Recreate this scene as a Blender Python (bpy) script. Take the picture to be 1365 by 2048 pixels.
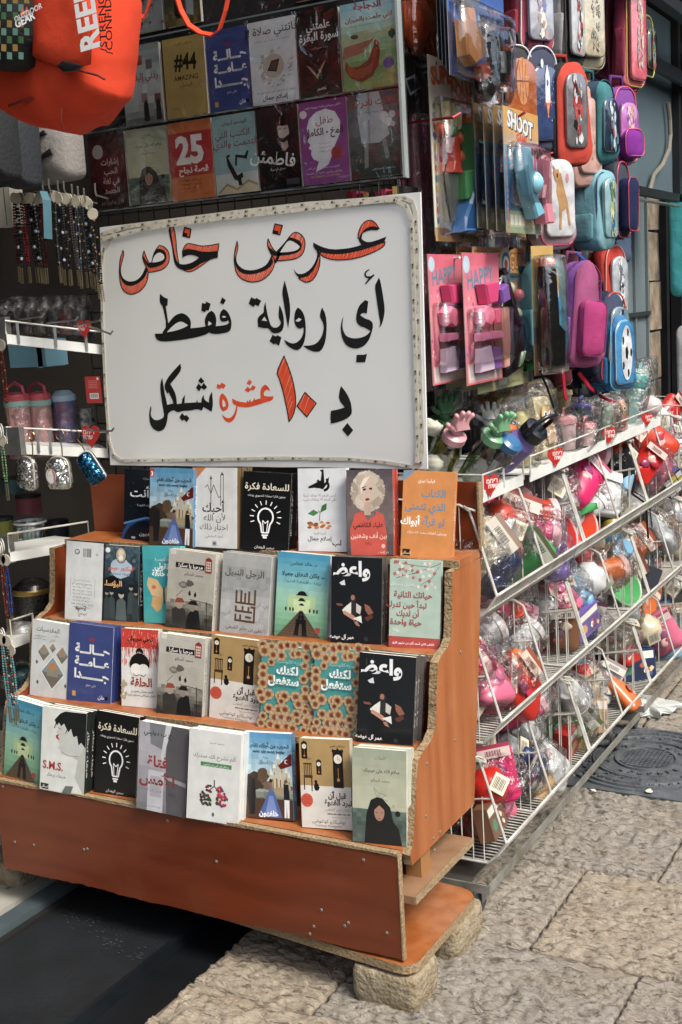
import bpy, math, random
from math import sin, cos, pi, radians as rad, atan2, sqrt
from mathutils import Vector as V, Matrix as M, noise as NZ
SC = bpy.context.scene
for o in list(bpy.data.objects): bpy.data.objects.remove(o)
rnd = random.Random(7)

# ------------------------------------------------------------------ camera
CX, CY, FP, EYE = 682.5, 1024.0, 2432.487, 1.5
RM = ((0.87393414, -0.03070984, -0.48507322), (0.48254767, 0.17431704, 0.85834802), (-0.0581968, 0.98421059, -0.16716057))
cam_d = bpy.data.cameras.new('camera'); cam = bpy.data.objects.new('camera', cam_d); SC.collection.objects.link(cam)
cam_d.sensor_fit = 'VERTICAL'; cam_d.sensor_height = 36; cam_d.lens = FP / 2048 * 36
cam_d.clip_start = 0.05; cam_d.clip_end = 200
cam.matrix_world = M(((RM[0][0], RM[0][1], -RM[0][2], 0), (RM[1][0], RM[1][1], -RM[1][2], 0), (RM[2][0], RM[2][1], -RM[2][2], EYE), (0, 0, 0, 1)))
SC.camera = cam
# ------------------------------------------------------------------ sky, sun, exposure
SUN_EL, SUN_AZ = rad(56), rad(62)        # azimuth measured from +Y towards +X
w = bpy.data.worlds.new('World'); SC.world = w; w.use_nodes = True
nt = w.node_tree; bg = nt.nodes['Background']
sky = nt.nodes.new('ShaderNodeTexSky'); sky.sky_type = 'NISHITA'; sky.sun_disc = False
sky.sun_elevation = SUN_EL; sky.sun_rotation = SUN_AZ; sky.dust_density = 4; sky.air_density = 1.2
nt.links.new(sky.outputs[0], bg.inputs[0]); bg.inputs[1].default_value = 0.15
sd = bpy.data.lights.new('sun', 'SUN'); sd.energy = 2.0; sd.angle = rad(18); sd.color = (1, .95, .88)
sun = bpy.data.objects.new('sun', sd); SC.collection.objects.link(sun)
sdir = V((sin(SUN_AZ) * cos(SUN_EL), cos(SUN_AZ) * cos(SUN_EL), sin(SUN_EL)))
sdir = V((0.62, -0.20, 0.76)).normalized()
sky.sun_elevation = math.asin(sdir.z); sky.sun_rotation = atan2(sdir.x, sdir.y)
sun.rotation_euler = sdir.to_track_quat('Z', 'Y').to_euler()
vs = SC.view_settings; vs.view_transform = 'Standard'; vs.look = 'None'; vs.gamma = 1; vs.exposure = 1.02; vs.use_curve_mapping = False
SC.cycles.transparent_max_bounces = 12; SC.cycles.max_bounces = 6

# ------------------------------------------------------------------ helpers
def ray(px, py):
    c = ((px - CX) / FP, -(py - CY) / FP, 1.0)
    return V([sum(RM[i][k] * c[k] for k in range(3)) for i in range(3)])
CAMP = V((0, 0, EYE))
def on(px, py, ax, val):
    d = ray(px, py); return CAMP + d * ((val - CAMP[ax]) / d[ax])
def proj(P):
    q = V(P) - CAMP; c = [sum(RM[i][k] * q[i] for i in range(3)) for k in range(3)]; return CX + FP * c[0] / c[2], CY - FP * c[1] / c[2]
def hexc(h):
    if not isinstance(h, str): return tuple(h) + (1,) if len(h) == 3 else tuple(h)
    h = h.lstrip('#')
    if len(h) == 3: h = ''.join(c * 2 for c in h)
    f = lambda v: v / 12.92 if v <= .04045 else ((v + .055) / 1.055) ** 2.4
    return tuple(f(int(h[i:i + 2], 16) / 255) for i in (0, 2, 4)) + (1,)
def mixc(a, b, t):
    a, b = hexc(a), hexc(b); return tuple(a[i] + (b[i] - a[i]) * t for i in range(3)) + (1,)

_mats = {}
def mat(key, col=None, rough=.5, var=.12, scale=8, bump=0.0, bscale=60, metal=0, spec=.5, col2=None, coat=0, stretch=None, sheen=0, alpha=None):
    """one procedural material: base colour (or the printed colour attribute) broken up by noise, with fine relief"""
    if key in _mats: return _mats[key]
    m = bpy.data.materials.new(key); m.use_nodes = True; t = m.node_tree; b = t.nodes['Principled BSDF']; N = t.nodes.new; L = t.links.new
    tc = N('ShaderNodeTexCoord'); mp = N('ShaderNodeMapping'); L(tc.outputs['Object'], mp.inputs[0])
    if stretch: mp.inputs['Scale'].default_value = stretch
    n = N('ShaderNodeTexNoise'); n.inputs['Scale'].default_value = scale; n.inputs['Detail'].default_value = 6; L(mp.outputs[0], n.inputs['Vector'])
    if col is None:
        a = N('ShaderNodeAttribute'); a.attribute_name = 'Col'; src = a.outputs['Color']
    else:
        a = N('ShaderNodeRGB'); a.outputs[0].default_value = hexc(col); src = a.outputs[0]
    mr = N('ShaderNodeMapRange'); mr.inputs[1].default_value = .3; mr.inputs[2].default_value = .7
    L(n.outputs[0], mr.inputs[0])
    mx = N('ShaderNodeMix'); mx.data_type = 'RGBA'
    if col2:
        L(mr.outputs[0], mx.inputs[0]); L(src, mx.inputs[6]); mx.inputs[7].default_value = hexc(col2)
    else:
        mr.inputs[3].default_value = 1 - var; mr.inputs[4].default_value = 1 + var
        mx.blend_type = 'MULTIPLY'; mx.inputs[0].default_value = 1; L(src, mx.inputs[6]); L(mr.outputs[0], mx.inputs[7])
    L(mx.outputs[2], b.inputs['Base Color'])
    b.inputs['Roughness'].default_value = rough; b.inputs['Metallic'].default_value = metal
    b.inputs['Specular IOR Level'].default_value = spec; b.inputs['Coat Weight'].default_value = coat; b.inputs['Coat Roughness'].default_value = .1
    if sheen: b.inputs['Sheen Weight'].default_value = sheen
    if bump:
        n2 = N('ShaderNodeTexNoise'); n2.inputs['Scale'].default_value = bscale; n2.inputs['Detail'].default_value = 8; L(mp.outputs[0], n2.inputs['Vector'])
        bp = N('ShaderNodeBump'); bp.inputs['Strength'].default_value = bump; bp.inputs['Distance'].default_value = .01
        L(n2.outputs[0], bp.inputs['Height']); L(bp.outputs[0], b.inputs['Normal'])
    _mats[key] = m; return m
def wear(m, dust='a58f76', amt=.45, sc=3.5):
    """dusty rubbed patches and fine scratches over a laminate"""
    t = m.node_tree; pb = t.nodes['Principled BSDF']; src = pb.inputs['Base Color'].links[0].from_socket; tc = [n for n in t.nodes if n.type == 'TEX_COORD'][0]
    n = t.nodes.new('ShaderNodeTexNoise'); n.inputs['Scale'].default_value = sc; n.inputs['Detail'].default_value = 12; n.inputs['Roughness'].default_value = .72; t.links.new(tc.outputs['Object'], n.inputs['Vector'])
    r = t.nodes.new('ShaderNodeMapRange'); r.inputs[1].default_value = .5; r.inputs[2].default_value = .78; r.inputs[4].default_value = amt; t.links.new(n.outputs[0], r.inputs[0])
    x = t.nodes.new('ShaderNodeMix'); x.data_type = 'RGBA'; t.links.new(r.outputs[0], x.inputs[0]); t.links.new(src, x.inputs[6]); x.inputs[7].default_value = hexc(dust); t.links.new(x.outputs[2], pb.inputs['Base Color'])
    r2 = t.nodes.new('ShaderNodeMapRange'); r2.inputs[1].default_value = .35; r2.inputs[2].default_value = .7; r2.inputs[3].default_value = .3; r2.inputs[4].default_value = .62; t.links.new(n.outputs[0], r2.inputs[0]); t.links.new(r2.outputs[0], pb.inputs['Roughness'])
def film(key, tint='ffffff', amt=.14, rough=.12, bump=.6, bscale=14):
    """clear plastic film: see-through with crinkled highlights"""
    if key in _mats: return _mats[key]
    m = bpy.data.materials.new(key); m.use_nodes = True; t = m.node_tree; N = t.nodes.new; L = t.links.new
    t.nodes.remove(t.nodes['Principled BSDF']); out = t.nodes['Material Output']
    tr = N('ShaderNodeBsdfTransparent'); tr.inputs[0].default_value = hexc(tint)
    g = N('ShaderNodeBsdfGlossy'); g.inputs['Roughness'].default_value = rough
    tc = N('ShaderNodeTexCoord'); n2 = N('ShaderNodeTexNoise'); n2.inputs['Scale'].default_value = bscale; n2.inputs['Detail'].default_value = 4; n2.inputs['Distortion'].default_value = 1.5
    L(tc.outputs['Object'], n2.inputs['Vector'])
    bp = N('ShaderNodeBump'); bp.inputs['Strength'].default_value = bump; bp.inputs['Distance'].default_value = .02; L(n2.outputs[0], bp.inputs['Height'])
    L(bp.outputs[0], g.inputs['Normal'])
    lw = N('ShaderNodeLayerWeight'); lw.inputs[0].default_value = .35; L(bp.outputs[0], lw.inputs['Normal'])
    ma = N('ShaderNodeMath'); ma.operation = 'MULTIPLY_ADD'; ma.inputs[1].default_value = .6; ma.inputs[2].default_value = amt; L(lw.outputs['Fresnel'], ma.inputs[0])
    mx = N('ShaderNodeMixShader'); L(ma.outputs[0], mx.inputs[0]); L(tr.outputs[0], mx.inputs[1]); L(g.outputs[0], mx.inputs[2]); L(mx.outputs[0], out.inputs[0])
    _mats[key] = m; return m

def tag(o, label=None, cat=None, group=None, kind=None):
    for k, v in (('label', label), ('category', cat), ('group', group), ('kind', kind)):
        if v: o[k] = v
    return o
def link(o, parent=None):
    SC.collection.objects.link(o)
    if parent is not None: o.parent = parent
    return o
def thing(name, label, cat, loc=(0, 0, 0), rot=None, group=None, mw=None):
    o = link(bpy.data.objects.new(name, None)); o.empty_display_size = .05
    if mw is not None: o.matrix_world = mw
    else:
        o.location = loc
        if rot: o.rotation_euler = rot
    return tag(o, label, cat, group)
def copy_tree(o, parent=None):
    c = o.copy(); SC.collection.objects.link(c)
    if parent is not None: c.parent = parent
    for ch in list(o.children): copy_tree(ch, c)
    return c
def xf(loc, yaw=0, lean=0, roll=0):
    return M.Translation(V(loc)) @ M.Rotation(yaw, 4, 'Z') @ M.Rotation(lean, 4, 'X') @ M.Rotation(roll, 4, 'Y')

def arch(w, h, rt=.5, rb=.15, n=6, x0=None, z0=0):
    """rounded outline, width w height h, corner radii as fractions of w"""
    x0 = -w / 2 if x0 is None else x0; out = []
    for cx, cz, r, a0 in ((x0 + w - rb * w, z0 + rb * w, rb * w, -90), (x0 + w - rt * w, z0 + h - rt * w, rt * w, 0), (x0 + rt * w, z0 + h - rt * w, rt * w, 90), (x0 + rb * w, z0 + rb * w, rb * w, 180)):
        for k in range(n + 1):
            a = rad(a0 + 90 * k / n); out.append((cx + r * cos(a), cz + r * sin(a)))
    return out
class MB:
    def __init__(s): s.v = []; s.f = []; s.c = []
    def add(s, vs, fs, col=None):
        b = len(s.v); s.v += [tuple(p) for p in vs]; s.f += [tuple(i + b for i in f) for f in fs]
        c = hexc(col) if col is not None else (.8, .8, .8, 1); s.c += [c] * len(fs); return s
    def box(s, x0, y0, z0, x1, y1, z1, col=None, j=0, mw=None):
        p = [V((x, y, z)) for z in (z0, z1) for y in (y0, y1) for x in (x0, x1)]
        if j: p = [q + V([rnd.uniform(-j, j) for _ in range(3)]) for q in p]
        if mw is not None: p = [mw @ q for q in p]
        return s.add(p, [(0, 2, 3, 1), (4, 5, 7, 6), (0, 1, 5, 4), (1, 3, 7, 5), (3, 2, 6, 7), (2, 0, 4, 6)], col)
    def tube(s, pts, r, n=6, col=None, caps=True):
        pts = [V(p) for p in pts]; vs = []; prev = None
        for i, p in enumerate(pts):
            d = (pts[min(i + 1, len(pts) - 1)] - pts[max(i - 1, 0)]).normalized()
            if prev is None:
                a = V((0, 0, 1)) if abs(d.z) < .9 else V((1, 0, 0)); u = d.cross(a).normalized()
            else: u = (prev - d * prev.dot(d)).normalized()
            prev = u; q = d.cross(u); rr = r[i] if isinstance(r, (list, tuple)) else r
            vs += [p + (u * cos(2 * pi * k / n) + q * sin(2 * pi * k / n)) * rr for k in range(n)]
        fs = [(i * n + k, i * n + (k + 1) % n, (i + 1) * n + (k + 1) % n, (i + 1) * n + k) for i in range(len(pts) - 1) for k in range(n)]
        if caps: fs += [tuple(range(n))[::-1], tuple(range((len(pts) - 1) * n, len(pts) * n))]
        return s.add(vs, fs, col)
    def strap(s, pts, wv, t=.002, col=None):
        """flat band along pts, width vector wv"""
        pts = [V(p) for p in pts]; wv = V(wv) / 2; vs = []
        for i, p in enumerate(pts):
            d = (pts[min(i + 1, len(pts) - 1)] - pts[max(i - 1, 0)]).normalized(); nn = d.cross(wv).normalized() * t / 2
            vs += [p - wv - nn, p + wv - nn, p + wv + nn, p - wv + nn]
        fs = [(i * 4 + k, i * 4 + (k + 1) % 4, i * 4 + 4 + (k + 1) % 4, i * 4 + 4 + k) for i in range(len(pts) - 1) for k in range(4)]
        return s.add(vs, fs + [(3, 2, 1, 0), tuple(len(vs) - 4 + k for k in range(4))], col)
    def lathe(s, prof, n=16, col=None, cols=None, mw=None):
        """profile [(r,z)] about local z"""
        for i in range(len(prof) - 1):
            a, b = prof[i], prof[i + 1]; vs = []
            for r, z in (a, b): vs += [V((r * cos(2 * pi * k / n), r * sin(2 * pi * k / n), z)) for k in range(n)]
            if mw is not None: vs = [mw @ q for q in vs]
            s.add(vs, [(k, (k + 1) % n, n + (k + 1) % n, n + k) for k in range(n)], cols[i] if cols else col)
        return s
    def pad(s, out, d, y0=0, puff=.25, col=None, side=None, mw=None, rough=0, crisp=0):
        """cushion from an outline in x,z: back at y0, bulging to y0-d at the front"""
        n = len(out); cx = sum(p[0] for p in out) / n; cz = sum(p[1] for p in out) / n; vs = []
        rings = [(.86, 0), (1, -.12), (1.02, -.5), (.98, -.8), (.86, -.96), (.5, -1 - puff * .5), (.0, -1 - puff * .6)]
        if crisp: rings = [(.97, 0), (1, -.06), (1.012, -.4), (1.005, -.88), (.955, -1.0), (.5, -1 - puff * .5), (.0, -1 - puff * .6)]
        for k, (sc, yy) in enumerate(rings[:-1]):
            for i, (x, z) in enumerate(out):
                q = V((cx + (x - cx) * sc, y0 + yy * d, cz + (z - cz) * sc))
                if rough:
                    nn = (NZ.noise_vector(q * 7 + V((cx * 31, d * 50, cz * 17))) * 1.1 + NZ.noise_vector(q * 24 + V((cx * 31, d * 50, cz * 17))) * .35) * rough; q += nn
                vs.append(q)
        vs.append(V((cx, y0 + rings[-1][1] * d, cz)))
        if mw is not None: vs = [mw @ q for q in vs]
        fs = [(k * n + i, k * n + (i + 1) % n, (k + 1) * n + (i + 1) % n, (k + 1) * n + i) for k in range(len(rings) - 2) for i in range(n)]
        top = [((len(rings) - 2) * n + i, (len(rings) - 2) * n + (i + 1) % n, len(vs) - 1) for i in range(n)]
        base = len(s.f); s.add(vs, fs + top + [tuple(range(n))[::-1]], col)
        if side:
            for i in range(n * 3): s.c[base + i] = hexc(side)
        return s
    def ball(s, c, r, col=None, n=10, m=7, sq=(1, 1, 1), rough=0):
        vs = []
        for i in range(m + 1):
            for k in range(n):
                a = pi * i / m; b = 2 * pi * k / n; q = V((sin(a) * cos(b) * sq[0], sin(a) * sin(b) * sq[1], cos(a) * sq[2])) * r
                if rough: q *= 1 + rough * NZ.noise(q / r * 2.2 + V(c) * 9)
                vs.append(V(c) + q)
        return s.add(vs, [(i * n + k, (i + 1) * n + k, (i + 1) * n + (k + 1) % n, i * n + (k + 1) % n) for i in range(m) for k in range(n)], col)
    def tris(s): return sum(len(f) - 2 for f in s.f)
    def mesh(s, name, smooth=False):
        me = bpy.data.meshes.new(name); me.from_pydata(s.v, [], s.f)
        at = me.color_attributes.new('Col', 'FLOAT_COLOR', 'CORNER'); buf = []
        for c, f in zip(s.c, s.f): buf += list(c) * len(f)
        at.data.foreach_set('color', buf)
        if smooth: me.polygons.foreach_set('use_smooth', [True] * len(me.polygons))
        me.validate(); return me
    def build(s, name, m, parent=None, smooth=False, mw=None):
        me = s.mesh(name, smooth); me.materials.append(m); o = link(bpy.data.objects.new(name, me), parent)
        if mw is not None: o.matrix_world = mw
        return o
def obj(name, me, parent=None):
    return link(bpy.data.objects.new(name, me), parent)

# ---- Arabic shaping to presentation forms (the built-in font has them but does no shaping)
_F = {}; _cp = 0xFE80
for ch, n in zip('ءآأؤإئابةتثجحخدذرزسشصضطظعغفقكلمنهوىي', (1, 2, 2, 2, 2, 4, 2, 4, 2, 4, 4, 4, 4, 4, 2, 2, 2, 2, 4, 4, 4, 4, 4, 4, 4, 4, 4, 4, 4, 4, 4, 4, 4, 2, 2, 4)):
    _F[ch] = (_cp, n); _cp += n
_LA = {'آ': 0xFEF5, 'أ': 0xFEF7, 'إ': 0xFEF9, 'ا': 0xFEFB}
def shape(s):
    if not any('\u0600' <= c <= '\u06ff' for c in s): return s
    s = ''.join(c for c in s if not '\u064b' <= c <= '\u0652')
    g = []; i = 0
    joinp = lambda k: k >= 0 and s[k] in _F and _F[s[k]][1] == 4
    while i < len(s):
        c = s[i]
        if c == 'ـ': g.append('ـ'); i += 1; continue
        if c in _F:
            prev = i > 0 and (joinp(i - 1) or s[i - 1] == 'ـ')
            if c == 'ل' and i + 1 < len(s) and s[i + 1] in _LA: g.append(chr(_LA[s[i + 1]] + (1 if prev else 0))); i += 2; continue
            cp, n = _F[c]; nxt = n == 4 and i + 1 < len(s) and (s[i + 1] in _F and _F[s[i + 1]][1] > 1 or s[i + 1] == 'ـ')
            g.append(chr(cp + (3 if prev and nxt else 2 if nxt else 1 if prev and n > 1 else 0)))
        else: g.append(c)
        i += 1
    return ''.join(g[::-1])
_txt = {}
def text_mesh(s, bold=0):
    k = (s, bold)
    if k not in _txt:
        cu = bpy.data.curves.new('t', 'FONT'); cu.body = shape(s); cu.resolution_u = 2; cu.offset = bold; cu.size = 1
        o = bpy.data.objects.new('t', cu); SC.collection.objects.link(o)
        me = bpy.data.meshes.new_from_object(o.evaluated_get(bpy.context.evaluated_depsgraph_get()))
        vs = [(v.co.x, v.co.y) for v in me.vertices]; fs = [tuple(p.vertices) for p in me.polygons]
        bpy.data.objects.remove(o); bpy.data.curves.remove(cu); bpy.data.meshes.remove(me)
        _txt[k] = (vs, fs)
    return _txt[k]
class Art:
    """flat print: items laid in units of 1/100 of the width, y down from the top"""
    def __init__(s, base='ddd', h=150, w=100):
        s.mb = MB(); s.w = w; s.h = h; s.k = 0; s.rect(0, 0, w, h, base)
    def _a(s, pts, fs, c):
        s.k += 1; d = -.0035 * s.k; c = hexc(c); g = .25 * c[0] + .6 * c[1] + .15 * c[2]; c = tuple(v + (g - v) * .17 for v in c[:3]) + (1,)
        s.mb.add([(x, d, s.h - y) for x, y in pts], fs, c)
    def poly(s, pts, c): s._a(pts, [tuple(range(len(pts)))], c)
    def rect(s, x0, y0, x1, y1, c): s._a([(x0, y0), (x0, y1), (x1, y1), (x1, y0)], [(0, 1, 2, 3)], c)
    def circ(s, x, y, r, c, ry=None, n=18, a0=0, a1=360):
        ry = ry or r; s._a([(x + r * cos(rad(a0 + (a1 - a0) * k / n)), y + ry * sin(rad(a0 + (a1 - a0) * k / n))) for k in range(n + (a1 - a0 < 360))], [tuple(range(n + (a1 - a0 < 360)))], c)
    def line(s, pts, wd, c):
        s.k += 1; d = -.0035 * s.k
        for (x0, y0), (x1, y1) in zip(pts, pts[1:]):
            L = sqrt((x1 - x0) ** 2 + (y1 - y0) ** 2) or 1; nx, ny = -(y1 - y0) / L * wd / 2, (x1 - x0) / L * wd / 2
            s.mb.add([(x, d, s.h - y) for x, y in ((x0 + nx, y0 + ny), (x0 - nx, y0 - ny), (x1 - nx, y1 - ny), (x1 + nx, y1 + ny))], [(0, 1, 2, 3)], c)
    def text(s, t, x, y, size, c, al='c', bold=0, rot=0, sx=1):
        vs, fs = text_mesh(t, bold)
        if not vs: return
        x0 = min(v[0] for v in vs); x1 = max(v[0] for v in vs)
        ox = {'c': (x0 + x1) / 2, 'l': x0, 'r': x1}[al]; ca, sa = cos(rad(rot)), sin(rad(rot))
        s._a([(x + ((a - ox) * sx * ca - b * sa) * size, y - ((a - ox) * sx * sa + b * ca) * size) for a, b in vs], fs, c)
    def fit(s, t, x, y, wd, c, bold=0, hmax=99, rot=0):
        vs, _ = text_mesh(t, bold); x0 = min(v[0] for v in vs); x1 = max(v[0] for v in vs)
        z = wd / (x1 - x0); sz = min(z, hmax); s.text(t, x, y, sz, c, 'c', bold, rot, z / sz)
    def grad(s, x0, y0, x1, y1, cols, nz=0, n=14, m=10, sc=.09, seed=0):
        s.k += 1; d = -.0035 * s.k; R = len(cols) - 1
        for j in range(n):
            for i in range(m):
                u = (j + .5) / n; q = u * R; k = min(int(q), R - 1); c = mixc(cols[k], cols[k + 1], q - k)
                xa, xb = x0 + (x1 - x0) * i / m, x0 + (x1 - x0) * (i + 1) / m; ya, yb = y0 + (y1 - y0) * j / n, y0 + (y1 - y0) * (j + 1) / n
                if nz:
                    f = 1 + nz * (NZ.noise(V((xa * sc, ya * sc, seed))) + .6 * NZ.noise(V((xa * sc * 3, ya * sc * 3, seed + 5)))); c = tuple(max(0, min(1, v * f)) for v in c[:3]) + (1,)
                s.mb.add([(xa, d, s.h - ya), (xa, d, s.h - yb), (xb, d, s.h - yb), (xb, d, s.h - ya)], [(0, 1, 2, 3)], c)
    def blob(s, x, y, r, c, ry=None, j=.25, n=16, seed=0):
        ry = ry or r; rr = random.Random(seed * 77 + int(x * 3 + y)); s._a([(x + r * cos(2 * pi * k / n) * (1 + rr.uniform(-j, j)), y + ry * sin(2 * pi * k / n) * (1 + rr.uniform(-j, j))) for k in range(n)], [tuple(range(n))], c)
    def place(s, name, m, parent, width, x0=0, z0=0, y=0, mw=None):
        k = width / s.w; mb = MB(); mb.v = [(x0 + a * k, y + b * k, z0 + c * k) for a, b, c in s.mb.v]; mb.f = s.mb.f; mb.c = s.mb.c
        me = mb.mesh(name); me.materials.append(m); o = link(bpy.data.objects.new(name, me), parent)
        if mw is not None: o.matrix_world = mw
        return o

# ------------------------------------------------------------------ materials
m_print = mat('printed_cover', None, rough=.34, var=.09, scale=30, spec=.5, coat=.3, bump=.02, bscale=30)
m_matte = mat('printed_card', None, rough=.55, var=.07, scale=20)
m_plastic = mat('moulded_plastic', None, rough=.3, var=.08, scale=15, bump=.05, bscale=20)
m_fabric = mat('woven_fabric', None, rough=.95, var=.14, scale=10, bump=.45, bscale=26, spec=.12)
m_paper = mat('page_edges', 'd8d4c8', rough=.9, var=.12, scale=60, stretch=(1, 40, 1))
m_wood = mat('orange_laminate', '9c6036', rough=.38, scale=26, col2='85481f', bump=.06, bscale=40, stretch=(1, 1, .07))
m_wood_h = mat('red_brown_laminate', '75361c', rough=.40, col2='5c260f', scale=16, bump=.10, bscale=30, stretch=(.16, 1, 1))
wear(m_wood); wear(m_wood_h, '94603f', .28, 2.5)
m_chip = mat('raw_chipboard_edge', '9c8767', rough=.95, col2='77654a', scale=160, bump=.6, bscale=160)
m_dust = mat('dusty_board', '8a6a4c', rough=.8, col2='6b4a32', scale=9, bump=.2, bscale=80)
m_white = mat('white_enamel', 'c9ccc8', rough=.38, var=.1, scale=12, bump=.05)
m_wire = mat('white_coated_wire', 'c3c5c0', rough=.4, col2='9d9a90', scale=22)
m_steel = mat('galvanised_steel', '9a9c9a', rough=.35, metal=.8, var=.25, scale=20, bump=.1)
m_dark = mat('black_metal', '111214', rough=.5, var=.3, scale=10)
m_rubber = mat('grey_rubber', '3a3c3c', rough=.75, var=.2, scale=20)
m_stone = mat('chiselled_limestone', '7b7263', rough=.8, col2='4a433a', scale=11, bump=1.0, bscale=70)
m_iron = mat('cast_iron', '62676a', rough=.55, col2='43484b', scale=18, bump=.3, bscale=160, metal=.25)
m_film = film('clear_film', amt=.10); m_bag = film('crinkled_clear_bag', amt=.07, rough=.2, bump=1.0, bscale=26)
m_blister = film('clear_blister', amt=.10, rough=.05, bump=.3, bscale=10)

# ------------------------------------------------------------------ setting: ground, shop shell, street
def slab(name, x0, y0, z0, x1, y1, z1, m, **k):
    return MB().box(x0, y0, z0, x1, y1, z1).build(name, m)
def struct(o): o['kind'] = 'structure'; return o
m_soil = mat('dirty_mortar', '70675a', rough=.95, col2='453e34', scale=14, bump=.6, bscale=60)
struct(MB().add([(-1.62, -8, -.013), (30, -8, -.013), (30, 60, -.013), (-1.62, 60, -.013)], [(0, 1, 2, 3)]).build('ground', m_soil))
struct(slab('shop_floor', -6, -1.2, -.2, -2.262, 3.3, 0.012, mat('terrazzo', '9b9a92', rough=.35, var=.1, scale=10)))
# terrazzo chips
chips = MB()
for _ in range(260):
    x, y = rnd.uniform(-2.9, -2.28), rnd.uniform(1.5, 2.6); r = rnd.uniform(.003, .011); n = 6
    chips.add([(x + r * cos(2 * pi * k / n) * rnd.uniform(.6, 1.2), y + r * sin(2 * pi * k / n) * rnd.uniform(.6, 1.2), .0135) for k in range(n)], [tuple(range(n))], '#2c2a28' if rnd.random() < .7 else '#6b675f')
tag(chips.build('terrazzo_chips', mat('terrazzo_chip', None, rough=.35), bpy.data.objects['shop_floor']), kind='stuff')
th = struct(slab('doorway_floor', -2.262, -1.2, -.2, -1.62, 3.3, -.02, mat('black_granite', '0a0e11', rough=.45, var=.4, scale=12)))
rail = thing('door_track', 'grey metal sliding door track set in the shop threshold', 'door track', (-2.2, 1.0, -.02))
MB().box(-.032, -2, 0, .02, 2.2, .038).build('rail', mat('track_metal', '5d6b70', rough=.4, metal=.5, var=.2), rail)
MB().box(.03, -2, 0, .05, 2.2, .026).build('lip', mat('track_lip', '1a1a1a', rough=.6), rail)
dm = thing('doorstep_mat', 'large black rubber mat with scuffs lying in the shop doorway', 'mat', (-1.94, 1.3, -.019))
mm = MB(); mm.box(-.2, -2, 0, .185, 2, .022)
mm.build('mat_body', mat('mat_rubber', '0f1214', rough=.55, col2='1b2125', scale=5, bump=.25, bscale=90), dm)
MB().box(.185, -2, .0, .197, 2, .034).build('edge_strip', mat('mat_edge', '1d2328', rough=.3, metal=.4, var=.3), dm)
sc_ = MB()
for _ in range(60):
    t_ = rnd.random(); x = -.15 + .3 * t_ + rnd.gauss(0, .012); y = .86 - .10 * t_ + rnd.gauss(0, .018)
    sc_.box(x, y, .0222, x + rnd.uniform(.002, .010), y + .0015, .0226)
tag(sc_.build('scuffs', mat('scuff', '3a4246', rough=.8), dm), kind='stuff')

def stone_mesh(lx, ly, seed, cell=.0062):
    nx, ny = int(lx / cell), int(ly / cell); vs = []
    for j in range(ny + 1):
        for i in range(nx + 1):
            x, y = lx * i / nx, ly * j / ny
            e = min(x, lx - x, y, ly - y); p = V((x * 26 + seed * 9.1, y * 60 + seed * 3.7 + 5 * NZ.noise(V((x * 9, y * 9, seed))), seed * 2.2))
            a_ = NZ.noise(p) + .45 * NZ.noise(p * 2.1 + V((0, 0, 9))); f_ = max(0, min(1, a_ * 7 + .5)); b_ = NZ.noise(p * 1.6 + V((7, 3, 4))); g_ = max(0, min(1, b_ * 9 + .5)); h = f_ * .0048 + g_ * .003 + a_ * .003 + NZ.noise(p * 3.3) * .0016 - .004 + NZ.noise(V((x * 5, y * 6, seed))) * .004
            if e < .007: h -= (.007 - e) * .7
            jx = NZ.noise(V((x * 30, y * 30, seed + 4))) * .004 if e < .02 else 0
            vs.append((x + jx, y + jx, h))
    fs = [(j * (nx + 1) + i, j * (nx + 1) + i + 1, (j + 1) * (nx + 1) + i + 1, (j + 1) * (nx + 1) + i) for j in range(ny) for i in range(nx)]
    # skirt
    ring = [i for i in range(nx + 1)] + [j * (nx + 1) + nx for j in range(1, ny + 1)] + [ny * (nx + 1) + i for i in range(nx - 1, -1, -1)] + [j * (nx + 1) for j in range(ny - 1, 0, -1)]
    b = len(vs); vs += [(vs[i][0], vs[i][1], -.06) for i in ring]; R = len(ring)
    fs += [(ring[k], b + k, b + (k + 1) % R, ring[(k + 1) % R]) for k in range(R)]
    me = bpy.data.meshes.new('flagstone'); me.from_pydata(vs, [], fs); me.polygons.foreach_set('use_smooth', [True] * len(me.polygons)); me.validate(); return me
stm = []
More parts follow.
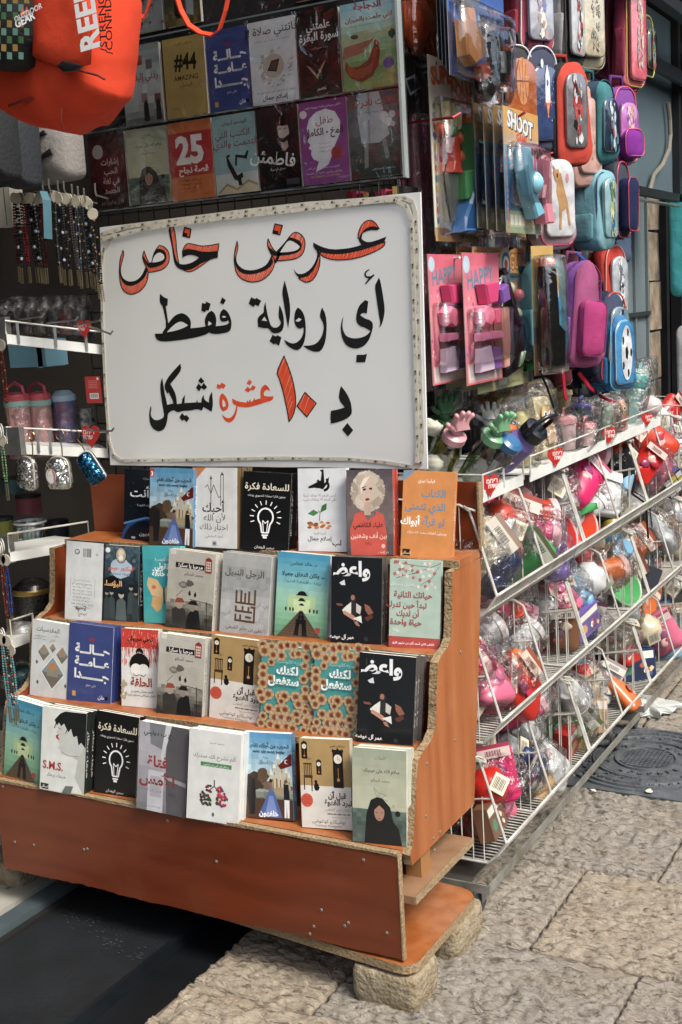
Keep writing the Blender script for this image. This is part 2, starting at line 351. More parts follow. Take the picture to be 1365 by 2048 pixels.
for i, (c1, c2) in enumerate((('918a7e', '767065'), ('978e7d', '7b7263'), ('8b867b', '716c63'))):
    mm_ = mat('limestone_%d' % i, c1, rough=.72, col2=c2, scale=45 + i * 5, bump=.8, bscale=110, spec=.4, stretch=(.5, 1.5, 1))
    t = mm_.node_tree; mx0 = [n for n in t.nodes if n.type == 'MIX'][0]; mp0 = [n for n in t.nodes if n.type == 'MAPPING'][0]; pb = t.nodes['Principled BSDF']
    n3 = t.nodes.new('ShaderNodeTexNoise'); n3.inputs['Scale'].default_value = 46; n3.inputs['Detail'].default_value = 5; n3.inputs['Distortion'].default_value = .8; t.links.new(mp0.outputs[0], n3.inputs['Vector'])
    r3 = t.nodes.new('ShaderNodeMapRange'); r3.inputs[1].default_value = .36; r3.inputs[2].default_value = .43; r3.inputs[3].default_value = .72; r3.inputs[4].default_value = 0; t.links.new(n3.outputs[0], r3.inputs[0])
    m3 = t.nodes.new('ShaderNodeMix'); m3.data_type = 'RGBA'; t.links.new(r3.outputs[0], m3.inputs[0]); t.links.new(mx0.outputs[2], m3.inputs[6]); m3.inputs[7].default_value = hexc('40382d')  # pit dirt plus crevice shade, painted dark where the bump noise dips
    n4 = t.nodes.new('ShaderNodeTexNoise'); n4.inputs['Scale'].default_value = 5; n4.inputs['Detail'].default_value = 7; t.links.new(mp0.outputs[0], n4.inputs['Vector'])
    r4 = t.nodes.new('ShaderNodeMapRange'); r4.inputs[1].default_value = .5; r4.inputs[2].default_value = .7; r4.inputs[4].default_value = .35; t.links.new(n4.outputs[0], r4.inputs[0])
    m4 = t.nodes.new('ShaderNodeMix'); m4.data_type = 'RGBA'; t.links.new(r4.outputs[0], m4.inputs[0]); t.links.new(m3.outputs[2], m4.inputs[6]); m4.inputs[7].default_value = hexc('7a6446'); t.links.new(m4.outputs[2], pb.inputs['Base Color'])
    b3 = t.nodes.new('ShaderNodeBump'); b3.inputs['Strength'].default_value = .9; b3.inputs['Distance'].default_value = .006; t.links.new(n3.outputs[0], b3.inputs['Height']); ob3 = pb.inputs['Normal'].links[0].from_socket; t.links.new(ob3, b3.inputs['Normal']); t.links.new(b3.outputs[0], pb.inputs['Normal'])
    stm.append(mm_)
gr_ = bpy.data.objects['ground']; nst = 0
_sm = {}
rows = [(-1.2, -.6), (-.6, -.1), (-.1, .4), (.4, .9), (.9, 1.3), (1.3, 1.62), (1.62, 2.04), (2.04, 2.47), (2.47, 2.91), (2.91, 3.42), (3.42, 4.0), (4.0, 4.5), (4.5, 5.0), (5.0, 5.5), (5.5, 6.0), (6.0, 6.5), (6.5, 7.0)]
jx = {7: [-1.62, -1.3, -.70, -.15, .5], 8: [-1.62, -1.42, -.965, -.40, .2, .8], 9: [-1.62, -1.32, -.777, -.2, .4, 1.0]}
for r, (ya, yb) in enumerate(rows):
    xs = jx.get(r)
    if not xs:
        xs = [-1.62]; q = random.Random(r)
        while xs[-1] < 1.2: xs.append(xs[-1] + q.choice((.42, .5, .58)))
    for xa, xb in zip(xs, xs[1:]):
        if r == 10 and xa < -.74: continue
        if yb < 1.4 and xa < -3: continue
        lx, ly = round(xb - xa - .007, 3), round(yb - ya - .007, 3); k = (lx, ly) if (lx, ly) in _sm and rnd.random() < .0 else (lx, ly, nst % 2)
        if k not in _sm:
            _sm[k] = stone_mesh(lx, ly, nst + 1, .0062 if 6 <= r <= 10 else .012); _sm[k].materials.append(stm[nst % 3])
        o = obj('flagstone', _sm[k], gr_); o.location = (xa + .0035, ya + .0035, -.003 + rnd.uniform(-.0015, .0015)); nst += 1
o = obj('flagstone', stone_mesh(.32, .57, 90), gr_); o.data.materials.append(stm[1]); o.location = (-1.62, 3.425, -.004)
# manhole
mh = thing('manhole_cover', 'dark square iron manhole plate with raised rings and lettering in the paving', 'manhole cover', (-1.02, 3.71, 0))
p_ = MB().box(-.28, -.285, -.05, .28, .285, -.002); p_.build('frame_plate', m_iron, mh)
rg = MB()
for r, wd in ((.262, .006), (.235, .006), (.205, .01), (.165, .006), (.155, .005), (.095, .005)):
    n = 64; vs = []
    for k in range(n):
        a = 2 * pi * k / n
        for rr, z in ((r - wd, -.002), (r - wd * .7, .005), (r + wd * .7, .005), (r + wd, -.002)): vs.append((rr * cos(a), rr * sin(a), z))
    rg.add(vs, [(k * 4 + i, ((k + 1) % n) * 4 + i, ((k + 1) % n) * 4 + i + 1, k * 4 + i + 1) for k in range(n) for i in range(3)])
rg.build('ring', m_iron, mh)
lt = MB()
for r, cnt in ((.22, 46), (.185, 40), (.125, 26)):
    for k in range(cnt):
        if k % 9 in (7, 8): continue
        a = 2 * pi * k / cnt; q = M.Translation((r * cos(a), r * sin(a), 0)) @ M.Rotation(a, 4, 'Z')
        lt.box(-.009, -.007, 0, .009, -.003, .004, mw=q); lt.box(-.009 if k % 2 else .003, -.003, 0, -.003 if k % 2 else .009, .006, .004, mw=q)
tag(lt.build('raised_lettering', m_iron, mh), kind='stuff')
cb = MB()
for i in range(-6, 7):
    for j in range(-6, 7):
        if (i * i + j * j) < 36: cb.box(i * .014 - .005, j * .014 - .005, -.002, i * .014 + .005, j * .014 + .005, .005)
tag(cb.build('chequer_boss', m_iron, mh), kind='stuff')
for a in (45, 135, 225, 315):
    q = M.Translation((.245 * cos(rad(a)) * 1.05, .245 * sin(rad(a)) * 1.05, 0)); MB().lathe([(.0, .004), (.028, .004), (.032, -.002)], 14, mw=q).build('lug', m_iron, mh)
# litter bag on the paving
lb = thing('plastic_bag_litter', 'crumpled white plastic bag lying on the paving by the manhole', 'litter', tuple(on(1300, 1425, 2, .0)))
q = MB(); q.ball((0, 0, .02), .075, n=18, m=12, sq=(1.1, .8, .35), rough=.9); q.ball((-.09, -.05, .012), .03, n=10, m=8, sq=(1.2, .8, .4), rough=.8)
q.build('crumpled_film', mat('milky_film', 'b8bcb8', rough=.35, var=.1), lb, smooth=False)
for i, (px, py) in enumerate(((1187, 1585), (1040, 1528), (1298, 1585))):
    a = on(px, py, 2, .0); tag(MB().ball(tuple(a + V((0, 0, .006))), .009, n=7, m=5, sq=(1.3, 1, .5), rough=.6).build('paper_scrap', mat('scrap', 'c9c4b4')), ('white chewed scrap on the manhole plate edge nearest the camera', 'small pale crumb near the left of the manhole rings', 'pale scrap by the rim of the manhole plate at the photo right')[i], 'litter')

# shop shell (interior darkness comes from its ceiling and walls)
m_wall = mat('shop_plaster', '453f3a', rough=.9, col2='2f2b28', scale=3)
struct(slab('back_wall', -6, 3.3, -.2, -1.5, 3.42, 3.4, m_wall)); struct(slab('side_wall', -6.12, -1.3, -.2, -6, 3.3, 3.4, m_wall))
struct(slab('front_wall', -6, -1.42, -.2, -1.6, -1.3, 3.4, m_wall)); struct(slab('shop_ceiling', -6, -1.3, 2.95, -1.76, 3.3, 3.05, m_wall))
struct(slab('facade_wall', -1.75, 3.43, -.2, -1.5, 4.9, 4.5, mat('dark_interior_coat', '1c1b1a', rough=.95, col2='121211', scale=4, bump=.3)))  # wall coloured near-black to stand in for the dark interior behind the toys
ob = struct(slab('opposite_shade_wall', 3.4, -8, -.2, 3.8, 14, 3.0, mat('opposite_stone', '8a8272', rough=.9, col2='6f675a', scale=2, bump=.4, bscale=12)))  # unseen wall added across the street to shade the right side
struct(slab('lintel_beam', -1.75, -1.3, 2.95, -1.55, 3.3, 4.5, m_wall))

# shutter, pilaster, doorway at the far right
m_shut = mat('grey_painted_shutter', '5a6669', rough=.6, var=.12, scale=5, bump=.15, bscale=60)
st = thing('metal_shutter', 'grey painted metal shutter doors folded against the wall behind the bags', 'shutter', (-1.45, 4.4, 0))
for k in range(5):
    MB().box(-.03, .0 + k * .20, .0, .0, .196 + k * .20, 2.05).build('leaf_panel', m_shut, st)
    MB().box(0.001, .19 + k * .20, .0, .012, .206 + k * .20, 2.05).build('edge_strip', m_shut, st)
for z in (.55, 1.38, 2.02): MB().box(.0125, .0, z, .02, 1.0, z + .018).build('cross_bar', mat('shutter_bar', '23282a', rough=.5), st)
uf = thing('raised_shutter_flap', 'blue grey metal flap propped open above the shutter', 'shutter', (-1.28, 4.3, 0))
MB().box(-.03, -.6, 1.86, 0, .93, 2.55).build('flap_sheet', mat('flap_paint', '4a5a60', rough=.55, var=.14, scale=4), uf)
MB().box(0.002, -.6, 1.84, .03, .94, 1.87).build('lower_frame', m_dark, uf); MB().box(0.002, .9, 1.84, .03, .94, 2.55).build('end_frame', m_dark, uf)
MB().box(.004, -.6, 1.82, .034, .93, 1.826).build('bright_edge', m_steel, uf)
pl = thing('stone_pilaster', 'narrow weathered stone pilaster beside the shutter', 'pilaster', (-1.45, 5.42, 0))
m_pil = mat('pilaster_stone', '8d7f6c', rough=.9, col2='4d453b', scale=12, bump=.8, bscale=30)
for k in range(11): MB().box(-.2, 0, k * .22 - .01, .0 + rnd.uniform(0, .012), .2, k * .22 + .20, j=.003).build('stone', m_pil, pl)
cbl = thing('grey_cable', 'thick pale cable looping down the pilaster from the awning', 'cable', (0, 0, 0))
MB().tube([on(px, py, 0, -1.26) for px, py in ((1336, 205), (1340, 240), (1341, 270), (1338, 300), (1325, 330), (1308, 350), (1300, 380))], .009, 8).build('cable', mat('cable_sheath', '6a675c', rough=.6), cbl)
for a in range(1): pass
struct(slab('doorway_dark_slab', -1.7, 5.64, -.2, -1.55, 9, 3.2, mat('painted_doorway_dark', '0d0e10', rough=.8)))  # solid slab; the doorway's darkness is put into its near-black colour
fr = thing('black_door_frame', 'tall black metal door frame beyond the pilaster', 'door frame', (-1.5, 5.7, 0))
for k, y in enumerate((0, .22, .5, .8)): MB().box(-.04, y, 0, .01, y + .05, 2.6).build('post', mat('frame_paint', '1b1d20', rough=.35, var=.3), fr)
MB().box(-.03, 0, 2.6, .02, .9, 2.66).build('head_rail', m_dark, fr)
aw = thing('awning', 'black awning canopy on dark beams above the hanging bags', 'awning', (-1.2, 3.0, 0))
MB().box(-.4, .5, 2.66, .3, 6, 2.70).build('canopy', mat('awning_cloth', '0c0d0f', rough=.8), aw)
for x, z in ((-.12, 2.47), (.12, 2.42)): MB().box(x - .02, -.4, z, x + .02, 6, z + .04).build('beam', m_dark, aw)
MB().box(-.02, -.39, 2.28, .0, 6, 2.33).build('gutter', mat('gutter_metal', '2a2f31', rough=.4, metal=.5), aw)
for i, (px, py, c, h_, wd, y) in enumerate(((1343, 560, '3f8f95', .50, .3, 5.6), (1348, 850, '8d8f90', .75, .26, 5.5))):
    p = on(px, py - 200, 1, y); t_ = thing('hanging_garment', ('teal printed garment hanging at the far end of the street stall', 'pale grey printed garment hanging below the teal one')[i], 'garment', tuple(p), (0, 0, rad(20)))
    MB().pad(arch(wd, h_, .2, .1, x0=0, z0=-h_), .04, rough=.02, col=c).build('cloth', m_fabric, t_, True)
    MB().tube([(.1, 0, .0), (.1, 0, .06)], .004).build('hanger', m_steel, t_)
struct(slab('street_end_wall', -1.5, 9.5, -.2, 3.2, 9.8, 4.2, mat('end_wall_painted_dark', '1e1d1c', rough=.9)))  # near-black colour stands in for the dark far end of the street

# ------------------------------------------------------------------ book stand
BX = -1.10
sd_ = thing('book_stand', 'stepped orange brown wooden book stand with four shelves and a chipped front plank', 'display stand', (BX, 2.13, 0))
XL = -1.17
def wavy(x0, x1, z0, z1, y0, y1, seg=70, amp=.0035):
    """plank whose long edges are chipped and uneven"""
    vs = []; n = seg
    for i in range(n + 1):
        x = x0 + (x1 - x0) * i / n; a = NZ.noise(V((x * 9, 3, 1))) * amp * 1.4 + NZ.noise(V((x * 50, 8, 1))) * amp * .7; b = NZ.noise(V((x * 5, 1, 7))) * amp * 2 + NZ.noise(V((x * 40, 2, 7))) * amp
        vs += [(x, y0, z0 + b), (x, y1, z0 + b * .6), (x, y1, z1 + a * .3), (x, y0, z1 + a)]
    fs = [(i * 4 + k, (i + 1) * 4 + k, (i + 1) * 4 + (k + 1) % 4, i * 4 + (k + 1) % 4) for i in range(n) for k in range(4)] + [(0, 1, 2, 3), (n * 4 + 3, n * 4 + 2, n * 4 + 1, n * 4)]
    return vs, fs
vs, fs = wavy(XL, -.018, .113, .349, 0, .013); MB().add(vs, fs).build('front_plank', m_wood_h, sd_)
vs, fs = wavy(XL, -.016, .350, .357, -.002, .014, amp=.002); MB().add(vs, fs).build('plank_top_edge', m_chip, sd_)
e = MB(); e.box(-.0175, -.001, .113, -.0145, .0135, .35, j=.0012); e.build('plank_end_edge', m_chip, sd_)
sv = [(0, .357, .014, .14), (1, .534, .12, .25), (2, .722, .235, .36), (3, .914, .345, .475)]
for k, z, y0, y1 in sv:
    MB().box(XL, y0 + .004, z - .016, -.018 if k < 3 else .0, y1, z).build('shelf_board', m_wood, sd_)
    if k:
        vs, fs = wavy(XL, -.018 if k < 3 else .0, z - .0165, z + .0005, y0, y0 + .0038, amp=.0016); MB().add(vs, fs).build('shelf_edge', m_chip, sd_)
    zt = sv[k + 1][1] - .017 if k < 3 else 1.075
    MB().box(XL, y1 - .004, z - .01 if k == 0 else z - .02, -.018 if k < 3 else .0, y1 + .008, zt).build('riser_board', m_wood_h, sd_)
MB().box(.0005, .462, .915, .006, .484, 1.075).build('back_board_edge', m_chip, sd_)
# scalloped side panel (both ends)
prof = [(.034, .318), (.026, .345), (.040, .36), (.052, .40), (.075, .50), (.088, .535), (.115, .545), (.15, .553), (.178, .572), (.186, .60), (.196, .66), (.208, .715), (.235, .728), (.262, .735), (.283, .752), (.292, .79), (.30, .85), (.306, .8975), (.472, .8975), (.472, .86), (.374, .32)]
def panel(x0, x1, nm, m1):
    n = len(prof); vs = [(x0, y, z) for y, z in prof] + [(x1, y, z) for y, z in prof]
    MB().add(vs, [tuple(range(n)), tuple(range(2 * n - 1, n - 1, -1))]).build(nm, m1, sd_)
    ed = MB()
    for i in range(n - 1):
        (ya, za), (yb, zb) = prof[i], prof[i + 1]; s_ = max(1, int(sqrt((ya - yb) ** 2 + (za - zb) ** 2) / .012))
        for k in range(s_):
            t0, t1 = k / s_, (k + 1) / s_; ed.add([(x0 - .0006, ya + (yb - ya) * t0, za + (zb - za) * t0), (x1 + .0006, ya + (yb - ya) * t0, za + (zb - za) * t0), (x1 + .0006, ya + (yb - ya) * t1, za + (zb - za) * t1), (x0 - .0006, ya + (yb - ya) * t1, za + (zb - za) * t1)], [(0, 1, 2, 3)])
    ed.v = [(x, y - .001 + rnd.uniform(-.0012, .0012), z + rnd.uniform(-.0012, .0012)) for x, y, z in ed.v]
    ed.build('panel_edge', m_chip, sd_)
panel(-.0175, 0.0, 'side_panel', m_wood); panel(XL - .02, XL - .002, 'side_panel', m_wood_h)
# lower deck, posts, base board
MB().box(XL, .014, .240, .012, .33, .256, j=.002).build('lower_deck', m_dust, sd_)
MB().box(-.3, .013, .2395, .0125, .0136, .2565).build('deck_edge', m_chip, sd_)
MB().box(.0125, .014, .2395, .0145, .33, .2565).build('deck_edge', m_chip, sd_)
MB().box(-.05, .10, .2565, -.012, .15, .34).build('corner_post', mat('pine_post', '8a6238', rough=.8, stretch=(1, 1, .2)), sd_)
MB().box(-1.2, .10, .2565, -1.16, .15, .34).build('corner_post', _mats['pine_post'], sd_)
bb = arch(1.2, .37, .035, .035, 4, x0=-1.19, z0=-.012)
n = len(bb); vs = [(x, y + max(0, -x) * .10, .085 + NZ.noise(V((x * 9, y * 9, 2))) * .003) for x, y in bb] + [(x, y + max(0, -x) * .10, .106) for x, y in bb]
MB().add(vs, [tuple(range(n))[::-1], tuple(range(n, 2 * n))]).build('base_board', m_wood, sd_)
MB().add([(x + (0.0008 if x > -.6 else -.0008), y * 1.002 - .0005, z + (.0005 if z > .1 else -.0005)) for x, y, z in vs], [(i, (i + 1) % n, n + (i + 1) % n, n + i) for i in range(n)]).build('base_board_edge', m_chip, sd_)
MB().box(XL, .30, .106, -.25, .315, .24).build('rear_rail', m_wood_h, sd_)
scr = MB().lathe([(0, .0012), (.0032, .0012), (.0042, 0)], 10); scm = scr.mesh('screw'); scm.materials.append(mat('screw_steel', '77726a', rough=.55, metal=.3))
for px, py in ((727, 1720), (643, 1820), (697, 1846), (433, 1723), (335, 1641), (30, 1684), (774, 1866), (628, 1853), (6, 1573), (68, 1690), (175, 1698), (168, 1699), (690, 1852), (620, 1868)):
    p = on(px, py, 1, 2.1295) - V((BX, 2.13, 0)); o = obj('screw', scm, sd_); o.location = p; o.rotation_euler = (rad(90), 0, 0)
for px, py in ((853, 1632), (855, 1527), (868, 1676), (881, 1664), (911, 1480), (945, 1612), (870, 1700), (922, 1304)):
    p = on(px, py, 0, BX + .0005) - V((BX, 2.13, 0)); o = obj('screw', scm, sd_); o.location = p; o.rotation_euler = (0, rad(90), 0)
def rock(name, lab, x0, y0, x1, y1, z1, seed, cat='stone block'):
    t_ = thing(name, lab, cat, ((x0 + x1) / 2, (y0 + y1) / 2, 0)); a, b = (x1 - x0) / 2, (y1 - y0) / 2; vs = []; n, m_ = 28, 10
    for j in range(m_ + 1):
        for i in range(n):
            th_ = 2 * pi * i / n; f = j / m_; c, s = cos(th_), sin(th_); pw = .28
            x = a * abs(c) ** pw * (1 if c > 0 else -1); y = b * abs(s) ** pw * (1 if s > 0 else -1)
            k = 1 - .07 * abs(2 * f - 1) ** 5; q = V((x * k, y * k, z1 * f)); q += NZ.noise_vector(q * 12 + V((seed, 0, 0))) * .004 + NZ.noise_vector(q * 60 + V((seed, 0, 0))) * .002; q.z = max(q.z, -.01) if j else -.01
            vs.append(q)
    fs = [(j * n + i, j * n + (i + 1) % n, (j + 1) * n + (i + 1) % n, (j + 1) * n + i) for j in range(m_) for i in range(n)] + [tuple(range(m_ * n, (m_ + 1) * n))]
    MB().add(vs, fs).build('stone', mat('block_stone', '9c927c', rough=.95, col2='786a50', scale=40, bump=1.0, bscale=90), t_, True)
rock('stone_block', 'rough tan stone block propping the front corner of the book stand', -1.245, 2.12, -1.085, 2.25, .076, 3)
rock('stone_block', 'darker stone block under the rear corner of the stand base', -1.21, 2.35, -1.09, 2.52, .074, 8)
rock('stone_block', 'stone block hidden in shade under the left half of the stand', -2.45, 2.2, -2.3, 2.35, .076, 5)

# ------------------------------------------------------------------ hand lettered sign
SY = 2.6
sg = thing('poster_sign', 'large white hand lettered sale sign in black and orange Arabic edged with light strip', 'sign', (-2.18, SY, 1.10))
p_tl, p_tr, p_br, p_bl = on(200, 455, 1, SY), on(841, 384, 1, SY), on(855, 938, 1, SY), on(221, 930, 1, SY)
O = V((-2.18, SY, 1.10))
q = MB(); n = 40; top = []; bot = []
for i in range(n + 1):
    t = i / n; top.append(p_tl.lerp(p_tr, t) - O + V((0, 0, NZ.noise(V((t * 6, 0, 3))) * .002))); bot.append(p_bl.lerp(p_br, t) - O + V((0, 0, NZ.noise(V((t * 5, 4, 3))) * .003)))
vs = [(a.x, -.0, a.z) for a in top] + [(a.x, 0, a.z) for a in bot] + [(a.x, .006, a.z) for a in top] + [(a.x, .006, a.z) for a in bot]; m1 = n + 1
fs = [(m1 + i, m1 + i + 1, i + 1, i) for i in range(n)] + [(2 * m1 + i, 2 * m1 + i + 1, 3 * m1 + i + 1, 3 * m1 + i) for i in range(n)] + [(i, i + 1, 2 * m1 + i + 1, 2 * m1 + i) for i in range(n)] + [(m1 + i + 1, m1 + i, 3 * m1 + i, 3 * m1 + i + 1) for i in range(n)] + [(0, 2 * m1, 3 * m1, m1), (n, m1 + n, 3 * m1 + n, 2 * m1 + n)]
m_sheet = mat('sign_card', 'cdd0ce', rough=.5, var=.035, scale=2.5, bump=.04, bscale=6)
MB().add(vs, fs).build('sheet', m_sheet, sg)
def sp(x, y, ox, oy, sc, d):
    p = on(ox + x / sc, oy + y / sc, 1, SY) - O; return (p.x, -d, p.z)
ink = {'k': MB(), 'o': MB(), 'w': MB(), 'h': MB()}; dep = {'o': .0004, 'k': .0008, 'w': .0012, 'h': .0006}
def smooth(pts, it=1):
    for _ in range(it):
        o_ = []
        for i in range(len(pts)):
            a, b, c = pts[i - 1], pts[i], pts[(i + 1) % len(pts)]
            v1 = (b[0] - a[0], b[1] - a[1]); v2 = (c[0] - b[0], c[1] - b[1]); l1, l2 = math.hypot(*v1) or 1, math.hypot(*v2) or 1
            if (v1[0] * v2[0] + v1[1] * v2[1]) / (l1 * l2) < .45: o_.append(b)
            else:
                o_ += [(b[0] - v1[0] * .25, b[1] - v1[1] * .25), (b[0] + v2[0] * .25, b[1] + v2[1] * .25)]
        pts = o_
    return pts
def P(k, crop, s_, sm=1, edge=0):
    ox, oy, sc = crop; pts = [tuple(float(v) for v in a.split(',')) for a in s_.split()]
    if sm: pts = smooth(pts, sm)
    ink[k].add([sp(x, y, ox, oy, sc, dep[k]) for x, y in pts], [tuple(range(len(pts)))])
    if edge:
        for i in range(len(pts)):
            (x0, y0), (x1, y1) = pts[i - 1], pts[i]; L = math.hypot(x1 - x0, y1 - y0) or 1; nx, ny = -(y1 - y0) / L * edge, (x1 - x0) / L * edge; ex, ey = (x1 - x0) / L * edge * .4, (y1 - y0) / L * edge * .4
            ink['k'].add([sp(x, y, ox, oy, sc, dep['k'] - .0001) for x, y in ((x0 + nx - ex, y0 + ny - ey), (x1 + nx + ex, y1 + ny + ey), (x1 - nx + ex, y1 - ny + ey), (x0 - nx - ex, y0 - ny - ey))], [(0, 1, 2, 3)])
A_, B_, C_, D_, E_, F_ = (230, 430, 5.46), (460, 420, 4.136), (300, 570, 7.583), (490, 540, 4.707), (290, 710, 7.184), (430, 700, 4.707)
def hatch(crop, s_, step=11, ang=.35):
    """pale gaps left between marker strokes: thin slanted slivers inside the outline"""
    ox, oy, sc = crop; pts = [tuple(float(v) for v in a.split(',')) for a in s_.split()]
    x0, x1 = min(p[0] for p in pts), max(p[0] for p in pts); y0, y1 = min(p[1] for p in pts), max(p[1] for p in pts); H = y1 - y0
    x = x0 - H * ang
    while x < x1:
        x += step * rnd.uniform(.6, 1.5)
        # intersections of the slanted line with the outline
        hits = []
        for i in range(len(pts)):
            a, b = pts[i - 1], pts[i]
            fa, fb = a[0] - x - (y1 - a[1]) * ang, b[0] - x - (y1 - b[1]) * ang
            if fa * fb < 0: t = fa / (fa - fb); hits.append(a[1] + (b[1] - a[1]) * t)
        hits.sort()
        for ya, yb in zip(hits[::2], hits[1::2]):
            if yb - ya < 14: continue
            ya += 5; yb -= 5; 
            if rnd.random() < .25: ya += (yb - ya) * .4
            xa, xb = x + (y1 - ya) * ang, x + (y1 - yb) * ang; wd = rnd.uniform(1, 2.6)
            ink['h'].add([sp(p, q_, ox, oy, sc, dep['h']) for p, q_ in ((xa - wd, ya), (xb - wd * .4, yb), (xb + wd * .4, yb), (xa + wd, ya))], [(0, 1, 2, 3)])
def word(n):
    ink['o'].v and ink['o'].build('orange_word', m_or, sg); ink['k'].v and ink['k'].build('black_word', m_ink, sg); ink['o'] = MB(); ink['k'] = MB()
m_ink = mat('black_marker', '0d0f10', rough=.5, var=.5, scale=30); m_or = mat('orange_marker', 'd4502a', rough=.55, col2='c03d22', scale=40, stretch=(1, 1, .3))
def OH(crop, s_, edge=5, step=11): P('o', crop, s_, 1, edge); hatch(crop, s_, step)
OH(A_, '92,385 58,480 52,600 55,700 75,790 115,845 170,868 235,855 300,815 345,750 365,680 368,620 345,565 330,600 300,665 240,720 170,735 110,715 72,670 62,600 72,540 105,430')
P('k', A_, '50,600 62,600 70,660 110,715 170,735 240,720 300,665 335,590 350,560 362,610 340,665 290,725 220,765 160,775 105,755 65,690')
OH(A_, '322,390 305,440 310,490 330,540 345,565 368,628 450,615 530,590 585,540 600,470 590,400 550,350 490,330 455,370 425,430 405,520 380,525 350,470')
P('k', A_, '305,450 330,520 375,582 450,570 520,545 560,500 570,440 545,390 500,368 455,372 425,430 403,525 375,530 345,500 318,450')
P('w', A_, '412,518 430,452 470,412 510,412 543,440 546,475 520,498 460,516')
OH(A_, '600,130 645,125 670,250 678,400 704,532 660,500 632,350 605,200')
P('k', A_, '590,150 610,130 632,300 655,430 690,530 760,542 830,527 890,492 920,465 870,440 810,432 740,465 738,400 790,372 870,385 950,405 1040,408 1130,390 1128,465 1050,485 960,520 880,570 790,600 730,600 670,560 645,490 625,340 590,180')
OH(A_, '740,400 765,335 800,308 870,320 940,340 1030,335 1140,312 1130,395 1040,408 950,405 870,385 790,372')
OH(A_, '750,600 820,595 870,575 950,510 1050,478 960,545 860,610 800,622', 4)
P('o', A_, '765,135 833,155 820,245 745,228', 0, 7); P('k', A_, '750,190 795,200 793,240 745,228', 0)
word(1)
OH(B_, '62,258 40,350 38,440 55,520 95,570 170,598 250,590 320,545 365,480 375,420 350,375 340,400 310,455 250,490 180,505 110,495 60,450 48,400 72,310', 4, 9)
P('k', B_, '40,400 50,400 65,455 110,495 180,505 250,490 310,455 345,385 365,430 330,480 250,520 160,535 90,520 50,470')
OH(B_, '318,238 312,290 330,340 350,375 380,425 400,420 480,415 560,400 610,360 628,280 610,215 550,178 510,200 460,270 385,350 350,310', 4, 9)
P('k', B_, '312,290 350,375 385,380 420,378 500,370 570,350 600,310 590,260 540,235 490,225 460,270 385,352 340,320')
P('w', B_, '417,350 450,300 480,258 510,252 560,282 583,305 560,333 500,346 440,350'); P('k', B_, '400,350 432,350 385,442 370,430', 0)
P('o', B_, '375,115 437,128 415,205 358,190', 0, 5); P('k', B_, '360,165 405,175 400,205 358,192', 0)
P('k', B_, '692,268 760,305 850,328 960,320 1040,305 1090,288 1065,250 1075,215 1100,180 1150,145 1200,140 1238,155 1225,168 1160,165 1100,190 1085,220 1100,250 1150,270 1220,250 1297,220 1280,265 1200,300 1080,330 960,355 850,360 770,345 740,340 735,400 700,480 650,540 590,565 550,540 528,485 560,530 610,530 670,490 715,420 730,350 692,305')
OH(B_, '1085,245 1062,235 1065,180 1100,110 1150,80 1200,95 1238,155 1200,138 1150,142 1100,180', 4, 26)
OH(B_, '745,345 850,362 960,357 1100,328 1287,262 1280,300 1180,355 1050,400 920,415 830,408 760,380', 4, 24)
OH(B_, '740,350 750,400 742,480 700,570 640,603 590,580 570,560 650,545 700,485 735,400', 4, 16)
P('k', B_, '1157,487 1125,505 1112,530 1125,558 1150,565 1118,610 1128,614 1160,578 1198,542 1194,530 1165,548 1135,547 1126,528 1135,510 1155,498', 0)
word(2)
P('k', C_, '162,130 205,180 278,210 272,310 245,318 285,580 370,470 450,430 520,428 600,490 630,560 622,655 740,645 850,628 835,560 845,490 885,420 940,388 990,430 1015,520 1005,625 1100,615 1170,600 1210,570 1190,530 1180,545 1110,562 1068,530 1062,460 1080,400 1122,360 1180,400 1225,480 1245,570 1235,670 1200,710 1100,735 1000,745 930,735 905,715 860,750 700,795 500,830 260,857 150,852 95,810 78,738 200,735 195,715 262,620 200,315 160,280 152,200')
P('w', C_, '265,715 340,630 420,570 490,550 585,610 540,640 440,680 340,705'); P('w', C_, '895,545 948,585 915,610 887,615'); P('w', C_, '1100,480 1125,465 1165,483 1125,500')
P('k', C_, '1100,188 1158,230 1120,295 1068,268', 0); P('k', C_, '795,272 850,285 855,250 928,285 895,390 860,380 840,412 785,390', 0)
word(3)
P('k', D_, '62,255 100,275 112,262 157,290 130,342 100,325 85,348 38,315', 0)
P('k', D_, '195,298 212,400 232,480 250,530 290,548 330,525 345,490 320,450 322,380 328,330 350,370 370,450 370,530 350,580 300,597 255,590 225,545 180,548 128,535 120,460 145,425 182,400 180,360'); P('w', D_, '188,440 160,475 212,480', 0)
P('k', D_, '262,610 295,625 308,612 347,635 325,712 290,690 278,702 235,670', 0)
P('k', D_, '376,98 400,180 425,300 432,400 410,548 390,440 365,280 352,210')
P('k', D_, '500,352 540,380 570,450 578,560 570,650 550,710 510,755 460,750 410,715 385,690 373,655 430,690 480,690 530,650 555,590 555,540 520,555 480,530 465,470 475,390'); P('w', D_, '480,480 510,450 538,465 510,490')
P('k', D_, '730,353 765,420 775,540 762,680 720,765 660,772 600,750 548,712 620,712 680,690 725,630 745,560 742,500 708,440 715,390')
P('k', D_, '930,435 920,520 930,580 960,625 1020,645 1090,640 1150,615 1185,575 1140,545 1080,525 1048,480 1055,400 1080,330 1135,282 1165,295 1150,410 1110,400 1088,425 1130,455 1190,475 1212,515 1195,600 1160,680 1100,730 1030,742 960,715 920,650 903,560 910,490')
P('k', D_, '1055,798 1120,798 1153,788 1135,868 1050,868', 0)
P('k', D_, '1265,70 1280,110 1300,220 1322,370 1310,450 1290,520 1265,543 1280,510 1260,400 1240,250 1225,148 1250,100')
word(4)
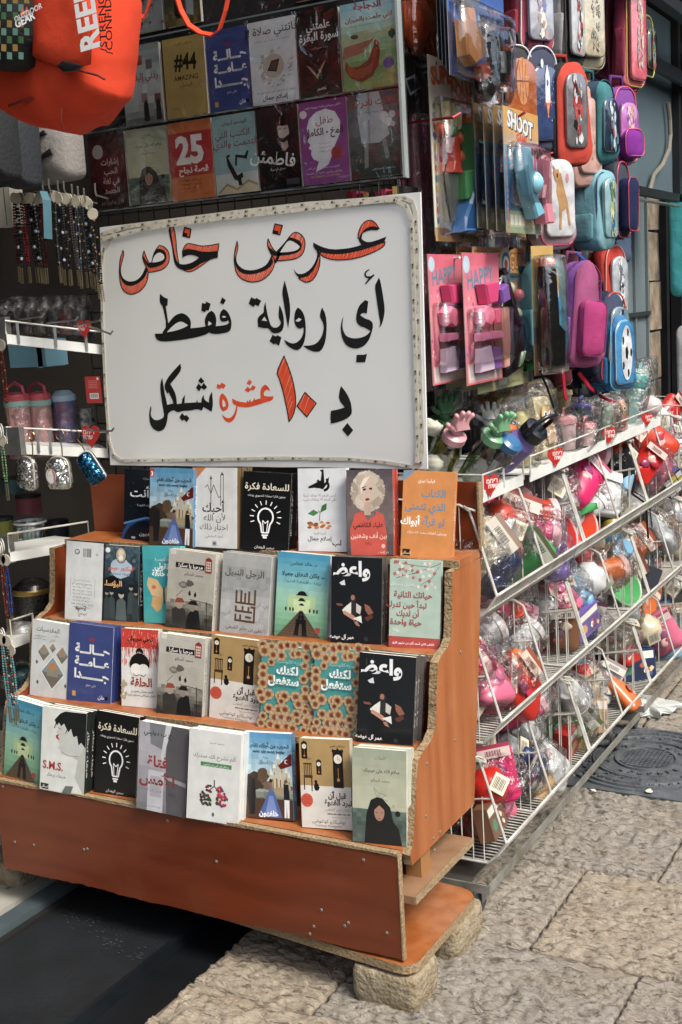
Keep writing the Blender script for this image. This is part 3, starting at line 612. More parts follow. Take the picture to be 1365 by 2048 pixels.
P('k', E_, '515,122 530,210 460,310 368,415 420,500 455,590 465,705 535,695 540,630 580,572 575,690 740,680 758,635 762,680 815,682 820,620 850,570 855,640 925,685 928,600 968,525 985,700 965,815 845,745 825,800 755,775 640,800 555,800 480,825 430,800 415,790 335,832 330,930 300,1040 250,1085 190,1098 120,1060 75,980 65,870 72,790 90,728 100,760 85,850 110,910 160,940 230,925 285,885 265,760 240,620 222,450 235,370 255,325 280,500 325,715 415,695 390,620 345,535 330,560 288,480 290,420 330,330 420,220')
P('k', E_, '808,318 860,378 815,412 770,370', 0); P('k', E_, '775,408 815,450 850,400 900,462 855,500 815,470 785,522 738,470', 0); P('k', E_, '538,832 575,875 605,862 645,910 605,965 565,925 540,948 500,895', 0)
word(5)
for s_ in ('65,305 103,330 88,365 60,352 50,368 18,355 25,320 55,328', '325,278 352,300 330,332 300,315', '308,345 335,365 358,330 388,350 365,380 340,375 318,398 282,380'): P('o', F_, s_, 0)
P('o', F_, '70,405 110,440 135,510 120,560 80,578 50,545 42,480 50,430'); P('w', F_, '78,460 105,500 103,530 80,540 72,510')
P('o', F_, '165,455 220,485 300,495 310,470 318,492 335,460 342,490 365,475 375,442 378,470 435,455 428,400 440,350 475,325 505,345 523,385 490,370 460,400 465,430 500,438 555,435 545,475 480,490 380,525 300,542 240,535 215,530 210,590 180,660 135,688 95,665 65,605 110,640 150,640 185,600 205,525 168,505')
word(6)
OH(F_, '653,55 700,170 740,300 762,420 765,520 740,620 700,675 690,600 665,480 635,350 605,260 582,210', 5, 42)
OH(F_, '850,398 957,502 868,630 775,528', 5, 50)
P('k', F_, '1190,338 1240,400 1280,480 1293,560 1290,610 1230,655 1150,682 1095,693 1090,620 1095,572 1160,560 1225,540 1168,465 1175,390'); P('k', F_, '1250,686 1305,755 1255,815 1200,748', 0)
m_ink = mat('black_marker', '0d0f10', rough=.5, var=.5, scale=30); m_or = mat('orange_marker', 'd4502a', rough=.55, col2='c03d22', scale=40, stretch=(1, 1, .3))
word(7); tag(ink['w'].build('letter_counter', m_sheet, sg), kind='stuff'); tag(ink['h'].build('marker_gaps', mat('marker_gap', 'd9a898', rough=.6), sg), kind='stuff')
# light strip round the edge: translucent ribbon with chips
def ribbon(pts, wd, d, key, nm='light_strip'):
    q = MB(); P3 = [on(x, y, 1, SY) - O for x, y in pts]; den = []
    for a, b in zip(P3, P3[1:]):
        k = max(1, int((b - a).length / .02)); den += [a.lerp(b, i / k) for i in range(k)]
    den.append(P3[-1])
    den = [V((p.x, -d - .002 - abs(NZ.noise(p * 5)) * .002, p.z)) for p in den]
    q.strap(den, (0, .0, .011), .0015) if False else None
    vs = []
    for i, p in enumerate(den):
        dd = (den[min(i + 1, len(den) - 1)] - den[max(i - 1, 0)]).normalized(); nn = V((-dd.z, 0, dd.x)) * wd / 2
        vs += [p - nn, p + nn, p + nn + V((0, .0015, 0)), p - nn + V((0, .0015, 0))]
    fs = [(i * 4 + k, i * 4 + (k + 1) % 4, i * 4 + 4 + (k + 1) % 4, i * 4 + 4 + k) for i in range(len(den) - 1) for k in range(4)]
    q.add(vs, fs); r = q.build(nm, mat('strip_tape', 'c2c0b4', rough=.35, col2='b0ac9d', scale=40), sg)
    c = MB(); acc = 0; nxt = .02; k = 0
    for a, b in zip(den, den[1:]):
        acc += (b - a).length
        if acc > nxt:
            nxt += .027; k += 1; dd = (b - a).normalized(); ang = atan2(dd.z, dd.x); mw = M.Translation(a + V((0, -.0004, 0))) @ M.Rotation(-ang, 4, 'Y')
            if k % 3 == 0: c.box(-.0022, -.001, -.0022, .0022, 0, .0022, '#3a362e', mw=mw); [c.box(.0045 + i * .002, -.0006, -.0025, .0051 + i * .002, 0, .0025, '#7a6654', mw=mw) for i in range(2)]
            elif k % 3 == 1: c.box(-.004, -.0005, -.0004, .004, 0, .0004, '#2a2822', mw=mw); c.box(.003, -.0005, -.0014, .0045, 0, .0014, '#2a2822', mw=mw)
            else: c.box(-.0024, -.0005, -.0024, .0024, 0, .0024, '#b8b4a4', mw=mw)
    tag(c.build('strip_chips', mat('chip_parts', None, rough=.5), r), kind='stuff')
ribbon([(205, 468), (260, 452), (340, 442), (480, 424), (620, 408), (760, 398), (810, 396), (826, 404), (832, 425), (835, 480), (838, 640), (842, 780), (846, 900), (843, 925), (825, 936)], .011, .0, 'a')
ribbon([(205, 478), (300, 456), (450, 436), (600, 420), (740, 404), (792, 400), (815, 412), (826, 440), (830, 600), (834, 760), (838, 890), (836, 925)], .010, .0035, 'b')
ribbon([(232, 462), (210, 498), (204, 530), (206, 640), (212, 780), (219, 880), (228, 910), (245, 921), (400, 919), (560, 916), (700, 918), (770, 924), (830, 934)], .009, .0, 'c')
# ------------------------------------------------------------------ cover art
def a_space():
    a = Art('0d1620', 170); a.circ(55, 175, 62, '1e4a86', 62); a.circ(58, 180, 60, '0b1426', 60); a.circ(22, 165, 5, '9fb6cc', 3); a.poly([(-0, 130), (50, 113), (100, 116), (100, 119), (50, 117), (0, 135)], '4f8fd0')
    a.text('د. إيهاب حمارنة', 60, 24, 6, 'aab'); a.text('مَن أنت', 55, 66, 27, 'e8ecee', bold=.02); a.text('ابحث عن ذاتك الكونية', 60, 88, 7, 'ccd'); a.text('خلفهون', 52, 158, 11, 'ddd', bold=.02)
    for i in range(26): a.circ(rnd.uniform(2, 98), rnd.uniform(4, 112), rnd.uniform(.3, .8), '7b8ea0', n=5)
    return a
def a_war():
    a = Art('6d95b4', 154); a.grad(0, 0, 100, 154, ['4c86ad', '7fa8c0', 'a9bcc2', '6d7263', '3c3128'], .35, 16, 12)
    a.blob(22, 88, 22, '3b3027', 16, seed=1); a.blob(40, 78, 12, '5a4430', 14, seed=2); a.blob(70, 95, 30, '6b5a44', 12, seed=3)
    for x, y, w_, h_ in ((62, 62, 5, 40), (70, 46, 5, 56), (77, 58, 6, 44), (86, 70, 5, 32), (55, 74, 5, 28), (92, 78, 4, 24)): a.rect(x, y, x + w_, y + h_, 'b9ab88'); a.poly([(x - 1, y), (x + w_ / 2, y - 13), (x + w_ + 1, y)], 'd9d3bd'); a.rect(x + 1.5, y + 8, x + 3, y + 12, '6f5b3c')
    a.blob(76, 104, 22, '9a8a68', 7, seed=6); a.poly([(0, 82), (10, 76), (24, 84), (26, 150), (0, 150)], '231c19'); a.rect(0, 118, 100, 154, '4a3424')
    a.poly([(72, 58), (96, 36), (100, 36), (100, 56), (78, 64)], '5f1414'); a.circ(89, 50, 4, 'd8c8c0'); a.circ(90.5, 50, 3, '5f1414')
    a.poly([(12, 90), (20, 84), (24, 100), (22, 146), (10, 148), (8, 110)], '1b1a1d'); a.circ(16, 83, 4, '2b1d18')
    a.poly([(54, 98), (59, 98), (64, 108), (78, 150), (28, 150), (48, 112)], '47609c'); a.poly([(52, 112), (60, 112), (70, 150), (42, 150)], '6c86bf'); a.poly([(54, 88), (59, 88), (60, 102), (53, 102)], '7b5a64'); a.circ(56.5, 85, 3.4, '2a1a16')
    a.poly([(82, 90), (92, 90), (94, 118), (82, 118)], '191a22'); a.poly([(83, 118), (93, 118), (92, 150), (88, 150), (87, 124), (86, 150), (82, 150)], 'd8dde0'); a.circ(87, 85, 3.4, '6a4634')
    a.rect(0, 2, 10, 18, 'c23a2a'); a.text('3', 5, 16, 12, 'fff', bold=.03); a.fit('الحرب من أجلك تقام', 56, 26, 78, '1b2730', bold=.03, hmax=20); a.fit('senin için savaş başlar', 54, 36, 66, '1d3442', bold=.03); a.text('رواية', 48, 46, 6, '1d2a33'); a.text('سارة الجمال', 50, 55, 7, '1d2a33'); a.text('خلفهون', 50, 148, 13, 'eee', bold=.03)
    return a
def a_ahib():
    a = Art('d3d5d3', 160); a.line([(42, 22), (42, 72)], 1.6, '2a2a2a'); a.line([(28, 40), (34, 34), (42, 52), (48, 34), (60, 60), (64, 56)], 1.4, '2a2a2a'); a.line([(64, 14), (64, 76)], 1.4, '333'); a.line([(70, 12), (70, 84)], 1.4, '333')
    for x, y in ((42, 20), (67, 12)): a.poly([(x - 3, y + 3), (x, y - 5), (x + 3, y + 3)], '333')
    a.line([(64, 14), (70, 12)], 1.4, '333'); a.poly([(0, 0), (30, 0), (0, 32)], 'c5762c'); a.text('أحبك', 48, 88, 24, '1a1a1a', bold=.02); a.text('لأن الله', 50, 106, 18, '1a1a1a'); a.text('اختار ذلك', 48, 124, 17, '1a1a1a'); a.text('أحمد السليطي', 50, 139, 7, '444'); a.rect(45, 146, 55, 156, '9fa8ba'); a.text('M', 50, 154, 8, '345', bold=.02)
    return a
def bulb(a, cx, cy, s, c):
    for k in range(11):
        t = rad(-200 + k * 22); a.line([(cx + cos(t) * 30 * s, cy + sin(t) * 30 * s), (cx + cos(t) * 40 * s, cy + sin(t) * 40 * s)], 2.2 * s, c)
    pts = [(cx + cos(rad(t)) * 19 * s, cy + sin(rad(t)) * 21 * s) for t in range(130, 411, 14)]; a.line([(cx - 8 * s, cy + 38 * s)] + pts + [(cx + 8 * s, cy + 38 * s)], 4 * s, c)
    for dy in (38, 44): a.line([(cx - 8 * s, cy + dy * s), (cx + 8 * s, cy + (dy - 1) * s)], 3.4 * s, c)
    a.rect(cx - 5 * s, cy + 46 * s, cx + 5 * s, cy + 51 * s, c); a.line([(cx - 4 * s, cy + 36 * s), (cx - 7 * s, cy + 8 * s), (cx, cy + 15 * s), (cx + 7 * s, cy + 8 * s), (cx + 4 * s, cy + 36 * s)], 2 * s, c)
def a_bulb():
    a = Art('0c0d0f', 156); a.text('للسعادة فكرة', 50, 34, 18, 'd8d0b8', bold=.015); a.text('ستون فكرة سعادة لتصوري يومك', 50, 48, 6, 'ddd'); bulb(a, 50, 88, .82, 'e6e8e8'); a.text('سمير البهدان', 50, 150, 8, 'ddd'); return a
def a_zad():
    a = Art('c9cdd0', 165); a.poly([(22, 36), (48, 24), (50, 8), (46, 4), (54, 2), (56, 30), (66, 16), (64, 28), (52, 42), (40, 38), (22, 40)], '151515'); a.text('زاد', 50, 38, 30, '151515', bold=.05)
    a.text('ليس الزهد ألا تملك شيئا', 45, 56, 7, '333'); a.text('لكن الزهد ألا يملكك شيء', 45, 64, 7, '333')
    a.line([(44, 104), (46, 88), (42, 84)], 1.6, '4c6b3a'); a.poly([(46, 88), (50, 74), (60, 69), (59, 82)], '2e6b34'); a.poly([(43, 88), (32, 82), (20, 90), (32, 95)], '3a7a3c')
    for i in range(22): a.circ(44 + rnd.uniform(-22, 22), 112 + rnd.uniform(-5, 7), 4.5, rnd.choice(('b0642a', 'c77b30', '8e4a1e', 'd59a4c')), 2.4, n=10)
    a.text('أغنياء الجنة', 45, 131, 6, '333'); a.text('إسلام جمال', 45, 143, 11, '1a1a1a', bold=.02); a.text('لب', 80, 152, 14, '111', bold=.03); return a
def a_woman():
    a = Art('59504f', 158); a.grad(0, 0, 100, 158, ['4d474c', '6b5f5c', '4b4444'], .3, 12, 10)
    for i in range(60): t = rnd.uniform(0, 2 * pi); a.blob(46 + cos(t) * 25, 40 + sin(t) * 26, 12, mixc('cfc2ae', '9a8a78', rnd.random()), 11, seed=i)
    a.blob(46, 42, 22, 'b9ab98', 24, seed=99); a.poly([(34, 22), (50, 18), (58, 30), (57, 48), (46, 66), (36, 58), (30, 42)], 'c3ab98'); a.poly([(30, 30), (38, 16), (52, 12), (36, 32), (32, 46)], 'd8ccb8'); a.rect(38, 60, 52, 84, 'b89a86')
    a.poly([(35, 36), (41, 34), (43, 37), (37, 39)], '221a18'); a.poly([(49, 34), (56, 33), (56, 37), (50, 37)], '221a18'); a.poly([(40, 54), (48, 52), (50, 56), (43, 58)], '7e2220'); a.poly([(33, 33), (42, 30), (43, 31), (34, 35)], '2a2020')
    a.poly([(8, 158), (6, 112), (18, 80), (34, 78), (45, 94), (62, 84), (64, 76), (80, 84), (86, 118), (84, 158)], 'c44a3a'); a.text('علياء الكاظمي', 46, 106, 12, '2c1512', bold=.02); a.fit('بين أنف وشفتين', 47, 126, 78, 'e0c9b8', bold=.015, hmax=24); a.text('رواية', 46, 138, 8, '2c1512'); a.circ(78, 141, 4, 'd8b0a0'); a.text('دار كلمات', 78, 154, 6, 'e8d8c8'); return a
def a_orange():
    a = Art('d08436', 156); a.poly([(0, 0), (24, 0), (0, 20)], '6f8fa4'); a.text('فيليبا بيري', 46, 20, 8, 'f0e8dc', bold=.01); c = '5b87a3'; a.text('الكتاب', 84, 46, 18, c, 'r', .03); a.text('الذي تتمنّى', 84, 70, 18, c, 'r', .03); a.text('لو قرأه', 84, 97, 18, c, 'r', .03); a.text('أبواك', 38, 97, 18, 'f2efe8', 'r', .03); a.fit('وسيكون أطفالك سعداء لأنك قرأته', 50, 113, 76, 'f2efe8'); a.rect(4, 142, 19, 154, '1d1a18'); a.text('الساقي', 11, 151, 7, 'e8c090', bold=.02); return a
def a_back():
    a = Art('c6cbcb', 200); a.circ(30, 26, 7, '222'); a.circ(30, 26, 5, 'c6cbcb'); a.text('ص', 30, 29, 8, '222')
    for i in range(12): a.rect(46 + i * 1.9, 16, 46 + i * 1.9 + rnd.uniform(.5, 1.3), 38, '1c1c1c')
    a.text('M', 84, 26, 9, '333', rot=180)
    for i in range(9): a.fit(('رواية تحكي عن صديقين', 'في المدينة القديمة', 'بعد سنوات من الغياب', 'يعود ليجد البيت فارغا')[i % 4], 46 + rnd.uniform(-2, 2), 98 + i * 8.5, rnd.uniform(46, 62), '2c2c2c', rot=180)
    a.line([(14, 92), (14, 140)], .6, '222'); a.line([(80, 92), (80, 140)], .6, '222'); a.text('واسع', 44, 168, 15, '222', bold=.02, rot=180); a.circ(36, 172, 2.4, '8c2a22'); a.text('البحر', 50, 182, 13, '222', rot=180); return a
def a_mis():
    a = Art('26323a', 205); a.grad(0, 0, 100, 205, ['41545e', '33444e', '18222a', '141c20', '2c3a3c'], .6, 22, 12, seed=3)
    for i in range(30): a.blob(rnd.uniform(0, 100), rnd.uniform(0, 80), 5, mixc('5c7480', '20303a', rnd.random()), 4, seed=i)
    a.blob(48, 62, 32, '9fb4c4', 26, .1, seed=4); a.circ(48, 26, 16, '241d18', 22); a.circ(48, 26, 14, 'a39a88', 20); a.circ(48, 20, 8, 'cdbfa8', 9); a.circ(48, 34, 7, 'ddd6c8', 7); a.text('فيكتور هوجو', 48, 66, 15, 'c8502c', bold=.03); a.text('Victor Hugo', 50, 80, 10, '22303a')
    a.poly([(0, 92), (24, 82), (46, 96), (40, 112), (0, 116)], '0c0f12'); a.text('البؤساء', 24, 110, 20, 'd6a45c', bold=.03)
    for x, y, s in ((22, 128, .8), (78, 112, .8), (92, 126, .7), (50, 132, 1.15), (8, 130, .7)):
        a.poly([(x - 13 * s, y + 70), (x - 11 * s, y + 18), (x, y + 8), (x + 11 * s, y + 18), (x + 14 * s, y + 70)], mixc('1c262b', '5f6f70', s - .5)); a.circ(x, y, 7 * s, mixc('6a6660', 'b6aa9c', s - .3), 9 * s); a.circ(x, y - 5 * s, 7.5 * s, '15181a', 5 * s)
    a.circ(10, 14, 7, 'd8d8d8'); return a
def a_butter():
    a = Art('3f9aa0', 150); a.grad(0, 0, 100, 150, ['4aa3a8', '3b949c', '4fa5a4'], .05, 6, 4); a.text('جوزيه كاتوتسيلا', 56, 28, 8, 'd8eaea'); a.text('لا تقولي', 56, 44, 16, 'eef4f2', bold=.03); a.text('إنك خائفة', 56, 58, 16, 'eef4f2', bold=.03)
    a.poly([(52, 84), (38, 66), (14, 60), (10, 76), (22, 96), (50, 100)], 'cfae78'); a.poly([(52, 98), (24, 98), (20, 116), (34, 128), (46, 122)], 'd0a05a'); a.poly([(56, 84), (70, 66), (92, 62), (94, 80), (80, 96), (58, 100)], 'cfae78'); a.poly([(56, 98), (82, 98), (84, 116), (70, 126), (60, 120)], 'd0a05a'); a.circ(28, 80, 6, 'c56a38', 4); a.circ(78, 80, 6, 'c56a38', 4); a.line([(54, 82), (54, 112)], 3, '2c2420'); a.line([(54, 82), (48, 72)], .7, '2c2420'); a.line([(54, 82), (60, 72)], .7, '2c2420'); return a
def a_sugar():
    a = Art('a8a69e', 152); a.grad(0, 0, 100, 152, ['b1afa6', 'a5a398', 'b4b2a8'], .08, 8, 6); a.rect(4, 0, 16, 10, 'c9c8c0')
    for y in range(8, 90, 4): a.rect(20, y, 90, y + .4, '8e8c84')
    a.rect(16, 24, 78, 34, '1e1f20'); a.text('مرحبا يا سكر!', 48, 32, 10, 'e8e6dc', bold=.02); a.rect(79, 12, 93, 38, '8a2620'); a.poly([(79, 12), (86, 8), (93, 12)], '8a2620')
    for i in range(3):
        for j in range(4): a.rect(81 + i * 3.6, 16 + j * 5, 83.6 + i * 3.6, 19.6 + j * 5, 'd0c4b4')
    a.text('محمد السالم', 56, 47, 8, '333'); a.blob(34, 66, 9, '6d6a62', 6, seed=1); a.blob(48, 62, 8, '5a5850', 7, seed=2); a.circ(34, 66, 6, '8f8b80', 3); a.poly([(46, 80), (50, 74), (52, 84), (48, 86)], '1e1e1e'); a.poly([(58, 82), (62, 76), (64, 84), (60, 88)], '1e1e1e'); a.line([(20, 90), (34, 76)], .8, '333')
    a.grad(0, 96, 100, 152, ['8a887e', '55544e', '2d2d2b'], .7, 8, 12, .2, seed=2); a.poly([(16, 152), (12, 116), (24, 108), (40, 112), (46, 130), (44, 152)], '33322f'); a.circ(28, 104, 8, 'a08e7e', 9); a.poly([(18, 102), (22, 92), (34, 92), (40, 100)], '8a4030'); a.poly([(44, 152), (46, 124), (56, 110), (70, 112), (78, 152)], '17181a'); a.circ(56, 106, 7.5, '8a7c70', 9); a.poly([(46, 102), (52, 94), (64, 94), (68, 102)], '1b1c1e')
    a.line([(86, 92), (88, 150)], 1.4, '1a1a1a'); a.line([(50, 92), (96, 96)], 1.2, '1a1a1a')
    for x in range(80, 98, 3): a.line([(x, 124), (x, 152)], .8, '1a1a1a')
    return a
def a_noble():
    a = Art('a3a6a4', 155); a.grad(0, 0, 100, 155, ['a4a6a2', '8f9392', 'abadab', '9a9d9c'], .18, 12, 10, seed=8); a.fit('الرجل النبيل', 46, 42, 80, '4c4238', bold=.02, hmax=34)
    for s, x, y in (('في الأفق', 20, 74), ('في لدى', 76, 64), ('بي في', 84, 96), ('الأفق', 82, 146), ('ليد في', 66, 128), ('في', 14, 118)): a.text(s, x, y, 12, '7a7c7c')
    c = '5c3f26'
    for x0, y0, x1, y1 in ((30, 70, 34, 96), (30, 92, 72, 96), (40, 70, 44, 92), (48, 74, 52, 92), (56, 70, 60, 92), (68, 66, 72, 96), (30, 100, 34, 112), (30, 108, 66, 112), (44, 100, 48, 108), (56, 100, 60, 112), (62, 98, 72, 102), (68, 98, 72, 130), (30, 116, 34, 130), (30, 126, 72, 130), (40, 116, 44, 126), (52, 118, 64, 122)): a.rect(x0, y0, x1, y1, c)
    a.text('علي بن جابر الفيفي', 50, 145, 10, '2a2826'); return a
def a_pier():
    a = Art('5d93a6', 155); a.grad(0, 0, 100, 155, ['3f87a6', '6aa4b2', '8fb9a6', '7fae8e', '4f8068'], .12, 14, 8); a.text('د. خالد غطاس', 50, 22, 9, '182022', bold=.015); a.fit('... وكان النفاق جميلا', 50, 42, 82, '141a1c', bold=.03, hmax=22); a.text('روايات فلسفية قصيرة', 50, 54, 8, '182022')
    a.rect(24, 76, 76, 108, '9fbf88'); a.rect(34, 84, 66, 108, 'b8cf98'); a.poly([(47, 104), (52, 104), (92, 155), (4, 155)], '5a4a38')
    for i in range(12): f = i / 12; y = 106 + 48 * f ** 1.4; hw = 2 + 43 * f ** 1.4; a.line([(49 - hw, y), (49 + hw, y)], .8, '3a2e24')
    for y, r in ((76, 9), (86, 6), (94, 4)): a.circ(50, y, r, '15171a', r * .85, a0=180, a1=360); a.rect(50 - r * 1.25, y - .6, 50 + r * 1.25, y + .8, '15171a')
    for s, y in ((1, 150), (.62, 132), (.4, 118)): a.poly([(50 - 13 * s, y), (50 - 9 * s, y - 26 * s), (50 - 3 * s, y - 26 * s), (50 - 4 * s, y)], '101214'); a.poly([(50 + 3 * s, y), (50 + 2 * s, y - 26 * s), (50 + 9 * s, y - 26 * s), (50 + 13 * s, y)], '101214'); a.rect(50 - 10 * s, y - 30 * s, 50 + 10 * s, y - 22 * s, '16181c')
    for x in (20, 28, 34, 66, 74, 80): a.circ(x, 103, 1.8, '23282a', 4, n=8)
    a.rect(78, 132, 87, 142, 'a33a34'); return a
def a_waidh():
    a = Art('12161a', 158); a.text('واعظ', 40, 34, 36, 'd8dadc', bold=.04); a.poly([(16, 48), (26, 42), (28, 52), (20, 52)], 'c8cacc'); a.blob(44, 76, 7, '2c2422', 8, seed=2); a.circ(43, 74, 4, '9c6a50', 5)
    a.poly([(30, 90), (40, 82), (42, 108), (28, 104), (22, 98)], 'cfcfc6'); a.poly([(40, 80), (50, 82), (50, 106), (40, 106)], '2a2a2c'); a.poly([(50, 84), (60, 90), (58, 104), (50, 100)], 'b8b4aa'); a.poly([(26, 98), (44, 106), (52, 112), (46, 116), (24, 104)], 'b8836a'); a.poly([(66, 84), (76, 88), (84, 100), (74, 104), (68, 96)], '8a5442'); a.poly([(44, 112), (60, 106), (62, 120), (54, 116)], 'd8d8d2'); a.poly([(46, 118), (52, 116), (58, 126), (50, 124)], 'a8705a'); a.poly([(10, 86), (22, 86), (24, 90), (12, 90)], '7a4434'); a.poly([(66, 110), (80, 102), (84, 108), (72, 116)], '5a2e26')
    a.text('عمر آل عوضه', 22, 150, 9, 'e8e8e8', bold=.02); a.circ(70, 148, 4, '2a3036'); return a
def a_life():
    a = Art('9db5a6', 160); a.line([(100, 4), (80, 12), (50, 10), (20, 6)], 1, '4a4038'); a.line([(96, 10), (84, 30), (60, 46)], .8, '4a4038'); a.line([(60, 22), (30, 28), (12, 34)], .8, '4a4038'); a.line([(80, 12), (40, 26)], .8, '4a4038')
    for i in range(34):
        x = rnd.uniform(8, 92); y = rnd.uniform(4, 54) * (1 if x > 45 else .55); c = rnd.choice(('b04a44', 'd8c8bc', 'e0d8cc', 'b04a44'))
        for k in range(5): a.circ(x + 2 * cos(k * 1.257), y + 2 * sin(k * 1.257), 1.3, c, n=6)
    a.text('رافاييل جيوردانو', 26, 47, 8, 'd8e2d8'); c = '9c3a34'; a.text('حياتك الثانية', 84, 68, 15, c, 'r', .02); a.text('تبدأ حين تدرك', 74, 86, 14, c, 'r', .02); a.text('أن لديك', 60, 102, 14, c, 'r', .02); a.text('حياة واحدة', 64, 118, 15, c, 'r', .02); a.text('رواية', 14, 130, 7, 'e8efe8'); a.rect(0, 140, 100, 160, 'a83c36'); a.fit('الكتاب الذي أسعد أكثر من مليون قارئ', 48, 153, 82, 'eee', bold=.01); return a
def a_maqd():
    a = Art('c2c8c8', 160); a.text('المقدسيات', 74, 22, 14, '333', 'r', .01); a.text('حكايات', 74, 30, 6, '444', 'r'); a.text('الثاني', 56, 40, 7, '333'); a.text('هشام القوس', 22, 34, 6, '333'); a.text('سعيد الأكاديمي', 22, 40, 6, '333')
    for x, y, s in ((34, 66, 20), (84, 66, 20), (58, 54, 11), (60, 106, 36)):
        a.poly([(x - s * .9, y), (x, y - s), (x + s * .9, y), (x, y + s)], 'e6e6e0'); a.poly([(x - s * .84, y), (x, y - s * .93), (x + s * .84, y), (x, y + s * .93)], '7f8b90'); a.poly([(x - s * .8, y), (x + s * .8, y), (x, y + s * .9)], '6f6a60'); a.rect(x - s * .42, y - s * .22, x + s * .42, y + s * .2, '8a8578'); a.circ(x, y - s * .22, s * .3, 'b8772c', s * .34, a0=180, a1=360)
    for x, y in ((20, 130), (96, 128), (16, 88)): a.poly([(x - 4, y), (x, y - 5), (x + 4, y), (x, y + 5)], '555')
    return a
def a_haala():
    a = Art('33417a', 152); a.rect(46, 26, 58, 32, '8a2c34'); c = 'd4d8d4'
    a.fit('حـــالـــة', 54, 56, 78, c, bold=.045, hmax=27); a.fit('عـــامـــة', 54, 80, 78, c, bold=.045, hmax=27); a.fit('جـــــــدًا', 54, 105, 78, c, bold=.045, hmax=27); a.text('علي نجم', 54, 119, 7, 'bcc4d0'); a.text('خان', 78, 141, 10, 'c8ccd4', bold=.02); a.circ(89, 138, 4, '15181c'); a.rect(12, 132, 20, 142, 'c0903c'); return a
def a_halqa():
    a = Art('cfcfca', 165); a.rect(0, 0, 100, 40, 'c23020')
    for i in range(150): x = rnd.uniform(0, 100); y = rnd.uniform(30, 78); a.rect(x, 30 if y < 60 else y - 6, x + rnd.uniform(.5, 1.6), y + rnd.uniform(0, 12) * (1 if x < 12 or x > 70 else .4), 'c23020')
    for i in range(70): x = rnd.uniform(0, 100); y = rnd.uniform(2, 60); a.rect(x, y, x + .6, y + rnd.uniform(2, 9), 'dcc8c0')
    a.text('كوجي سوزوكي', 52, 24, 12, '20140f', bold=.02); a.circ(50, 48, 10, '15100e', 8); a.text('رواية', 50, 52, 7, 'ddd'); a.circ(50, 74, 27, '15100e', 23); a.circ(40, 86, 15, 'd8d8d2', 13); a.circ(60, 86, 15, 'd8d8d2', 13); a.line([(32, 94), (40, 99), (48, 96)], 1.2, '221'); a.line([(52, 96), (60, 99), (68, 94)], 1.2, '221')
    a.text('الحلقة', 54, 120, 24, '9c2420', bold=.03); a.fit('كوجي سوزوكي يجمع بين', 56, 133, 60, '222'); a.fit('هاروكي موراكامي وستيفن كينغ', 56, 141, 74, '222')
    for i in range(9): a.blob(6 + rnd.uniform(-5, 7), 150 - rnd.uniform(0, 40), 4, 'a49a7c', 4, seed=i)
    return a
def clock(a, x, y, s):
    a.rect(x - 8 * s, y - 9 * s, x + 8 * s, y + 30 * s, '17120f'); a.poly([(x - 8 * s, y - 9 * s), (x, y - 14 * s), (x + 8 * s, y - 9 * s)], '17120f'); a.circ(x, y, 6 * s, 'd8d4c4'); a.line([(x, y), (x, y - 4 * s)], .7, '111'); a.line([(x, y), (x + 3 * s, y)], .7, '111'); a.line([(x, y + 8 * s), (x, y + 22 * s)], .7, 'a06a30'); a.circ(x, y + 23 * s, 2.4 * s, 'b87a38')
def a_coffee():
    a = Art('cdc9c0', 156); a.rect(0, 0, 100, 82, 'a3854c'); a.text('رواية', 16, 36, 7, '222'); clock(a, 10, 14, .72); clock(a, 38, 44, .62)
    a.rect(66, 18, 86, 84, '16110f'); a.poly([(64, 22), (66, 16), (72, 20), (76, 14), (80, 20), (86, 16), (88, 22)], '16110f'); a.circ(76, 34, 8, 'd8d2c0'); a.rect(70, 48, 82, 78, '251b16'); a.line([(76, 50), (76, 68)], 1, 'b98a4a'); a.circ(76, 70, 3, 'c08a44'); a.line([(76, 34), (76, 29)], .8, '111'); a.line([(76, 34), (80, 36)], .8, '111')
    for x in (8, 11.5, 15, 18.5, 22): a.rect(x, 44, x + 1.4, 66, '1c1512')
    a.rect(7, 43, 24, 45, '1c1512'); a.rect(7, 64, 25, 69, '4a2a1c'); a.rect(7, 69, 9, 90, '1c1512'); a.rect(22, 69, 24, 92, '1c1512'); a.circ(32, 84, 5, '15110f', 7); a.circ(31, 75, 3, '15110f'); a.line([(35, 90), (38, 84)], 1.4, '15110f')
    a.circ(12, 108, 12, 'c8482c'); [a.rect(4, 101 + 3 * i, 20, 102 + 3 * i, 'a03a24') for i in range(5)]
    a.text('قبل أن', 72, 102, 13, '3a1c14', bold=.035); a.text('تبرد القهوة', 74, 114, 13, '3a1c14', bold=.035); a.text('حكايات من المقهى', 74, 124, 7, 'a07a3c'); a.fit('before the coffee gets cold', 74, 131, 44, '2a1c18', bold=.03); a.fit('Tales from the Cafe', 76, 137, 32, '8a7a5c'); a.text('توشيكازو كواغوشي', 54, 146, 9, '2a2420'); a.text('Toshikazu Kawaguchi', 52, 153, 6, '555'); a.fit('مركز الأدب العربي', 76, 13, 30, '2c241c', bold=.02); return a
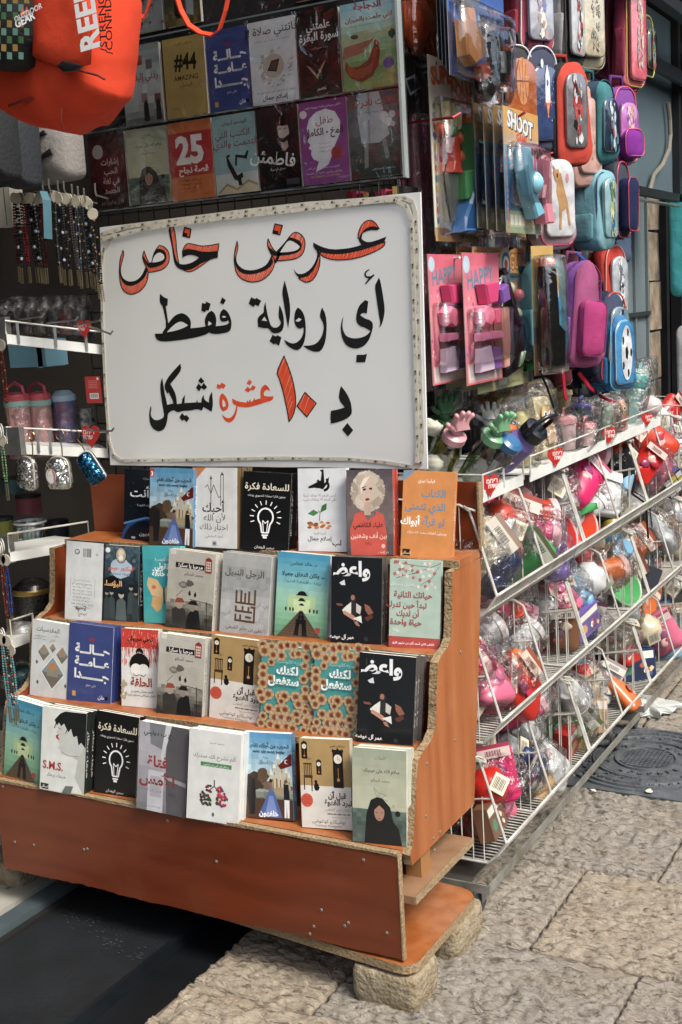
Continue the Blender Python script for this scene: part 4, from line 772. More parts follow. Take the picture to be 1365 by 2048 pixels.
def a_lakin():
    a = Art('2f8f8c', 160); q = random.Random(5)
    for i in range(120):
        x, y = (i % 7) * 17 + q.uniform(-5, 5) + 8 * (i // 7 % 2), (i // 7) * 15.5 + q.uniform(-4, 4); g_ = q.uniform(.95, 1.35)
        if q.random() < .1 or i // 7 > 10: continue
        if 20 < y < 82 and 20 < x < 84: continue
        for k in range(12): t = k * pi / 6; a.circ(x + 6.4 * g_ * cos(t), y + 6.4 * g_ * sin(t), 2.5 * g_, 'a88a5c' if k % 2 else 'b89a6e', n=7)
        a.circ(x, y, 4.8 * g_, '8a5a34', n=12); a.circ(x, y, 2.9 * g_, ('5c2420', '6e3a28', '7a2c24')[i % 3], n=8)
    a.text('جوزيه كاتوتسيلا', 58, 32, 9, '9fc8c0'); a.text('لكنك', 74, 53, 21, 'dce8e4', 'r', .045); a.text('ستفعل', 76, 73, 21, 'dce8e4', 'r', .045); a.fit('حوارات ورواية', 52, 142, 40, 'a8c8bc'); return a
def a_sms():
    a = Art('c6cbc6', 165); a.poly([(100, 62), (92, 82), (84, 88), (72, 92), (60, 90), (48, 90), (44, 82), (38, 78), (42, 72), (38, 66), (34, 58), (38, 54), (32, 46), (38, 40), (36, 30), (60, 20), (100, 40)], 'b5bab4'); a.poly([(72, 92), (84, 96), (78, 130), (100, 165), (100, 60), (88, 86)], 'a6aca6')
    a.poly([(34, 34), (28, 24), (40, 10), (52, 4), (100, 2), (100, 70), (90, 60), (84, 66), (80, 48), (72, 52), (66, 36), (60, 44), (50, 28), (44, 34), (38, 28), (30, 42)], '14191a'); a.line([(50, 8), (36, 20), (28, 40)], 2, '14191a'); a.line([(60, 30), (54, 48)], 1.4, '14191a'); a.poly([(40, 50), (32, 54), (34, 60), (42, 62), (37, 56)], 'a01c2c'); a.line([(36, 38), (44, 40)], 1, '222'); a.line([(46, 84), (62, 90), (84, 88)], 1, '59605c')
    a.text('S.M.S.', 28, 122, 22, 'a02434', bold=.03, sx=.9); a.text('هيفاء بيطار', 36, 136, 10, '333'); a.rect(2, 152, 20, 163, '161616'); a.text('الساقي', 11, 160, 7, 'ccc', bold=.02); a.poly([(50, 165), (58, 150), (76, 148), (70, 165)], '5c6662'); return a
def a_fatat():
    a = Art('8f9096', 168); a.grad(0, 0, 100, 168, ['9a9aa2', 'a4a4aa', '86868c', '6a6a70'], .12, 12, 8, seed=4); a.poly([(58, 0), (100, 0), (100, 168), (62, 168), (56, 60)], '4e4d52'); a.poly([(20, 0), (54, 0), (48, 48), (24, 40)], '70747a'); a.poly([(54, 0), (66, 0), (50, 70), (46, 62)], 'b9bcc2'); a.rect(22, 90, 54, 168, 'b0b1b8'); a.poly([(54, 96), (100, 104), (100, 112), (54, 102)], '8a898e'); a.rect(26, 100, 50, 140, '9a9ba2')
    a.text('ج ب دوليني', 38, 22, 12, '26262c', bold=.02); a.text('فتاة', 40, 82, 28, '8f2624', bold=.03); a.text('الأمس', 40, 116, 28, '7c2226', bold=.03); a.fit('كل شيء كان مثاليا', 34, 130, 34, '8f3a38'); a.text('رواية', 72, 132, 8, '2a2a2e'); a.fit('المركز الثقافي العربي', 34, 160, 30, '333'); return a
def a_sadr():
    a = Art('c3c6c3', 172); a.text('محمد السيد', 54, 24, 6, '444'); a.fit('ألم نشرح لك صدرك', 50, 52, 82, '56605a', bold=.01, hmax=28); a.rect(24, 60, 84, 68, '3c7a48'); a.fit('رسائل إلى أمي عن الجنون', 54, 66, 48, 'dde8dd'); a.line([(52, 92), (52, 106)], 2.4, '3a3a34'); a.line([(52, 104), (44, 112)], 2, '3a3a34'); a.line([(52, 104), (60, 112)], 2, '3a3a34')
    q = random.Random(3)
    for sx, c in ((-1, ('2e4a34', '4a3030', '1f3828', '7a1f26')), (1, ('a01f2c', '6b2a5c', 'c04050', '2c4430'))):
        for i in range(46):
            t = q.random(); y = 104 + t * 38; x = 52 + sx * (6 + q.random() * (8 + 12 * sin(t * 2.6))); a.blob(x, y, 2.6, q.choice(c), 2.6, seed=i)
    a.circ(52, 158, 2.4, '555', 4); return a
def a_salam():
    a = Art('9aa08c', 162); a.grad(0, 0, 100, 162, ['8e9684', 'a4a892', 'a8aa96', '949a86'], .08, 10, 6); a.fit('سلام الله على عينيك', 54, 40, 66, '22241f', bold=.015, hmax=20); a.text('محمد السالم', 52, 56, 7, '33352e'); a.text('كلمات', 52, 18, 8, '4c6a54'); a.line([(40, 66), (48, 74), (62, 78), (54, 84), (44, 78), (40, 66)], .7, '6c6a5c'); a.line([(54, 84), (66, 88)], .7, '6c6a5c')
    a.grad(0, 104, 100, 162, ['55655c', '3f4c47', '56655e'], .5, 8, 12, .15); a.poly([(22, 162), (26, 112), (34, 88), (46, 82), (56, 84), (70, 98), (76, 122), (86, 134), (92, 162)], '15181a'); a.circ(50, 108, 9.5, 'a07660', 15); a.poly([(42, 94), (50, 90), (58, 94), (60, 104), (50, 96), (41, 104)], '1d1512'); a.line([(43, 108), (47, 109)], .9, '2a1a16'); a.line([(53, 109), (57, 108)], .9, '2a1a16'); a.poly([(47, 118), (53, 118), (50, 120)], '7a3a34'); a.circ(84, 108, 5, '12161c'); a.circ(76, 96, 3, 'a89a5c'); return a
# hanging-display covers
def a_44():
    a = Art('9c8542', 150); a.fit('دار الكتب العربية', 50, 14, 44, '2a2210'); a.text('#44', 52, 60, 42, '1d170c', bold=.03, rot=-4, sx=.8); a.text('AMAZING', 52, 80, 13, '1d170c', bold=.01); a.text('فيصل', 52, 92, 12, '1d170c'); a.fit('رواية قصيرة', 20, 132, 20, '2a2210'); return a
def a_ilayk():
    a = Art('9aa2a2', 150); a.grad(0, 0, 100, 150, ['6e7878', '9aa4a4', 'a2a8a6', '4a5050'], .3, 12, 8); a.text('ردني إليك', 58, 66, 18, '8e2430', bold=.02)
    for x, y, c in ((40, 20, '8e3a34'), (64, 30, '6a5a5c'), (46, 92, '8a6a64'), (80, 96, '6a3a40')): a.rect(x, y, x + 16, y + 18, c)
    for x in (56, 88): a.poly([(x - 7, 146), (x - 5, 112), (x, 104), (x + 6, 112), (x + 8, 146)], '201c1e')
    return a
def a_fatatni():
    a = Art('b9bfc2', 160); a.text('فاتتني صلاة !!', 50, 26, 21, '1a1a1a', bold=.01); a.fit('لماذا يحافظ البعض على الصلاة .. بينما يتركها الكثير؟', 50, 40, 76, '333'); q = random.Random(2)
    for i in range(70): t = q.uniform(0, 2 * pi); r = q.uniform(26, 38); x, y = 50 + r * cos(t), 88 + r * sin(t); a.poly([(x, y), (x + 7, y - 1), (x + 7, y + 3), (x, y + 4)], mixc('8e8c88', 'd6d4ce', q.random()))
    a.circ(50, 88, 23, 'a39a8c', 23); a.poly([(36, 96), (46, 78), (64, 76), (56, 100)], '1d1714'); a.poly([(40, 94), (48, 81), (60, 80), (53, 97)], '4a3a2c'); a.fit('تعرف على أسرار هؤلاء الذين كلما فاتتهم صلاة', 50, 138, 80, '333'); a.text('إسلام جمال', 50, 151, 12, '1a1a1a', bold=.02); return a
def a_baqara():
    a = Art('101513', 158); a.grad(0, 0, 100, 158, ['0f1211', '1a2421', '0d1110', '1a2c26'], .8, 12, 8); a.text('علمتني', 52, 34, 20, 'c9cfcc', bold=.02); a.text('سورة البقرة', 52, 54, 21, 'c9cfcc', bold=.02); a.poly([(18, 96), (42, 112), (66, 92), (44, 126)], '8a7a5c'); a.poly([(24, 98), (42, 110), (60, 95), (43, 118)], '2a241c'); a.text('عصير', 52, 146, 10, 'ccd'); a.fit('مكتبة عصير الكتب', 52, 70, 40, '99a'); return a
def a_hen():
    a = Art('7fa29a', 160); a.grad(0, 0, 100, 160, ['7fb0bc', 'a9c4c0', '8ea88a', '6f9468', '5f8456', '7a8c58'], .15, 12, 10); a.text('الدجاجة', 50, 14, 17, '8e2430', bold=.04); a.fit('التي حلمت بالطيران', 52, 34, 86, '8e2430', bold=.03, hmax=20); a.fit('THE HEN WHO DREAMED SHE COULD FLY', 50, 44, 66, '4c7a84'); a.poly([(0, 62), (30, 54), (60, 60), (100, 50), (100, 70), (0, 76)], '8fa27c'); a.poly([(4, 78), (60, 70), (40, 92), (0, 100)], '8a5a48')
    a.poly([(6, 104), (14, 116), (30, 116), (46, 108), (56, 88), (60, 80), (68, 82), (70, 94), (66, 120), (54, 138), (34, 146), (14, 136), (4, 120)], '6e2e1a'); a.poly([(8, 110), (26, 122), (48, 118), (60, 104), (52, 130), (26, 140), (10, 128)], '8a4424'); a.poly([(58, 80), (62, 72), (66, 74), (70, 82)], 'a02420'); a.circ(64, 83, 1.2, '111'); a.line([(32, 146), (30, 158)], 2, '7a6030'); a.circ(84, 118, 10, '3e4a8a'); a.blob(24, 62, 7, '2c4a34', 4); a.blob(92, 66, 6, '2c4a34', 8, seed=3); return a
def a_isharat():
    a = Art('3c1c20', 155); a.grad(0, 0, 100, 155, ['3a2426', '502428', '3a1418', '26201f'], .8, 14, 10, seed=2); a.poly([(14, 60), (30, 36), (54, 50), (76, 34), (92, 56), (86, 96), (54, 132), (22, 100)], '5c1a20'); a.circ(24, 36, 15, 'a8a09c')
    for i, s in enumerate(('إشارات', 'الحب', 'في لغة', 'الجسد')): a.text(s, 56, 64 + i * 20, 17, 'b9aaa8', bold=.02)
    a.fit('آلان وباربرا بيز', 54, 146, 62, '9a8e8c'); return a
def a_25():
    a = Art('b8662a', 160); a.rect(0, 22, 100, 112, 'a32626'); a.text('25', 48, 84, 76, 'cdd0cc', bold=.045, sx=.85); a.text('قصة نجاح', 54, 105, 17, 'd8d4cc', bold=.04)
    for i, s in enumerate(('من أعلام النهضة', 'والحركات النسوية', 'في القارات السبعة', 'تأليف')): a.fit(s, 48, 122 + i * 8, (44, 46, 42, 14)[i], '3a1a10')
    a.fit('دار الوطن', 84, 152, 22, '3a1a10'); return a
def a_kutub():
    a = Art('7fa3a6', 165); a.text('أفونسو كروش', 52, 20, 11, '22282a', bold=.01); a.text('الكتب التي', 46, 46, 19, '7c2a38', bold=.01); a.text('التهمت والدي', 52, 66, 19, '7c2a38', bold=.01); a.rect(0, 122, 100, 165, 'a9b4b4'); a.poly([(4, 158), (26, 140), (50, 152), (76, 136), (98, 146), (98, 165), (4, 165)], 'b8ab8e')
    for k in range(5): a.line([(4, 160 + k), (26, 143 + k), (50, 155 + k), (76, 139 + k), (98, 149 + k)], .6, '6a5c44')
    a.poly([(28, 84), (38, 82), (36, 88), (32, 88), (44, 112), (52, 128), (64, 122), (66, 132), (54, 140), (44, 136), (30, 104)], '14181a'); a.poly([(78, 78), (82, 80), (76, 96), (54, 90), (52, 108), (48, 106), (50, 84), (72, 88)], '14181a'); a.poly([(52, 136), (60, 134), (62, 148), (54, 150)], '14181a'); return a
def a_fatmain():
    a = Art('14171a', 165); a.grad(0, 0, 100, 165, ['2a2628', '1a181a', '121416'], .5, 10, 8); a.poly([(40, 92), (56, 78), (78, 74), (96, 84), (100, 130), (100, 165), (40, 165)], '0c0e10'); a.poly([(50, 40), (60, 34), (74, 36), (78, 52), (74, 66), (66, 72), (56, 68), (51, 56)], 'a8988c'); a.poly([(58, 66), (72, 66), (74, 82), (64, 90), (58, 82)], '978679'); a.blob(64, 26, 20, '171214', 14, .2, seed=2); a.poly([(51, 54), (54, 62), (64, 64), (76, 58), (74, 68), (64, 73), (55, 70)], '241a18'); a.rect(53, 44, 59, 45.5, '221'); a.rect(65, 44, 72, 45.5, '221')
    a.text('فاطمئن', 32, 112, 36, 'cdd0ce', bold=.02, rot=-12); a.fit('صدق فرضية', 46, 126, 36, 'c8c4be'); a.rect(64, 146, 94, 158, '3a3c40'); return a
def a_tifl():
    a = Art('7c3a7e', 165); a.poly([(28, 140), (36, 120), (24, 114), (20, 104), (22, 96), (16, 92), (20, 84), (14, 78), (18, 66), (14, 52), (20, 34), (36, 22), (56, 18), (76, 26), (86, 46), (84, 70), (72, 92), (64, 112), (56, 128), (40, 136)], 'c8ccd0'); a.text('طفل', 52, 46, 20, '8a3434', bold=.01); a.text('المخ - الكامل', 50, 68, 19, '2a2428', bold=.03, sx=.85)
    for i in range(3): a.fit(('استراتيجية ثورية', 'لصياغة عقلية', 'تنامي أطفالك')[i], 50, 86 + i * 8, 24, '444')
    a.fit('الأعلى مبيعا في قائمة نيويورك تايمز', 50, 14, 76, 'ddd'); a.circ(8, 24, 8, 'c8bcc8'); a.circ(76, 106, 13, 'a03a3c'); [a.rect(67, 98 + i * 4, 85, 99.4 + i * 4, '6c2430') for i in range(5)]; a.fit('دانيال جيه. سيجل دكتوراه في الطب', 44, 134, 72, 'd8c8d8'); a.fit('تينا باين برايسون دكتوراه في الفلسفة', 46, 144, 76, 'd8c8d8'); a.text('NO-DRAMA DISCIPLINE', 48, 152, 6, 'c89a4c'); return a
def a_halat():
    a = Art('3f4a4c', 160); a.grad(0, 0, 100, 160, ['3c4648', '5a666a', '46524f', '2c3634'], .4, 12, 8, seed=3); a.poly([(22, 0), (64, 0), (74, 50), (82, 82), (60, 96), (24, 94), (18, 40)], '97a3a6'); a.poly([(40, 0), (46, 0), (42, 92), (38, 92)], '7c888b'); a.circ(72, 48, 9, 'b0b6b4'); a.circ(88, 46, 7, 'b0b6b4'); a.circ(78, 58, 10, 'b8bebc'); a.circ(70, 66, 6, 'a8aeac'); a.circ(89, 64, 5, 'a8aeac'); a.circ(76, 50, 1.2, '222'); a.circ(82, 50, 1.2, '222')
    a.poly([(30, 94), (38, 94), (36, 140), (28, 142)], '77827f'); a.poly([(66, 92), (74, 90), (80, 124), (72, 128)], '77827f'); a.text('حالات نادرة', 58, 24, 17, '9c3c38', bold=.03); a.circ(10, 20, 5, '9c3c38'); a.circ(10, 20, 3.6, '3f4a4c'); a.fit('رواية مستوحاة من ملفات حقيقية', 44, 38, 58, '22282a'); a.rect(2, 148, 14, 160, '5c2a26'); a.fit('د. عبدالوهاب السيد الرفاعي', 66, 146, 46, 'ccd'); return a
def a_flora():
    a = Art('7f8888', 150); q = random.Random(9)
    for i in range(26): x, y = q.uniform(0, 100), q.uniform(90, 148); a.line([(x, y), (x + q.uniform(-8, 8), y - 12)], .8, '4a4040'); a.blob(x, y - 12, 3, '6c2c30', 2.4, seed=i)
    a.text('كتابي', 60, 132, 12, '333'); return a
def a_photo():
    a = Art('4c4a40', 150); a.grad(0, 0, 100, 150, ['5a5448', '7a6a3c', '3a3c34', '6a5c38'], .8, 12, 10, seed=6); a.poly([(30, 90), (50, 86), (46, 138), (28, 130)], '1a1c1e'); a.poly([(60, 100), (84, 92), (80, 136), (62, 130)], '8f9aa0'); return a
# ------------------------------------------------------------------ books
_art = {}
def book_parts(root, w_, h_, t_, art, spine, title=None, shade='c8c8c4'):
    cv = MB(); cv.box(0, 0, 0, w_, .0012, h_, shade); cv.box(0, t_ - .0012, 0, w_, t_, h_, spine); cv.box(w_ - .0012, .0012, 0, w_, t_ - .0012, h_, spine)
    cv.build('cover', m_print, root); MB().box(.0015, .0013, .0008, w_ - .0014, t_ - .0013, h_ - .0012).build('pages', m_paper, root)
    if art:
        art.place('cover_print', m_print, root, w_, y=-.0003); 
    if title and t_ > .009:
        a = Art(spine, 100 * t_ / h_, 100); dark = sum(hexc(spine)[:3]) < .9; a.fit(title, 50, 62 * t_ / h_, 56, 'dddddd' if dark else '333333', hmax=60 * t_ / h_)
        k = h_ / 100; me = MB(); me.v = [(w_ + .0004 - b * k * .3, c * k, h_ - x * k) for x, b, c in a.mb.v]; me.f = a.mb.f; me.c = a.mb.c
        me.build('spine_title', m_print, root)
def front_book(nm, fn, z, bl, br, tl, spine, label, cat='book', t=.02, n=0, lean=8, shade=None, grp=None, wfix=None, behind=None, title=None):
    p0, p1 = on(*bl, 2, z), on(*br, 2, z); yaw = atan2(p1.y - p0.y, p1.x - p0.x); yaw = max(-.16, min(.16, yaw)); w_ = wfix or (p1 - p0).length
    L = rad(lean); u = V((cos(yaw), sin(yaw), 0)); v = V((-sin(yaw) * sin(L), cos(yaw) * sin(L), cos(L))); nn = u.cross(v)
    d = ray(*tl); tt = (p0 - CAMP).dot(nn) / d.dot(nn); r = CAMP + d * tt - p0; hh = r.dot(v); ro = atan2(r.dot(u), hh); ro = max(-.06, min(.06, ro)); hh /= cos(ro)
    if fn not in _art: _art[fn] = fn()
    art = _art[fn]; art_h = hh / w_ * 100
    if abs(art_h - art.h) > .5:      # same drawing, page proportions of this copy
        a2 = Art.__new__(Art); a2.mb = MB(); f = art_h / art.h; a2.mb.v = [(x, y, zz * f) for x, y, zz in art.mb.v]; a2.mb.f = art.mb.f; a2.mb.c = art.mb.c; a2.w = 100; a2.h = art_h; art = a2
    mw = xf(p0, yaw, -L, ro)
    0 and print('BOOK', nm, [round(q, 3) for q in p0], 'yaw %.2f w %.3f h %.3f roll %.3f' % (yaw, w_, hh, ro))
    lab = label; b = thing('book', lab, cat, mw=mw, group=grp); book_parts(b, w_, hh, t, art, spine, title)
    if n:
        b2 = thing('book', lab, cat); book_parts(b2, w_, hh, t, None, spine, title, shade=spine)
        for k in range(n):
            c = b2 if k == 0 else copy_tree(b2); c.matrix_world = mw @ M.Translation((rnd.uniform(.0, .006) + .004 * k, (t + .0012) * (k + 1), rnd.uniform(-.001, .002)))
            sh = SHORT[nm] + ' on the ' + {Z1: 'top', Z2: 'second', Z3: 'third', Z4: 'bottom'}[z] + ' shelf'
            c['label'] = ('copy directly behind the ' if k == 0 else 'rearmost copy behind the ') + sh; c['group'] = 'spare copies behind the ' + sh
    return b
SHORT = dict(space='blue planet book', war='castle and ball gown book', ahibbak='minaret line book', bulb='black light bulb book', woman='white haired woman book', back='upside down white book', sugar='embracing couple book', noble='grey calligraphy book', pier='pier and bowler hats book', waidh='seated man book', haala='dark blue title book', sms='profile woman book', sadr='flowering lungs book', salam='veiled woman book')
Z1, Z2, Z3, Z4 = .915, .723, .535, .3585
FB = front_book
FB('space', a_space, Z1, (248, 1077), (336, 1087), (250, 937), '10161e', 'black book with blue planet on the top shelf far left', n=1)
FB('war', a_war, Z1, (299, 1088), (386, 1095), (301, 935), '3f6f92', 'blue castle and ball gown book on the top shelf', t=.022, n=1, title='الحرب من أجلك تقام')
FB('ahibbak', a_ahib, Z1, (386, 1093), (474, 1100), (386, 935), '5a4a34', 'white book with line drawn minarets on the top shelf', n=2, t=.018)
FB('bulb', a_bulb, Z1, (481, 1099), (577, 1101), (497, 942), '0c0d0f', 'black light bulb book on the top shelf under the sign', n=1, t=.018, title='للسعادة فكرة')
FB('zad', a_zad, Z1, (598, 1102), (694, 1105), (596, 937), 'c4c8ca', 'pale book with seedling sprouting from coins on the top shelf', n=0)
FB('woman', a_woman, Z1, (696, 1110), (788, 1112), (693, 940), 'b8402c', 'book with white haired woman in red jumper on the top shelf', n=1, t=.014, title='بين أنف وشفتين')
FB('orange', a_orange, Z1, (801, 1112), (903, 1115), (808, 940), 'c97a2e', 'orange book with blue title at the right end of the top shelf', t=.02, title='الكتاب الذي تتمنى')
FB('back', a_back, Z2, (130, 1237), (203, 1242), (134, 1081), '14181c', 'white book turned upside down showing its back cover on the second shelf', t=.012, n=1, behind='upside down white book')
FB('mis', a_mis, Z2, (208, 1240), (277, 1244), (210, 1089), '1d2a30', 'dark portrait book with sad crowd on the second shelf', t=.022, title='البؤساء')
FB('butterfly', a_butter, Z2, (289, 1245), (366, 1252), (285, 1092), '3f9aa0', 'turquoise butterfly book on the second shelf')
FB('sugar', a_sugar, Z2, (331, 1253), (424, 1262), (352, 1097), 'b0aea4', 'grey book with couple embracing and red phone box on the second shelf', n=1, t=.015, title='مرحبا يا سكر')
FB('noble', a_noble, Z2, (439, 1263), (536, 1271), (455, 1103), '8e918e', 'grey calligraphy book with brown square lettering on the second shelf', n=1, t=.014)
FB('pier', a_pier, Z2, (549, 1271), (653, 1277), (558, 1102), 'c2c8c8', 'blue green pier and bowler hats book on the second shelf', t=.016, n=1, title='وكان النفاق جميلا')
FB('waidh', a_waidh, Z2, (662, 1284), (763, 1289), (664, 1112), '55504c', 'black book with seated man in waistcoat on the second shelf', n=1, t=.014, title='واعظ')
FB('life', a_life, Z2, (778, 1293), (880, 1297), (781, 1118), 'a9bfb2', 'pale green blossom book with red title at the end of the second shelf', t=.016)
FB('maqd', a_maqd, Z3, (60, 1389), (133, 1398), (68, 1238), 'b8bcbc', 'white book with golden dome diamonds on the third shelf')
FB('haala', a_haala, Z3, (134, 1399), (222, 1407), (143, 1244), '2f3c72', 'dark blue book with big white title on the third shelf', n=2, t=.009)
FB('halqa', a_halqa, Z3, (244, 1411), (318, 1417), (243, 1256), 'c0c0ba', 'book with dripping red and a black hair bun on the third shelf')
FB('sugar', a_sugar, Z3, (313, 1425), (404, 1434), (321, 1265), 'b0aea4', 'grey book with couple embracing and red phone box on the third shelf', n=1, t=.015, title='مرحبا يا سكر')
FB('coffee', a_coffee, Z3, (419, 1434), (518, 1446), (425, 1269), 'b8b2a4', 'tan and white book with clocks chair and cat on the third shelf', t=.016, title='قبل أن تبرد القهوة')
FB('lakin', a_lakin, Z3, (521, 1452), (622, 1463), (525, 1287), '2a807e', 'left of the two sunflower books on the third shelf', t=.016, title='لكنك ستفعل')
FB('lakin', a_lakin, Z3, (628, 1466), (728, 1476), (630, 1293), '2a807e', 'right sunflower book partly covered by the black book on the third shelf', t=.012)
FB('waidh', a_waidh, Z3, (713, 1483), (826, 1491), (720, 1304), '55504c', 'black book with seated man in waistcoat on the third shelf', n=2, t=.015, title='واعظ')
FB('pier', a_pier, Z4, (8, 1549), (80, 1568), (18, 1393), '4f8f9c', 'blue green pier and bowler hats book on the bottom shelf far left', n=1)
FB('sms', a_sms, Z4, (80, 1577), (168, 1588), (93, 1412), '1d2422', 'white book with dark haired woman in profile on the bottom shelf', n=2, t=.016, title='هيفاء بيطار')
FB('bulb', a_bulb, Z4, (188, 1583), (272, 1595), (196, 1420), '0a0b0c', 'black light bulb book on the bottom shelf', n=1, t=.012)
FB('fatat', a_fatat, Z4, (273, 1615), (370, 1629), (281, 1441), '59585e', 'grey corridor book with red title on the bottom shelf', t=.024, title='فتاة الأمس')
FB('sadr', a_sadr, Z4, (373, 1635), (478, 1643), (381, 1456), 'c3c6c3', 'white book with flowering lungs on the bottom shelf', n=1, t=.016)
FB('war', a_war, Z4, (490, 1634), (588, 1645), (484, 1463), '3f6f92', 'blue castle and ball gown book on the bottom shelf', t=.022, title='الحرب من أجلك تقام')
FB('coffee', a_coffee, Z4, (605, 1654), (706, 1664), (598, 1476), 'b8b2a4', 'tan and white book with clocks chair and cat on the bottom shelf', t=.02)
FB('salam', a_salam, Z4, (706, 1682), (815, 1691), (705, 1494), 'b4b8a8', 'sage green book with woman in black veil at the end of the bottom shelf', n=2, t=.012)

# ------------------------------------------------------------------ hanging book display (clear pockets)
HY = 2.6
m_navy = mat('dark_backing', '15181b', rough=.8)
gd = thing('display_grid', 'black wire display grid behind the hanging books and the sign', 'wire grid', (-2.3, 2.69, .9))
q = MB()
for i in range(20): q.tube([(i * .052, 0, 0.1), (i * .052, 0, 1.5)], .0022, 4)
for i in range(28): q.tube([(0, .004, .1 + i * .052), (.99, .004, .1 + i * .052)], .0022, 4)
tag(q.build('wires', m_dark, gd), kind='stuff')
ps = thing('clear_pocket_sheet', 'long clear plastic pocket sheet holding paperbacks above the sign', 'pocket sheet', (-2.2, HY, 1.78))
def pocket(x0, x1, z0, z1, y, sd):
    q = MB(); n, m_ = 20, 8; vs = []
    for j in range(m_ + 1):
        for i in range(n + 1):
            x, z = x0 + (x1 - x0) * i / n, z0 + (z1 - z0) * j / m_
            vs.append((x, y - abs(NZ.noise(V((x * 14, z * 14, sd)))) * .008, z))
    q.add(vs, [(j * (n + 1) + i, j * (n + 1) + i + 1, (j + 1) * (n + 1) + i + 1, (j + 1) * (n + 1) + i) for j in range(m_) for i in range(n)])
    q.build('pocket', m_film, ps, True)
def hang_book(fn, x0, x1, ztop, zbot, label, y=HY, skew=0.0, nm='book'):
    if fn not in _art: _art[fn] = fn()
    art = _art[fn]; w_, hh = x1 - x0, ztop - zbot; f = hh / w_ * 100 / art.h
    a2 = Art.__new__(Art); a2.mb = MB(); a2.mb.v = [(a, b, c * f) for a, b, c in art.mb.v]; a2.mb.f = art.mb.f; a2.mb.c = art.mb.c; a2.w = 100
    b = thing(nm, label, 'book', mw=xf((x0, y, zbot), 0, 0, skew))
    MB().box(0, 0, 0, w_, .0012, hh, '999').build('cover', m_print, b); MB().box(.001, .0013, .001, w_ - .001, .012, hh - .001).build('pages', m_paper, b); a2.place('cover_print', m_print, b, w_, y=-.0003)
def span(pxa, pxb, pt, pb, y=HY):
    a, b = on(pxa[0], pxa[1], 1, y), on(pxb[0], pxb[1], 1, y); return a.x, b.x
R1 = [(a_isharat, 180, 254, 'dark red heart book at the left of the lower hanging row'), (a_salam, 255, 339, 'sage green veiled woman book in the lower hanging row'), (a_25, 340, 429, 'red and orange book with a big white 25 in the lower hanging row'), (a_kutub, 430, 517, 'pale teal book with upside down legs over an open book, hanging'), (a_fatmain, 518, 604, 'dark hanging book with curly haired bearded man'), (a_tifl, 605, 701, 'purple hanging book with white child head silhouette'), (a_halat, 702, 803, 'grey hanging book with white coat and teddy bear at the right end')]
R2 = [(a_ilayk, 245, 324, 'grey hanging book with red script half behind the orange bag'), (a_44, 329, 414, 'mustard yellow hanging book with a number sign title'), (a_haala, 415, 502, 'dark blue hanging book with big white title in the upper row'), (a_fatatni, 503, 598, 'white hanging book with ring of broken bricks'), (a_baqara, 599, 686, 'black hanging book with an open glowing book'), (a_hen, 687, 799, 'hanging book with brown hen in green fields')]
R3 = [(a_flora, 240, 325, 'grey botanical print book cut off at the photo top'), (a_photo, 330, 402, 'dark collage book cut off at the photo top behind the orange strap'), (a_fatmain, 590, 684, 'dark book cut off at the top edge of the photo above the black book')]
for i, (fn, a, b, lab) in enumerate(R1):
    xa = on(a, 330, 1, HY).x; xb = on(b, 330, 1, HY).x; hang_book(fn, xa + .001, xb - .002, 1.978 + rnd.uniform(-.002, .002), 1.788 + rnd.uniform(-.002, .002), lab, skew=rnd.uniform(-.008, .008))
for i, (fn, a, b, lab) in enumerate(R2):
    xa = on(a, 160, 1, HY).x; xb = on(b, 160, 1, HY).x; hang_book(fn, xa + .001, xb - .002, 2.178, 1.986, lab, skew=rnd.uniform(-.008, .008), y=HY + (.004 if fn is a_haala else 0))
for i, (fn, a, b, lab) in enumerate(R3):
    xa = on(a, 30, 1, HY).x; xb = on(b, 30, 1, HY).x; hang_book(fn, xa, xb, 2.39, 2.205, lab)
xL = on(178, 300, 1, HY).x; xR = on(806, 260, 1, HY).x + .004
for (z0, z1), xs in (((1.782, 1.984), [178, 254, 339, 429, 517, 604, 701, 806]), ((1.984, 2.184), [178, 245, 327, 414, 502, 598, 687, 803]), ((2.198, 2.40), [178, 325, 402, 500, 590, 684, 800])):
    for i, (a, b) in enumerate(zip(xs, xs[1:])):
        pocket(on(a, 260, 1, HY).x + 2.2, on(b, 260, 1, HY).x + 2.2, z0 - 1.78, z1 - 1.78, -.005, i + z0 * 9)
for z in (1.782, 1.984, 2.191): MB().box(xL + 2.2 - .005, -.006, z - 1.78 - .002, xR + 2.2, -.0045, z - 1.78 + .002).build('welded_seam', mat('seam_film', '4c5254', rough=.2), ps)
MB().box(xR + 2.2 - .006, -.007, 0, xR + 2.2, .014, .62).build('side_hem', mat('hem_film', '858c8b', rough=.2), ps)
MB().box(xL + 2.2, .016, 0, xR + 2.2, .02, .62).build('backing_sheet', m_navy, ps)
# row of book spines glimpsed under the sheet on the right, behind the grid
for i in range(10):
    x = -1.47 + i * .016; c = ('8a2436', 'a03a5a', '6c1c24', 'b09a60', '2a2a2a')[i % 5]; t_ = tag(MB().box(x, 2.72, 1.66, x + .014, 2.80, 1.775 + rnd.uniform(-.01, .005)).build('notebook', mat('spine_' + c, c, rough=.4)), '%s notebook spine behind the grid above the sign, %s' % (('crimson', 'rose pink', 'dark red', 'tan', 'black')[i % 5], ('in the left half', 'in the right half')[i // 5]), 'notebook')

